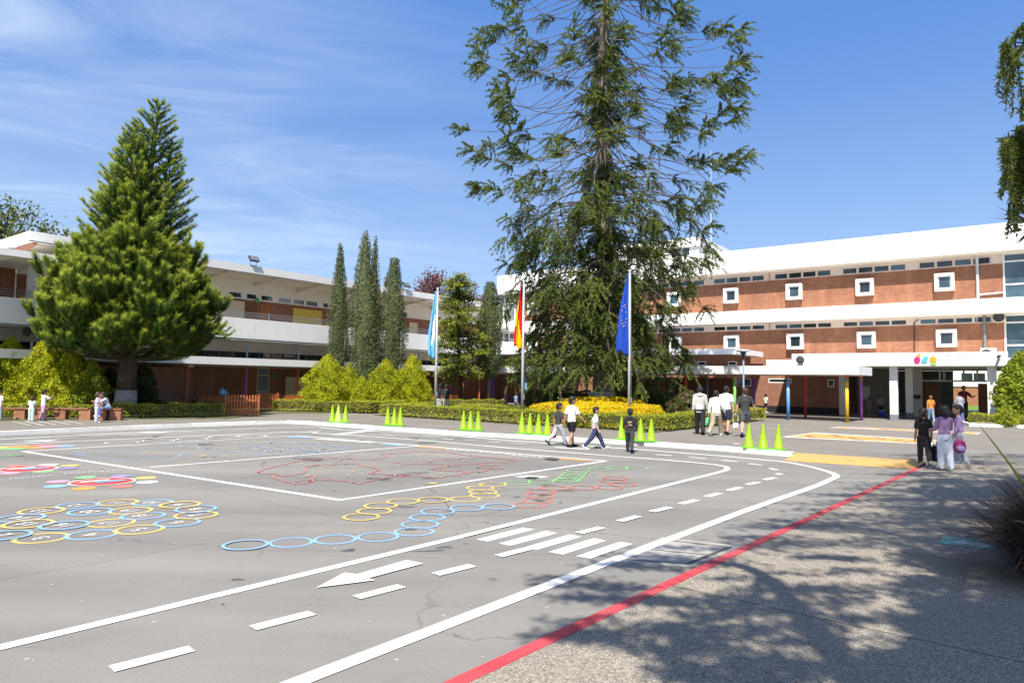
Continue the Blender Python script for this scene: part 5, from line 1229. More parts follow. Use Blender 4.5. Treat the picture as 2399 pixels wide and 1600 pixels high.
q0, q1 = at(2268,32.35,PV), at(2500,30.9,PV)
d_ = nrm(q1[:2]-q0[:2]); n_ = np.array([-d_[1], d_[0]])
kb = MB().prism([tuple(q0[:2]), tuple(q1[:2]), tuple(q1[:2]+n_*1.8), tuple(q0[:2]+n_*1.8)], PV, PV+.14).build('planter_edge', MAT['paint_kerb']); tag(kb, 'low white planter edging under the right hedge', 'planter')

def mound(label, xn, Z, hw, dep, h, seed, z0=PV):
    rng = np.random.RandomState(seed); b = at(xn, Z, z0); t = thing('golden_mound', label, 'shrub', b, 0, 'two tiers of clipped yellow ground shrubs')
    n = 30000; th = rng.rand(n)*2*math.pi; s = rng.rand(n)
    side = rng.rand(n) < .45; rr = np.where(side, .97+.04*rng.rand(n), np.sqrt(s)); z = np.where(side, h*(.08+.84*rng.rand(n)), h*(1-.16*rr**3))
    rr = np.where(side, rr*(1-.10*np.maximum(0,z/h-.55)/.45), rr*.93)*(1+.03*np.sin(7*th)+.025*np.sin(12*th+1))
    z = z*(1+.04*np.sin(5*th+9*rr)+.03*np.sin(17*th))
    P = np.stack([hw*rr*np.cos(th), dep*rr*np.sin(th), z],1); D = np.stack([np.cos(th)*side, np.sin(th)*side, np.where(side,.4,1.)],1); Nn = D.copy(); D = D*.15+rng.randn(n,3)*.6
    c = MB(); c.ell((0,0,h*.3),(hw*.93,dep*.93,h*.60),28,10)
    np_mesh('foliage', [leaf_quads(P, D, .065*(.6+.8*rng.rand(n)), .023, rng, N=Nn+np.array([0,0,.4])), (np.array(c.v), c.f)], LEAF['yellow'], t)
mound('wide lower tier of bright yellow clipped shrubs before the plinth', 1396, 29.4, 2.85, 1.9, height(at(1396,29.0),1396,946)-PV, 91)
mound('narrower upper tier of yellow clipped shrubs at the plinth', 1408, 32.0, 1.95, 1.0, height(at(1408,32),1408,933)-PV, 92)

def loose_tree():
    rng = np.random.RandomState(101); b = at(1082, 44.5, PV); zt = topz(1060,44.5,636); t = thing('yellow_green_tree', 'loose yellow green conifer with open drooping boughs behind the light blue flag', 'tree', b)
    MB().tube([(0,0,0),(-.1,0,2.5),(-.3,0,5),(-.45,0,zt-.5)],[.16,.13,.09,.02],8).build('trunk', BARK['dark'], t, True)
    tw = MB(); P, D = [], []
    for j in range(150):
        z0 = 1.7+(zt-2.2)*rng.rand()**.9; f = 1-(z0-1.7)/(zt-1.7); az = rng.rand()*6.28; R = (.4+1.9*f**.6)*(.45+.65*rng.rand()); up = .1+.7*rng.rand()
        p0 = np.array([-.45*z0/zt,0,z0]); pts = [p0+np.array([R*s*math.cos(az),R*s*math.sin(az),R*(up*s-.32*s*s)]) for s in np.linspace(0,1,6)]; tw.tube(pts,[.03,.025,.02,.015,.01,.006],4,False)
        pts = np.array(pts); n = int(95*R)+12; f_ = 1.2+3.8*rng.rand(n); i = np.minimum(4,f_.astype(int)); q = pts[i]+(pts[i+1]-pts[i])*(f_-i)[:,None]+rng.randn(n,3)*np.array([.16,.16,.09])
        P.append(q); D.append(nrm(pts[i+1]-pts[i])*.8+rng.randn(n,3)*.5+np.array([0,0,-.1]))
    tw.build('limb', BARK['dark'], t); P = np.concatenate(P); D = np.concatenate(D); np_mesh('crown', [leaf_quads(P, D, .19*(.6+.8*rng.rand(len(P))), .032, rng, N=np.array([-.15,-.4,.8]))], LEAF['loose'], t)
loose_tree()
def airy_tree(name, label, xn, Z, zt, R, mat, seed, nb=40, per=90, leaf=.28, zlow=.45, tw_mat='dark', group=None, wide=1.0):
    rng = np.random.RandomState(seed); b = at(xn, Z, 0); t = thing(name, label, 'tree', b, 0, group)
    tw = MB(); zc = zt*(1+zlow)/2; tw.tube([(0,0,0),(.1,0,zt*.3),(0,.1,zt*.6)],[.28,.22,.14],8); P, D = [], []
    for j in range(nb):
        a = rng.randn(3); a = nrm(a); r = (.55+.45*rng.rand()); e = np.array([a[0]*R*wide*r, a[1]*R*r, zc+a[2]*(zt-zc)*r]); s0 = np.array([0,0,zt*(zlow*.75+.2*rng.rand())])
        m = (s0+e)/2+np.array([0,0,.2*R]); pts = np.array(smooth([s0,m,e],4)); tw.tube(pts,[.07*(1-i/(len(pts)))+.015 for i in range(len(pts))],4,False)
        n = per; k = len(pts)-1; f_ = k*(.45+.55*rng.rand(n)**.7); i = np.minimum(k-1,f_.astype(int)); q = pts[i]+(pts[i+1]-pts[i])*(f_-i)[:,None]+rng.randn(n,3)*R*.085
        P.append(q); D.append(rng.randn(n,3)+np.array([0,0,.3]))
    tw.build('trunk', BARK[tw_mat], t); P = np.concatenate(P); D = np.concatenate(D); np_mesh('crown', [leaf_quads(P, D, leaf*(.6+.8*rng.rand(len(P))), leaf*.3, rng, N=np.array([-.15,-.4,.8]))], mat, t)
airy_tree('purple_leaf_tree','reddish purple tree showing above the left roof behind the yellow green tree',1003,72,topz(1003,72,622),3.0,LEAF['purple'],111,46,90,.26,.5)
airy_tree('purple_leaf_tree','lower reddish purple tree at the far end of the left roof',1093,74,topz(1090,74,660),2.6,LEAF['purple'],112,40,80,.26,.55)
airy_tree('purple_leaf_tree','sliver of purple tree between the cypresses above the left roof',905,74,topz(905,74,628),1.5,LEAF['purple'],113,18,45,.26,.6)
airy_tree('leafy_tree','sparse leafy tree behind the left end of the wing roof',-12,52,topz(10,52,430),4.0,LEAF['tree'],114,60,75,.30,.50,'grey')
airy_tree('leafy_tree','small leafy treetop peeping over the left roof corner',132,56,topz(132,56,532),.9,LEAF['tree'],115,16,40,.26,.75,'grey')

def weeping():
    rng = np.random.RandomState(121); Z = 9.0
    base = np.array([9.3,9.4,0.03]); t = thing('weeping_bottlebrush', 'weeping bottlebrush tree hanging in from the right edge', 'tree', base)
    tw = MB(); tw.tube([(0,0,0),(-.1,0,1.5),(.05,.1,3.2),(0,0,5.2)],[.17,.15,.12,.06],9); P, D = [], []
    def strand(p, L, sway):
        pts = [p+np.array([sway[0]*s,sway[1]*s,-L*s+.12*L*math.sin(3*s)]) for s in np.linspace(0,1,7)]; tw.tube(pts,.006,3,False); pts = np.array(pts)
        n = int(120*L)+12; f_ = 6*rng.rand(n); i = np.minimum(5,f_.astype(int)); q = pts[i]+(pts[i+1]-pts[i])*(f_-i)[:,None]; P.append(q); D.append(nrm(pts[i+1]-pts[i])*.5+rng.randn(n,3)*.55)
    def bough(p1, n, Lr, z0):
        s0 = np.array([0,0,z0]); e = np.array(p1)-base; m = (s0+e)/2+np.array([0,0,.75]); pts = np.array(smooth([s0,m,e],6)); tw.tube(pts,[.03*(1-i/len(pts))+.004 for i in range(len(pts))],5,False)
        k = len(pts)-1
        for j in range(n+4):
            f_ = k*(.45+.55*rng.rand()) if j < n else k*.995; i = min(k-1,int(f_)); strand(pts[i]+(pts[i+1]-pts[i])*(f_-i), Lr*(.5+.7*rng.rand()), rng.randn(2)*.12)
    def pt(xD, yD, Z): d = ray(xD*1.02042, yD*1.02042); q = d/d[1]*Z; return (q[0], q[1], q[2]+H)
    bough(pt(2306,95,8.8), 9, .75, 4.6); bough(pt(2330,115,9.2), 9, .8, 4.8); bough(pt(2345,60,9.6), 7, .7, 5.0)
    bough(pt(2300,318,8.9), 18, .75, 3.9); bough(pt(2318,318,9.3), 24, .95, 4.0); bough(pt(2340,290,9.0), 22, 1.1, 4.2); bough(pt(2332,380,9.2), 24, .9, 3.8); bough(pt(2360,200,9.2), 10, .7, 4.4)
    for j in range(26):
        a = rng.rand()*6.28; bough((base[0]+1.4*math.cos(a)*(.5+.6*rng.rand())+.5, base[1]+1.6*math.sin(a), 4.2+2.6*rng.rand()), 9, 1.2, 3.6+1.4*rng.rand())
    tw.build('trunk', BARK['dark'], t); P = np.concatenate(P); D = np.concatenate(D); np_mesh('crown', [leaf_quads(P, D, .085*(.6+.8*rng.rand(len(P))), .013, rng, N=np.array([-.3,-.5,.6]))], LEAF['weep'], t)
    # spiky rosette
    c = np.array(pt(2378,524,9.4)); t = thing('spiky_plant', 'spiky rosette plant on a thin stem at the right edge before the fascia', 'plant', (c[0],c[1],.03)); MB().tube([(.1,0,0),(.02,0,c[2]*.5),(0,0,c[2]-.05)],[.09,.07,.06],8).build('trunk', BARK['grey'], t, True)
    m = MB()
    for j in range(40):
        a = rng.rand()*6.28; e = rng.uniform(-.55,1.2); L = .55+.15*rng.rand(); d = np.array([math.cos(a)*math.cos(e),math.sin(a)*math.cos(e),math.sin(e)]); s = nrm(np.cross(d,[0,0,1])); o = np.array([0,0,c[2]-.03+.02*rng.randn()]); dr = np.array([0,0,-.10])
        m.add([o-s*.012,o+s*.012,o+d*L*.4+s*.026,o+d*L*.4-s*.026,o+d*L+dr*L],[(0,1,2,3),(3,2,4)])
    m.build('leaf_rosette', LEAF['spike'], t)
weeping()
def fountain_grass():
    rng = np.random.RandomState(131)
    for (xy, n, hh, lab, sd) in (((5.5,7.0),4600,1.12,'big dark purple fountain grass clump at the right edge of the walkway',1),((7.6,9.6),1500,.95,'second fountain grass clump farther along the right edge',2)):
        t = thing('fountain_grass', lab, 'plant', (*xy,.03), 0, 'purple grass clumps'); V, F = [], []; k = 6
        a = rng.rand(n)*6.28; L = hh*(.65+.6*rng.rand(n)); e = rng.uniform(.55,1.4,n); w = .0044+.0022*rng.rand(n); bx = rng.randn(n)*.12; by = rng.randn(n)*.12
        s = np.linspace(0,1,k)
        r = np.outer(L*np.cos(e), s)+np.outer(L*.20, s**2); z = np.outer(L*np.sin(e)*1.15, s)-np.outer(L*(.30+.35*rng.rand(n)), s**2.4)
        X = bx[:,None]+r*np.cos(a)[:,None]; Y = by[:,None]+r*np.sin(a)[:,None]; z = np.maximum(z,.005)
        nx, ny = -np.sin(a)[:,None], np.cos(a)[:,None]; ww = w[:,None]*(1-s**2*.9)[None,:]
        Lf = np.stack([X+nx*ww,Y+ny*ww,z],2); Rt = np.stack([X-nx*ww,Y-ny*ww,z],2)
        VV = np.concatenate([Lf,Rt],1).reshape(-1,3); idx = np.arange(n)[:,None]*(2*k)
        FF = np.concatenate([np.stack([idx[:,0]+i,idx[:,0]+i+1,idx[:,0]+k+i+1,idx[:,0]+k+i],1) for i in range(k-1)])
        np_mesh('blades', [(VV,FF)], LEAF['grass'], t)
        m = MB()
        for j in range(12 if sd == 1 else 8):
            aa = rng.rand()*6.28; ee = rng.uniform(.6,1.2); LL = hh*(1.0+.35*rng.rand()); pts = [np.array([LL*s_*math.cos(ee)*math.cos(aa)+.15*s_*s_*math.cos(aa),LL*s_*math.cos(ee)*math.sin(aa),LL*(s_*math.sin(ee)-.28*s_**2.5)]) for s_ in np.linspace(0,1,8)]
            m.tube(pts,[.003,.003,.003,.003,.003,.012,.014,.003],5,False)
        m.build('plume', plain('plume',(0.16,0.10,0.085),.9,.2), t)
    # young green blade plant beside it
    t = thing('strap_leaf_plant', 'small plant with one long green strap leaf over the grass', 'plant', (6.25,7.8,.03)); m = MB()
    for (dx,dy,dz,L) in ((-.36,.3,1.0,1.62),(.3,.2,1,1.1),(.2,-.3,1,1.0)):
        d = nrm(np.array([dx,dy,dz])); s_ = nrm(np.cross(d,[0,1,0])); pts = [d*L*q+np.array([dx,dy,0])*.35*q*q for q in np.linspace(0,1,7)]
        for i in range(6): w0 = .022*(1-(i/6)**2)+.002; w1 = .022*(1-((i+1)/6)**2)+.002; m.add([pts[i]-s_*w0,pts[i]+s_*w0,pts[i+1]+s_*w1,pts[i+1]-s_*w1],[(0,1,2,3)])
    m.build('leaf', LEAF['gplant'], t)
    so = MB().prism([(4.6,4.4),(12,3),(16,14),(8.6,11.2),(5.3,7.2)],.0,.042).build('planting_strip', MAT['lawn']); tag(so, 'bare planted strip along the right of the walkway', kind='structure')
fountain_grass()

def shade_tree():
    """the tree whose shade lies over the walkway; its trunk stands behind the photographer"""
    rng = np.random.RandomState(141); base = np.array([-3.4,-5.0,0.0]); t = thing('shade_tree', 'tall spreading tree casting the dappled shade over the walkway', 'tree', base)
    ct = 1/math.tan(SUN_EL); tw = MB(); P, D, BIG = [], [], []
    def up(xD, yD, h): g = gD(xD,yD,.03); return np.array([g[0]-SHD[0]*h*ct, g[1]-SHD[1]*h*ct, h])-base
    fork = up(2020,1640,7.6)
    tw.tube(smooth([np.array([0,0,0]),np.array([.3,.4,3.0]),fork*np.array([.6,.6,.75]),fork],5),[.34]*6+[.28]*5+[.16]*5,10)
    def limb(pts, r0, r1): r0 *= 1.55; r1 *= 1.5; q = smooth(pts,5); tw.tube(q,[r0+(r1-r0)*i/(len(q)-1) for i in range(len(q))],6,False); return np.array(q)
    l1 = limb([fork,up(1900,1480,8.3),up(1745,1315,8.8),up(1600,1285,9.0),up(1430,1280,9.1)],.10,.02)
    l2 = limb([fork,up(2085,1500,8.2),up(2185,1375,8.8),up(2210,1260,9.3),up(2150,1190,9.8)],.085,.02)
    l3 = limb([up(2185,1375,8.8),up(2290,1440,8.6)],.06,.04); l4 = limb([up(2210,1260,9.3),up(2000,1215,9.7),up(1850,1190,9.8)],.04,.012)
    l5 = limb([up(2150,1190,9.8),up(2160,1120,10.5),up(2080,1085,10.9),up(2010,1078,11)],.04,.012); l6 = limb([up(1745,1315,8.8),up(1700,1400,8.5),up(1500,1440,8.5),up(1330,1445,8.5)],.035,.01); l7 = limb([up(2150,1190,9.8),up(2300,1110,10.8)],.04,.012)
    def clump(xD, yD, h, sx, sy, n, sz=.05):
        g = up(xD,yD,h); k_ = min(1.0, (gD(xD,yD)[1]/6.6)**1.3); sx *= k_; sy *= k_; q = g+np.column_stack([rng.randn(n)*sx, rng.randn(n)*sy, rng.randn(n)*sz]); P.append(q); D.append(rng.randn(n,3)+np.array([.6,-.2,-.3]))
    # dense mass (right), looser sprays (left and far)
    for j in range(110): clump(rng.uniform(2215,2480), rng.uniform(1250,1660), 8.4+rng.rand(), .17,.22, 230, .15)
    for j in range(150):  # unseen rear foliage, added to block sky light and deepen the walkway shade
        q = np.array([rng.uniform(-9,11), rng.uniform(-15,-6.5), rng.uniform(5.5,12.5)])-base; q = q+rng.randn(170,3)*np.array([.7,.7,.45]); P.append(q); D.append(rng.randn(170,3)); BIG.append(len(P)-1)
    for (x,y,k) in ((2085,1420,4),(2092,1340,4),(2075,1500,4),(2062,1560,4),(2100,1270,4),(2130,1330,5),(2130,1420,5),(2120,1500,5),(2110,1570,5),(2160,1300,5),(2170,1480,5),(2160,1570,5)):
        for j in range(k): clump(x+rng.randn()*12, y+rng.randn()*15, 8.6, .075,.12, 90)
    for (x,y) in ((1290,1325),(1340,1350),(1400,1330),(1450,1275),(1500,1290),(1560,1280),(1610,1270),(1660,1300),(1290,1445),(1350,1430),(1420,1455),(1480,1430),(1560,1440),(1620,1420),(1500,1375),(1580,1370),(1690,1380),(1720,1440),(1650,1470),(1760,1520),(1800,1480),(1830,1420),(1880,1380),(1790,1350),(1860,1330),(1930,1350),(1950,1420),(1980,1300),(1880,1270),(1600,1480),(1540,1500),(1780,1400),(1690,1540),(1760,1560),(1620,1545),(1840,1560),(1900,1520),(1950,1490),(1720,1500),(1580,1540),(1860,1450),(1640,1380)):
        for j in range(2): clump(x+rng.randn()*26, y+rng.randn()*10, 8.6+.5*rng.rand(), .22,.042, 78)
    for j in range(44): clump(rng.uniform(2060,2370), rng.uniform(1085,1185), 9.9+1.2*rng.rand(), .36,.12, 90)
    for j in range(46): clump(rng.uniform(2075,2420), rng.uniform(1046,1092), 11.4+1.0*rng.rand(), .40,.16, 100)
    for j in range(118): # far band of mottled shade
        y = rng.uniform(1085,1260); x = 2330-rng.rand()**1.25*(2330-(2000-(y-1085)*2.1)); clump(x, y, 9.6+1.4*rng.rand(), .34,.075, 84)
    for j in range(36): clump(rng.uniform(2040,2420), rng.uniform(1110,1290), 9.4+rng.rand(), .3,.15, 130)
    tw.build('trunk', BARK['dark'], t, True); big = np.concatenate([np.full(len(q), i in BIG) for i, q in enumerate(P)]); P = np.concatenate(P); D = np.concatenate(D)
    np_mesh('crown', [leaf_quads(P, D, np.where(big,.34,.14)*(.6+.8*rng.rand(len(P))), np.where(big,.09,.026), rng)], LEAF['shade'], t)
shade_tree()
# ------------------------------------------------------------------ flags, cones, fences, benches
def flagpole(xn, Z, ytop, label, x_top):
    b = at(xn, Z, PV); h = height(b, xn, ytop)-PV; t = thing('flagpole', label, 'flagpole', b, 0, 'white flagpoles in the bed')
    MB().tube([(0,0,0),(0,0,h*.5),(0,0,h)],[.055,.05,.035],12).build('pole', MAT['pole'], t, True); MB().ell((0,0,h+.05),(.06,.06,.06)).build('finial', MAT['pole'], t, True)
    MB().tube([(.075,-.03,.9),(.08,-.03,h*.6),(.05,-.03,h-.05)],.006,4).build('halyard', MAT['greysteel'], t); MB().box(.05,.1,-.05,.0,1.0,1.2).build('cleat', MAT['greysteel'], t)
    return b, h
def flag(b, h, drop, w, label, pick, seed=1, emblem=None):
    """a flag hanging slack beside its pole: narrow at the truck, folds gathering to a blunt lower hem"""
    nu, nv = 18, 40; t = thing('flag', label, 'flag', (b[0],b[1],b[2]+h), 0, 'flags hanging slack from the poles')
    V = np.zeros((nu+1,nv+1,3))
    for i in range(nu+1):
        u = i/nu
        for j in range(nv+1):
            v = j/nv; sp = .10+.90*v**.85*(1-.25*max(0,v-.8)/.2)
            V[i,j] = (-.05-w*u*sp*(1+.05*math.sin(v*11+seed)), -.04+(.10*math.sin(u*10+v*2.2+seed)+.05*math.sin(u*21+3*v))*(.25+.9*v), -.08-drop*v*(1-.05*u)+.05*math.sin(u*8+seed)*v)
    groups = {}
    for i in range(nu):
        for j in range(nv): groups.setdefault(pick((i+.5)/nu,(j+.5)/nv),[]).append((i*(nv+1)+j,(i+1)*(nv+1)+j,(i+1)*(nv+1)+j+1,i*(nv+1)+j+1))
    for (nm,mt),F in groups.items():
        used = sorted(set(q for f in F for q in f)); ix = {q:k for k,q in enumerate(used)}; VV = V.reshape(-1,3)[used]
        o = np_mesh(nm, [(VV,[tuple(ix[q] for q in f) for f in F])], mt, t, True); m = o.modifiers.new('cloth','SOLIDIFY'); m.thickness = .006
    if emblem: emblem(t, V, nu, nv)
cl = lambda n, c: plain(n, c, .8, .08, 2.0, spec=.1)
LB, CW = cl('sky_blue_cloth',(0.16,0.47,0.80)), cl('white_cloth',(0.80,0.80,0.80)); BKC, RDC, GDC, BLC = cl('black_cloth',(0.015,0.015,0.015)), cl('red_cloth',(0.62,0.02,0.03)), cl('gold_cloth',(0.85,0.48,0.01)), cl('royal_blue_cloth',(0.03,0.09,0.48))
p, h = flagpole(1021, 33.4, 679, 'white flagpole at the left carrying the light blue and white flag', 0)
def em1(t, V, nu, nv):
    for (i,j) in ((12,24),):
        c = V[i,j]; MB().ell(c+np.array([0,-.03,0]),(.06,.012,.08),8,6).build('crest', cl('crest_green',(0.10,0.30,0.20)), t)
flag(p, h, 3.30, .46, 'light blue and white striped flag hanging slack on the left pole', lambda u,v: ('white_stripe',CW) if (u < .62 and .40 < v+.06*math.sin(9*u) < .78) else ('blue_stripe',LB), 1, em1)
p, h = flagpole(1224, 30.2, 662, 'white flagpole in the middle carrying the black red and gold flag', 0)
flag(p, h, 2.85, .44, 'black red and gold striped flag hanging slack on the middle pole', lambda u,v: ('black_stripe',BKC) if .62*v+.42*u < .30 else (('red_stripe',RDC) if (.62*v+.42*u < .56 or (v > .70 and u > .72)) else ('gold_stripe',GDC)), 2)
p, h = flagpole(1474, 28.0, 638, 'white flagpole at the right carrying the plain blue flag', 0)
def em3(t, V, nu, nv):
    for k in range(12):
        a = k*math.pi/6; i = int(nu*(.55+.30*math.cos(a))); j = int(nv*(.55+.13*math.sin(a))); MB().ell(V[i,j]+np.array([0,-.012,0]),(.022,.012,.022),6,4).build('star', GDC, t)
flag(p, h, 3.30, .58, 'royal blue flag hanging slack on the right pole, before the bunya pine', lambda u,v: ('blue_field',BLC), 3, em3)

def make_cone(pale=False):
    t = thing('traffic_cone', 'x', 'traffic cone', (0,0,0), 0, 'lime green traffic cones along the kerb')
    body = MB(); body.lathe([(.148,.03),(.140,.05),(.132,.06),(.030,.66),(.026,.69),(.018,.70),(.012,.68)],20); body.build('cone_body', MAT['conepale'] if pale else MAT['cone'], t, True)
    b = MB(); P = [(.19*math.cos(a)*min(1/abs(math.cos(a)) if abs(math.cos(a))>.01 else 9,1.2), .19*math.sin(a)*min(1/abs(math.sin(a)) if abs(math.sin(a))>.01 else 9,1.2)) for a in np.linspace(0,2*math.pi,9)[:-1]]
    b.box(-.19,.19,-.19,.19,0,.03); b.build('cone_base', MAT['conebase'], t, bevel=.012); return t
CONES = [(763,969,'left end of the cone group nearest the picket gate'),(776,970,'middle of the cone group nearest the picket gate'),(793,970,'right one of the cone group nearest the picket gate'),
 (890,976,'left one of the trio before the light blue flag'),(905,977,'middle one of the trio before the light blue flag'),(919,978,'right one of the trio before the light blue flag'),
 (1064,987,'left one of the trio left of the middle flagpole'),(1080,988,'middle one of the trio left of the middle flagpole'),(1098,989,'right one of the trio left of the middle flagpole'),
 (1198,995,'first of the row of four under the striped flag'),(1216,996,'second of the row of four under the striped flag'),(1236,998,'third of the row of four under the striped flag'),(1257,999,'last of the row of four, by the red bag'),
 (1427,1009,'left of the child in the dark hoodie'),(1449,1011,'half hidden behind the child in the dark hoodie'),(1471,1013,'just right of the child in the dark hoodie'),(1495,1014,'rightmost of the group at the child in the dark hoodie'),
 (1719,1029,'left one of the big near trio by the yellow ramp'),(1752,1031,'middle one of the big near trio by the yellow ramp'),(1787,1033,'right one of the big near trio by the yellow ramp')]
c0 = make_cone(); cp = make_cone(True); R_ = random.Random(3)
for i, (x, y, lab) in enumerate(CONES):
    src = cp if i == 1 else c0
    o = src if i in (0,1) else copy_tree(c0)
    q = gD(x,y,PV); o.location = (q[0],q[1],PV+.004); o.rotation_euler = (R_.uniform(-.012,.012),R_.uniform(-.012,.012),R_.uniform(0,1.5)); o['label'] = ('pale lime traffic cone, ' if i == 1 else 'lime green traffic cone, ')+lab

def picket(a, b, h, label, z=PV, gate=False, step=.125):
    a = np.array(a[:2]); b = np.array(b[:2]); l = np.linalg.norm(b-a); rz = math.atan2(b[1]-a[1], b[0]-a[0])
    t = thing('picket_fence', label, 'fence', (*a, z), rz, 'brown wooden picket fences'); R = random.Random(int(l*100)); n = max(2, int(l/step))
    for i in range(n+1):
        x = l*i/n; hh = h*(1+R.uniform(-.03,.03)); w = .036; m = MB(); m.add([(x-w,-.012,.06),(x+w,-.012,.06),(x+w,.012,.06),(x-w,.012,.06),(x-w,-.012,hh-.05),(x+w,-.012,hh-.05),(x+w,.012,hh-.05),(x-w,.012,hh-.05),(x,-.012,hh),(x,.012,hh)],
              [(3,2,1,0),(0,1,5,8,4),(2,3,7,9,6),(1,2,6,5),(3,0,4,7),(5,6,9,8),(7,4,8,9)])
        if n <= 40: m.build('picket', MAT['fence'], t)
        else:
            if i == 0: acc = MB()
            acc.add(m.v, m.f)
            if i == n: o = acc.build('pickets', MAT['fence'], t); o['kind'] = 'stuff'
    for zz in (h*.28,h*.74): MB().box(0,l,.013,.05,zz-.035,zz+.035).build('rail', MAT['fence'], t)
    for x in (0,l): MB().box(x-.045,x+.045,.014,.1,0,h+.04).build('post', MAT['doorwood'], t)
picket(at(531,31.2), at(608,31.6), .98, 'brown picket fence panel nearest the court, right of the conifer hedge')
picket(at(611,36.3), at(653,36.9), .95, 'brown picket gate panel behind the near picket fence')
picket(at(656,40.5), at(760,42.0), .80, 'brown picket fence half hidden behind the golden cone shrub')
picket(at(940,46), at(1080,49), .80, 'far brown picket fence under the canopy behind the two adults')
picket(at(470,35.0), at(524,35.4), .85, 'shaded picket fence by the child with the blue backpack')
def bench(p0, p1, piers, label, seat='bench', h=.46, mat=None):
    a, b = np.array(p0[:2]), np.array(p1[:2]); l = np.linalg.norm(b-a); rz = math.atan2(b[1]-a[1], b[0]-a[0]); t = thing('brick_bench', label, 'bench', (*a, PV), rz, 'plank benches on brick piers')
    MB().box(0,l,-.2,.2,h-.06,h).build('seat', MAT['bench'], t, bevel=.008)
    for f in piers: MB().box(l*f-.2,l*f+.2,-.17,.17,0,h-.06).build('pier', MAT['brick'], t)
bench(at(-90,26.9), at(92,27.2), (.3,.8), 'plank bench on brick piers cut off by the left edge, behind the child in white')
bench(at(88,27.3), at(215,27.6), (.06,.48,.94), 'plank bench on brick piers between the two groups of children on the left')
bench(at(232,27.5), at(290,27.7), (.2,.78), 'short plank bench with the seated children, left of the conifer hedge')
def slat_bench(a, b, label):
    a, b = np.array(a[:2]), np.array(b[:2]); l = np.linalg.norm(b-a); t = thing('wooden_bench', label, 'bench', (*a, PV+.02), math.atan2(b[1]-a[1], b[0]-a[0]))
    MB().box(0,l,-.2,.2,.40,.45).build('seat', MAT['fence'], t)
    for f in (.08,.92):
        for y in (-.15,.15): MB().box(l*f-.03,l*f+.03,y-.03,y+.03,0,.40).build('leg', MAT['fence'], t)
slat_bench(at(1060,38.6), at(1142,37.6), 'low orange wooden bench between hedges beside the two adults')
# ------------------------------------------------------------------ people
def remesh(parts, voxel, name, mat, parent, smooth_it=3):
    """one continuous surface grown round the given tapered limbs"""
    me = bpy.data.meshes.new(name); me.from_pydata([tuple(map(float, v)) for v in parts.v], [], parts.f); me.update()
    o = bpy.data.objects.new('tmp', me); COL.objects.link(o)
    m = o.modifiers.new('r','REMESH'); m.mode = 'VOXEL'; m.voxel_size = voxel; m.use_smooth_shade = True
    s = o.modifiers.new('s','SMOOTH'); s.factor = 0.5; s.iterations = smooth_it
    dg = bpy.context.evaluated_depsgraph_get(); dg.update(); ev = o.evaluated_get(dg)
    nm = bpy.data.meshes.new_from_object(ev); nm.name = name
    bpy.data.objects.remove(o); bpy.data.meshes.remove(me)
    nm.materials.clear(); nm.materials.append(mat)
    nm.polygons.foreach_set('use_smooth', np.ones(len(nm.polygons), bool))
    return link(bpy.data.objects.new(name, nm), parent)
CLO = {}
def cloth(c):
    if c not in CLO: CLO[c] = plain('cloth_%d' % len(CLO), c, .85, .14, 7.0, spec=.1, bump=.25)
    return CLO[c]
def skin_mat(name, c):
    m, N, L, b = M_(name); n = _noise(N, L, _vec(N, L), 9, 3); L.new(_mix(N, L, n, tuple(q*.88 for q in c), tuple(q*1.08 for q in c)), b.inputs['Base Color'])
    b.inputs['Roughness'].default_value = .55; b.inputs['Subsurface Weight'].default_value = 0.06; b.inputs['Subsurface Radius'].default_value = (.01,.004,.002); return m
SKIN = {'tan': skin_mat('tan_skin',(0.42,0.22,0.135)), 'light': skin_mat('light_skin',(0.55,0.32,0.22)), 'brown': skin_mat('brown_skin',(0.30,0.15,0.09))}
HAIR = {'black': plain('black_hair',(0.013,0.011,0.010),.55,.4,30,bump=.5), 'brown': plain('brown_hair',(0.06,0.032,0.018),.5,.4,30,bump=.5), 'light': plain('light_brown_hair',(0.16,0.09,0.045),.5,.4,30,bump=.5)}
EYE = plain('eye_dark',(0.01,0.008,0.008),.2,.1); LIP = plain('lip',(0.38,0.13,0.11),.5,.1)
SHOE = {'white': cloth((.72,.72,.72)), 'black': cloth((.02,.02,.022)), 'navy': cloth((.03,.04,.09)), 'grey': cloth((.25,.25,.26))}
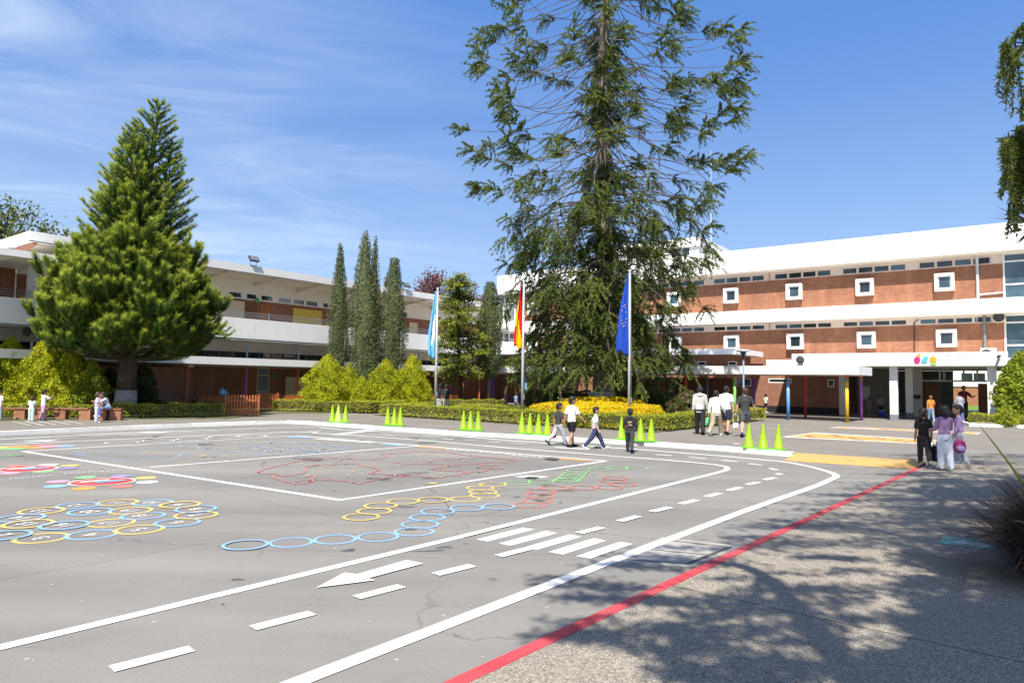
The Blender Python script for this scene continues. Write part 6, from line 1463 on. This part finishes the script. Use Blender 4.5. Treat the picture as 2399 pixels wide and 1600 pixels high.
def person(label, loc, heading, Hp, top, bottom, hair=('short','black'), legs=((0,0),(0,0)), arms=((0,6,12),(0,6,12)), skin='tan', shoes='white', sit=0.0, lean=0.0, kid=False, look=0.0, nod=0.0, vox=None, girl=False, cat='person', hood=False, seat_h=None):
    t = thing('person', label, cat, loc, -math.radians(heading)); S = Hp; v = vox or .0085
    hs = 1.18 if kid else 1.0
    headH = .135*hs*S; shz = (.80 if not kid else .775)*S; hipz = .515*S if not kid else .50*S
    th_l = hipz-.275*S; sh_l = .275*S-.045*S
    hw = .050*S; sw = (.108 if not girl else .098)*S
    # legs
    J = {}
    low = 0
    for i, sd in ((0,-1),(1,1)):
        a, k = legs[i]; a = math.radians(a); k = math.radians(k)
        hip = np.array([sd*hw,0,0]); kn = hip+np.array([sd*.004*S,math.sin(a),-math.cos(a)])*th_l; an = kn+np.array([0,math.sin(a-k),-math.cos(a-k)])*sh_l
        J[sd] = [hip,kn,an,a-k]; 
    low = min(J[-1][2][2],J[1][2][2])
    rootz = .045*S-low if seat_h is None else seat_h
    for sd in (-1,1): J[sd][:3] = [q+np.array([0,0,rootz]) for q in J[sd][:3]]
    pel = np.array([0,0,rootz]); ln = math.radians(lean); tv = np.array([0,math.sin(ln),math.cos(ln)]); fv = np.array([0,math.cos(ln),-math.sin(ln)])
    T = shz-hipz; X = np.array([1.,0,0])
    P = lambda up_, fw=0, sx=0: pel+tv*up_*S+fv*fw*S+X*sx*S
    sh = {sd: pel+tv*T+X*sd*sw for sd in (-1,1)}
    AR = {}
    ul, fl = .165*S, .14*S
    for i, sd in ((0,-1),(1,1)):
        a, b_, e = [math.radians(q) for q in arms[i]]
        a += ln*.5
        d1 = np.array([sd*math.sin(b_), math.sin(a)*math.cos(b_), -math.cos(a)*math.cos(b_)]); d2 = np.array([sd*math.sin(b_)*(1-.9*math.sin(e)), math.sin(a+e)*math.cos(b_), -math.cos(a+e)*math.cos(b_)])
        el = sh[sd]+d1*ul; wr = el+d2*fl; AR[sd] = (sh[sd],el,wr,d2)
    nk = pel+tv*(T+.022*S); hc = nk+tv*(.045*S+headH*.52)+fv*.012*S
    lk = math.radians(-look); nd = math.radians(nod)
    Rz = np.array([[math.cos(lk),-math.sin(lk),0],[math.sin(lk),math.cos(lk),0],[0,0,1]]); Rx = np.array([[1,0,0],[0,math.cos(-nd),-math.sin(-nd)],[0,math.sin(-nd),math.cos(-nd)]]); HR = Rz@Rx
    hd = lambda x,y,z: hc+HR@np.array([x,y,z])*headH
    # body
    m = MB(); tw = 1.38 if not girl else 1.28
    m.tube([P(-.055),P(-.01),P(.05),P(.10),P(.17),P(.24),P(T/S-.03),P(T/S+.01)], [q*S for q in (.035,.062,.061,.055,.060,.063,.055,.030)], 14, True, tw)
    m.tube([P(T/S-.03),nk,nk+tv*.065*S+fv*.01*S], [.042*S,.034*S,.032*S], 10)
    for sd in (-1,1): m.tube([P(T/S+.035,-.005),sh[sd]-X*sd*.01*S+tv*.004*S],[.030*S,.028*S],8)
    m.ell(hc,(headH*.40,headH*.46,headH*.52),14,10,HR); m.ell(hd(0,.18,-.24),(headH*.27,headH*.27,headH*.26),10,8,HR); m.ell(hd(0,.475,-.06),(headH*.06,headH*.085,headH*.10),8,6,HR)
    for sd in (-1,1): m.ell(hd(sd*.41,-.03,-.03),(headH*.045,headH*.09,headH*.14),8,6,HR)
    for sd in (-1,1):
        hip, kn, an, fa = J[sd]; mid = hip+(kn-hip)*.5
        m.tube([hip+np.array([0,0,.02*S]),hip-(hip-kn)*.15,mid,kn], [q*S for q in (.050,.053,.045,.034)], 10)
        c2 = kn+(an-kn)*.35+np.array([0,-math.cos(fa),-math.sin(fa)])*.008*S; m.tube([kn,c2,kn+(an-kn)*.75,an],[q*S for q in (.034,.036,.024,.021)],10)
        fd = np.array([0,math.cos(fa*.75),math.sin(fa*.75)]); m.tube([an-fd*.02*S-np.array([0,0,.015*S]),an+fd*.05*S-np.array([0,0,.022*S]),an+fd*.105*S-np.array([0,0,.026*S])],[.022*S,.023*S,.014*S],8)
        s_, el, wr, d2 = AR[sd]
        m.tube([sh[sd]-X*sd*.03*S,sh[sd],s_+(el-s_)*.4,el],[q*S for q in (.034,.034,.029,.023)],9); m.tube([el,el+(wr-el)*.3,wr],[q*S for q in (.023,.024,.016)],9)
        # hand: palm, four bent fingers, thumb from the side of the palm
        if abs(d2[2]) > .9: s1 = nrm(np.cross(d2,[1,0,0]))*-1
        else: s1 = nrm(np.cross(d2,[0,0,1]))
        wid = nrm(np.array([0,1,0])-d2*d2[1]) if abs(d2[1]) < .8 else nrm(np.array([0,0,1])-d2*d2[2]); nrmv = np.cross(d2,wid)*sd
        pc = wr+d2*.03*S; m.tube([wr,wr+d2*.025*S,wr+d2*.052*S],[.014*S,.013*S,.011*S],8,True,1.0)
        for q in (-1,1): m.tube([wr+d2*.01*S,wr+d2*.05*S+wid*q*.010*S],[.011*S,.009*S],6)
        for fi, (off,Lf) in enumerate(((.018,.036),(.0062,.041),(-.0062,.039),(-.018,.030))):
            b0 = wr+d2*.05*S+wid*off*S; b1 = b0+(d2*.9+wid*off*6-nrmv*.25)*Lf*.55*S; b2 = b1+(d2*.75-nrmv*.65)*Lf*.5*S; m.tube([b0,b1,b2],[.0062*S,.0056*S,.0045*S],6)
        b0 = wr+d2*.018*S+wid*.012*S; b1 = b0+(d2*.6+wid*.8)*.024*S; b2 = b1+(d2*.95+wid*.2)*.022*S; m.tube([b0,b1,b2],[.0085*S,.0068*S,.005*S],6)
    remesh(m, v, 'body', SKIN[skin], t, 3)
    # face
    for sd in (-1,1): MB().ell(hd(sd*.155,.405,.03),(headH*.05,headH*.03,headH*.038),8,6,HR).build('eye', EYE, t, True)
    MB().ell(hd(0,.435,-.26),(headH*.10,headH*.03,headH*.028),8,6,HR).build('mouth', LIP, t, True)
    # hair
    h = MB(); st, hcx = hair
    h.ell(hd(0,-.055,.10),(headH*.445,headH*.475,headH*.475),14,10,HR); h.ell(hd(0,-.20,-.10),(headH*.385,headH*.33,headH*.36),12,8,HR); h.ell(hd(0,.22,.34),(headH*.30,headH*.22,headH*.17),10,6,HR)
    if st == 'curly':
        rr = np.random.RandomState(3)
        for k in range(34):
            d = nrm(rr.randn(3)); d[2] = abs(d[2])*.9-.1
            if d[1] > .55 and d[2] < .4: continue
            h.ell(hd(d[0]*.42,d[1]*.44-.04,.12+d[2]*.42),(headH*.12,)*3,8,6)
    if st == 'long': h.tube([hd(0,-.26,.0),hd(0,-.42,-.45),hd(0,-.46,-.95),hd(0,-.42,-1.25)],[headH*.30,headH*.30,headH*.22,headH*.08],10,True,1.35)
    if st == 'bob':
        for q in (-1,1): h.tube([hd(q*.26,-.12,.1),hd(q*.38,-.12,-.3),hd(q*.33,-.10,-.62)],[headH*.22,headH*.20,headH*.10],8)
        h.tube([hd(0,-.26,.0),hd(0,-.36,-.4),hd(0,-.34,-.72)],[headH*.30,headH*.28,headH*.14],10,True,1.3)
    if st == 'pony':
        h.ell(hd(0,-.50,.14),(headH*.12,)*3,8,6); h.tube([hd(0,-.48,.14),hd(0,-.66,-.05),hd(0,-.68,-.5),hd(0,-.60,-.85)],[headH*.10,headH*.15,headH*.12,headH*.03],8)
    if st == 'bun': h.ell(hd(0,-.42,.34),(headH*.20,)*3,10,8)
    remesh(h, max(.010,v), 'hair', HAIR[hcx], t, 2)
    # top
    kind, c = top; m = MB(); g = .017*S; LT = .05 if kind != 'crop' else .10
    hem = {'tee':-.045,'long':-.05,'hoodie':-.06,'crop':.045}[kind]
    m.tube([P(hem),P(hem+.03),P(.06) if hem < .03 else P(.09),P(.13),P(.19),P(.235),P(T/S-.02),P(T/S+.022)],[q*S for q in (.070,.071,.067,.065,.069,.070,.056,.036)],14,True,tw*1.02)
    slv = {'tee':.78,'crop':1,'long':1,'hoodie':1}[kind]
    for sd in (-1,1):
        s_, el, wr, d2 = AR[sd]
        if slv < 1: m.tube([sh[sd]-X*sd*.045*S,sh[sd],s_+(el-s_)*.4,s_+(el-s_)*slv],[q*S for q in (.037,.039,.041,.043)],10); m.tube([P(T/S+.034,-.005),sh[sd]-X*sd*.005*S],[.034*S,.036*S],8)
        else: m.tube([sh[sd]-X*sd*.045*S,sh[sd],s_+(el-s_)*.5,el,el+(wr-el)*.5,el+(wr-el)*.96],[q*S for q in (.037,.039,.036,.033,.030,.025)],10); m.tube([P(T/S+.034,-.005),sh[sd]-X*sd*.005*S],[.034*S,.036*S],8)
    if hood or kind == 'hoodie': m.ell(P(T/S+.02,-.048),(.058*S,.036*S,.045*S),12,8)
    remesh(m, max(.010,v), {'tee':'shirt','long':'sweater','hoodie':'hooded_jacket','crop':'sweater'}[kind], cloth(c), t, 4)
    # trousers or shorts
    kind, c = bottom; m = MB(); wst = .07 if top[0] == 'crop' else .03
    m.tube([P(-.065),P(-.04),P(.0),P(wst)],[q*S for q in (.050,.071,.072,.064)],14,True,tw*1.0)
    for sd in (-1,1):
        hip, kn, an, fa = J[sd]
        if kind == 'shorts': m.tube([hip+np.array([0,0,.01*S]),hip+(kn-hip)*.25,hip+(kn-hip)*.82],[q*S for q in (.058,.064,.058)],12)
        else:
            f = {'pants':(.059,.062,.053,.047,.040),'loose':(.060,.065,.056,.052,.052),'slim':(.057,.060,.050,.046,.034)}[kind]
            m.tube([hip+np.array([0,0,.01*S]),hip+(kn-hip)*.25,kn,kn+(an-kn)*.45,an+(an-kn)*.09],[q*S for q in f],12)
    remesh(m, max(.010,v), 'shorts' if kind == 'shorts' else 'trousers', cloth(c), t, 3)
    for sd in (-1,1):
        hip, kn, an, fa = J[sd]; fa_ = fa*.75; fd = np.array([0,math.cos(fa_),math.sin(fa_)]); ud = np.array([0,-math.sin(fa_),math.cos(fa_)])
        m = MB(); w = .030*S; so = an-ud*.045*S
        pr = [(-.045,.020,.048),(-.03,.026,.058),(.01,.028,.056),(.05,.031,.040),(.09,.031,.030),(.118,.022,.022)]
        V = []
        for (y,wd,hh) in pr: V += [so+fd*y*S-X*wd*S, so+fd*y*S+X*wd*S, so+fd*y*S+X*wd*.8*S+ud*hh*S, so+fd*y*S-X*wd*.8*S+ud*hh*S]
        F = [(3,2,1,0)]+[(i*4+a,i*4+(a+1)%4,(i+1)*4+(a+1)%4,(i+1)*4+a) for i in range(len(pr)-1) for a in range(4)]+[tuple(range(len(V)-4,len(V)))]
        m.add(V,F); m.build('shoe', SHOE[shoes], t, True, bevel=.006)
    def W(q):
        a = -math.radians(heading); return np.array([loc[0]+q[0]*math.cos(a)-q[1]*math.sin(a), loc[1]+q[0]*math.sin(a)+q[1]*math.cos(a), loc[2]+q[2]])
    return dict(root=t, hand=lambda sd: W(AR[sd][2]+AR[sd][3]*.06*S), back=W(P(.20,-.11)), chestpt=W(P(.22,-.088)), P=P, S=S, heading=heading, W=W)
WALK_A = ((26,8),(-20,22)); WALK_B = ((-22,26),(24,6)); STEP = ((12,4),(-10,14))
def hgt(p, xD, yD): return height(p, xD*1.02042, yD*1.02042)-p[2]
def people():
    a0 = lambda x, y: gD(x, y, 0.0)+np.array([0,0,.006]); a1 = lambda x, y: gD(x, y, PV)+np.array([0,0,.004])
    # four children on the road
    q = a0(1283,1024); bagp = person('child in a dark shirt and pale grey trousers half hidden by the white tee', q+np.array([0,.2,0]), 70, 1.30, ('tee',(.06,.06,.055)), ('pants',(.42,.43,.46)), legs=WALK_B, arms=((-18,8,15),(12,8,20)), kid=True, shoes='navy')
    q = a0(1312,1027); person('bigger child in a white tee shirt and black shorts walking along the kerb', q, 52, hgt(q,1312,909), ('tee',(.80,.79,.76)), ('shorts',(.018,.018,.022)), legs=((14,4),(-10,10)), arms=((-12,14,14),(16,22,26)), kid=True, shoes='black', look=18)
    q = a0(1367,1031); person('child in a white tee shirt and navy trousers striding right', q, 88, hgt(q,1365,929), ('tee',(.80,.80,.80)), ('pants',(.045,.06,.13)), legs=((30,6),(-26,16)), arms=((-20,8,20),(-8,8,34)), kid=True, shoes='white', skin='light')
    q = a0(1446,1039); d = person('small child in a dark hooded jacket with a colourful back print', q, 12, hgt(q,1447,937), ('hoodie',(.035,.036,.04)), ('slim',(.05,.05,.055)), legs=((16,4),(-20,20)), arms=((10,10,55),(6,10,60)), kid=True, shoes='navy', look=-15)
    em = MB(); 
    P, S, W = d['P'], d['S'], d['W']
    for (sx,up_,c,r) in ((-.03,.19,(.70,.30,.12),.020),(.015,.20,(.65,.55,.35),.022),(.0,.15,(.12,.35,.25),.024),(-.03,.12,(.6,.1,.08),.02),(.03,.13,(.7,.35,.2),.018)):
        MB().ell(P(up_,-.083,sx),(r*S,.007,r*S*.8),8,6).build('back_print', cloth(c), d['root'], True)
    for sd in (-1,1): MB().tube([P(-.12,.02,sd*.112),P(-.4,.02,sd*.085)],.006,4).build('red_side_stripe', cloth((.5,.06,.04)), d['root']) if False else None
    # four older boys on the pavement
    q = a1(1607,997); b1 = person('tall boy in a light grey hooded jacket and black trousers seen from behind', q, 12, hgt(q,1607,886), ('hoodie',(.55,.55,.53)), ('pants',(.025,.026,.03)), legs=((12,3),(-14,16)), arms=((-4,6,10),(4,9,12)), shoes='black')
    q = a1(1644,1000); person('boy in a white long sleeved shirt and beige trousers', q, 35, hgt(q,1646,893), ('long',(.80,.80,.79)), ('pants',(.36,.30,.22)), legs=WALK_B, arms=((-12,8,16),(12,10,22)), shoes='white')
    q = a1(1668,999)+np.array([.1,.35,0]); person('boy in a white sports tee and navy shorts beside the beige trousers', q, 30, hgt(q,1666,885), ('tee',(.78,.80,.82)), ('shorts',(.03,.035,.06)), legs=((16,4),(-12,12)), arms=((10,8,14),(-10,8,12)), shoes='black', skin='light')
    q = a1(1711,1003); b4 = person('curly haired boy in charcoal tee and grey shorts, rightmost of the four', q, 22, hgt(q,1711,890), ('tee',(.055,.057,.06)), ('shorts',(.075,.078,.085)), hair=('curly','brown'), legs=((-16,18),(14,4)), arms=((-6,14,12),(10,20,14)), shoes='navy', skin='light')
    p_ = b1['hand'](1)
    def handbag(p, label, c1, c2, w, h, dep, rz=0.0, name='bag', strap=.16, kind='tote'):
        t = thing(name, label, 'bag', p, rz); m = MB(); m.tube([(-w*.42,0,-.02),(-w*.3,0,.012),(0,0,.02),(w*.3,0,.012),(w*.42,0,-.02),(w*.42,0,-strap)],.008,6); m.tube([(-w*.42,0,-.02),(-w*.42,0,-strap)],.008,6); m.build('strap', c2, t)
        b_ = MB(); b_.ell((0,0,-strap-h*.5),(w*.5,dep*.5,h*.52),14,10); b_.box(-w*.42,w*.42,-dep*.36,dep*.36,-strap-h*.92,-strap-h*.1); remesh(b_, .012, 'body', c1, t, 3)
        MB().ell((0,-dep*.46,-strap-h*.62),(w*.30,dep*.12,h*.24),10,8).build('pocket', c2, t, True)
    handbag(p_+np.array([0,0,-.0]), 'green bag in the right hand of the grey hooded boy', cloth((.16,.50,.22)), cloth((.25,.60,.32)), .30,.30,.14, .3)
    pl = b4['hand'](-1); 
    handbag(b4['hand'](-1), 'white carrier bag held by the curly haired boy', cloth((.75,.75,.76)), cloth((.7,.7,.7)), .22,.22,.10,.2,strap=.26)
    handbag(bagp['hand'](-1), 'red bag carried by the child behind the white tee walker', cloth((.62,.05,.04)), cloth((.5,.04,.04)), .22,.24,.10,.6,strap=.08)
    # three girls at the end of the red kerb
    q = a1(2122,1066)*np.array([1,1,0])+np.array([0,0,.10]); g1 = person('girl dressed in black with a tied-back ponytail at the end of the red kerb', q, 18, hgt(q,2120,937), ('tee',(.014,.014,.016)), ('slim',(.03,.03,.032)), hair=('pony','black'), legs=((6,2),(-14,12)), arms=((-2,7,8),(6,8,12)), kid=True, girl=True, shoes='grey', skin='brown', look=30, vox=.007)
    q = a1(2170,1073)*np.array([1,1,0])+np.array([0,0,.10]); person('girl with a black bob, purple sweater and pale jeans between two friends', q, 6, hgt(q,2170,931), ('crop',(.27,.17,.33)), ('loose',(.44,.49,.58)), hair=('bob','black'), legs=((4,2),(-6,5)), arms=((18,7,62),(18,7,62)), kid=True, girl=True, shoes='white', skin='brown', vox=.007)
    q = a1(2203,1063)*np.array([1,1,0])+np.array([0,0,.10]); g3 = person('girl in a lilac sweater turning left, rightmost of the three', q, -60, hgt(q,2198,930), ('crop',(.33,.22,.42)), ('loose',(.44,.48,.56)), hair=('pony','black'), legs=((6,3),(-8,8)), arms=((10,6,14),(4,8,20)), kid=True, girl=True, shoes='white', skin='tan', vox=.007, look=-10)
    def rucksack(p, label, c1, c2, rz, s=1.0, name='backpack'):
        t = thing(name, label, 'bag', p, rz); m = MB(); m.ell((0,0,-.28*s),(.16*s,.11*s,.19*s),14,10); m.box(-.12*s,.12*s,-.08*s,.08*s,-.44*s,-.15*s); remesh(m,.012,'body',c1,t,3)
        MB().ell((0,-.10*s,-.33*s),(.11*s,.045*s,.09*s),12,8).build('pocket', c2, t, True); MB().tube([(-.05*s,0,-.1*s),(-.035*s,0,-.01*s),(.035*s,0,-.01*s),(.05*s,0,-.1*s)],.009,6).build('handle', c1, t)
        MB().tube([(-.12*s,.03,-.12*s),(-.15*s,.05,-.3*s),(-.11*s,.04,-.48*s)],.012,6).build('strap', c1, t); MB().tube([(.12*s,.03,-.12*s),(.15*s,.05,-.3*s),(.11*s,.04,-.48*s)],.012,6).build('strap', c1, t)
    rucksack(g1['hand'](1)+np.array([.05,-.04,.0]), 'black rucksack with a pink and blue pocket in the hand of the girl in black', cloth((.018,.02,.03)), cloth((.10,.14,.30)), .3, 1.0)
    rucksack(g3['hand'](-1)+np.array([.12,-.10,.06]), 'bright pink and blue bag at the side of the girl in lilac', cloth((.40,.055,.20)), cloth((.26,.22,.45)), -.4, .82, 'pink_bag')
    # people at the entrance
    q = a1(2140,968); q = RW.w(RW.px(2181,960,4.6)[0],4.6); q[2] = PV+.004
    person('woman in an orange top and jeans with light hair entering the portico', q, 10, hgt(q,2140,908), ('tee',(.60,.23,.06)), ('slim',(.20,.28,.40)), hair=('pony','light'), legs=STEP, arms=((-6,8,10),(8,10,30)), girl=True, skin='light', shoes='white', vox=.011)
    q = RW.w(RW.px(2250,960,5.4)[0],5.4); q[2] = PV+.004
    person('person in a grey jacket and jeans at the portico, just behind the girls', q, 4, hgt(q,2205,900), ('long',(.34,.37,.42)), ('pants',(.12,.20,.36)), legs=((5,2),(-5,4)), arms=((14,8,40),(14,8,40)), shoes='white', vox=.011)
    q = RW.w(RW.px(2258,940,9.0)[0],9.0); q[2] = PV+.02
    person('person in a dark red top farther inside the entrance passage', q, 185, hgt(q,2212,886), ('tee',(.25,.05,.06)), ('pants',(.03,.03,.04)), arms=((30,25,70),(4,6,10)), vox=.011)
    q = RW.w(RW.px(2063,940,9.8)[0],9.8); q[2] = PV+.02
    person('dim figure in a grey shirt standing inside the hall left of the white pier', q, 200, hgt(q,2022,906), ('tee',(.30,.30,.32)), ('pants',(.05,.05,.07)), vox=.011, kid=True)
    q = RW.w(RW.px(2036,950,10.6)[0],10.6); q[2] = PV+.02
    person('child in beige clothes in the dim hall beside the purple post', q, 180, 1.12, ('long',(.36,.28,.20)), ('pants',(.34,.27,.20)), vox=.011, kid=True)
    b_ = thing('bucket', 'blue bucket with a white rim in the dim hall by the white pier', 'bucket', RW.w(RW.px(2066,968,8.6)[0],8.6,PV+.02))
    MB().lathe([(.15,0),(.19,.36),(.17,.36),(.14,.03)],16).build('body', cloth((.05,.08,.45)), b_, True); MB().lathe([(.2,.34),(.21,.37),(.19,.38)],16).build('rim', cloth((.6,.62,.65)), b_, True)
    tb = thing('side_table', 'small brown table in the dim hall behind the yellow post', 'table', RW.w(RW.px(2000,960,10.2)[0],10.2,PV+.02), RW.rot); MB().box(-.55,.55,-.3,.3,.70,.74).build('top', MAT['wood'], tb)
    for sx in (-.5,.5):
        for sy in (-.25,.25): MB().box(sx-.03,sx+.03,sy-.03,sy+.03,0,.70).build('leg', MAT['wood'], tb)
    q = RW.w(RW.px(1794,940,8.0)[0],8.0); q[2] = PV+.02
    person('child in a white tee and dark shorts by the brick wall under the right canopy', q, 75, hgt(q,1757,904), ('tee',(.70,.68,.62)), ('shorts',(.03,.03,.04)), vox=.011, kid=True, arms=((-8,6,10),(14,6,60)))
    # left group
    q = a1(71,967); person('small child in a white top and pale green trousers facing the bench', q, -20, hgt(q,71,909), ('tee',(.78,.78,.77)), ('loose',(.50,.66,.58)), hair=('bob','brown'), arms=((20,8,60),(16,8,60)), kid=True, girl=True, vox=.011, skin='light')
    q = a1(98,965); person('girl in a white shirt and pink trousers looking up with a cap', q, 30, hgt(q,103,894), ('tee',(.78,.78,.80)), ('loose',(.62,.36,.48)), hair=('short','black'), legs=((10,3),(-8,6)), arms=((50,20,95),(55,20,100)), kid=True, girl=True, vox=.011)
    q = a1(221,970); person('girl in a lavender tee and pale blue jeans standing before the seated pair', q, 60, hgt(q,221,900), ('tee',(.50,.48,.66)), ('loose',(.52,.60,.68)), hair=('bob','brown'), arms=((15,8,35),(10,8,25)), kid=True, girl=True, vox=.011, skin='light')
    q = at(239,27.15,PV); person('child in pink and purple seated at the left of the short bench', q, 165, 1.18, ('tee',(.70,.45,.55)), ('pants',(.16,.12,.45)), hair=('bob','brown'), legs=((82,80),(78,84)), arms=((30,6,40),(30,6,40)), kid=True, girl=True, vox=.011, seat_h=.53, lean=12, skin='light')
    q = at(258,27.2,PV); person('child in a lavender top and blue jeans seated leaning forward on the short bench', q, 230, 1.26, ('long',(.58,.58,.72)), ('pants',(.16,.25,.42)), hair=('bob','black'), legs=((84,70),(80,76)), arms=((50,6,30),(50,6,30)), kid=True, girl=True, vox=.011, seat_h=.53, lean=22, nod=12)
    q = a1(-3,966); person('child in pale clothes cut off by the left edge of the frame', q, 200, 1.15, ('tee',(.7,.7,.7)), ('loose',(.42,.47,.52)), kid=True, vox=.011)
    q = at(528,36.0,PV); d = person('child with a blue backpack behind the shaded picket fence', q, 25, hgt(q,516,888), ('tee',(.25,.35,.50)), ('pants',(.10,.12,.16)), hair=('pony','black'), kid=True, girl=True, vox=.011)
    rucksack(d['back']+np.array([.02,-.06,.36]), 'blue backpack worn by the child behind the shaded picket fence', cloth((.16,.42,.72)), cloth((.3,.55,.8)), -.4, .95)
    # adults and children behind the hedges
    q = at(1031,36.0,PV); person('adult in a black polo and beige trousers, left of the pair behind the hedge', q, 20, hgt(q,1011,882), ('tee',(.02,.02,.024)), ('pants',(.42,.40,.38)), arms=((-10,8,20),(30,10,80)), vox=.011)
    q = at(1046,35.7,PV); person('adult in a charcoal polo and beige trousers, right of the pair behind the hedge', q, -30, hgt(q,1024,883), ('tee',(.045,.048,.055)), ('pants',(.44,.40,.36)), arms=((10,8,30),(10,8,20)), vox=.011)
    q = at(1186,40.0,PV); person('child in a black top behind the hedge left of the middle flagpole', q, -60, hgt(q,1162,896), ('tee',(.025,.025,.028)), ('pants',(.03,.03,.035)), kid=True, vox=.011, arms=((10,6,60),(10,6,60)))
    q = at(1209,40.0,PV); person('child in a blue shirt behind the hedge beside the middle flagpole', q, 60, hgt(q,1185,900), ('tee',(.20,.28,.50)), ('pants',(.06,.07,.12)), kid=True, vox=.011)
people()
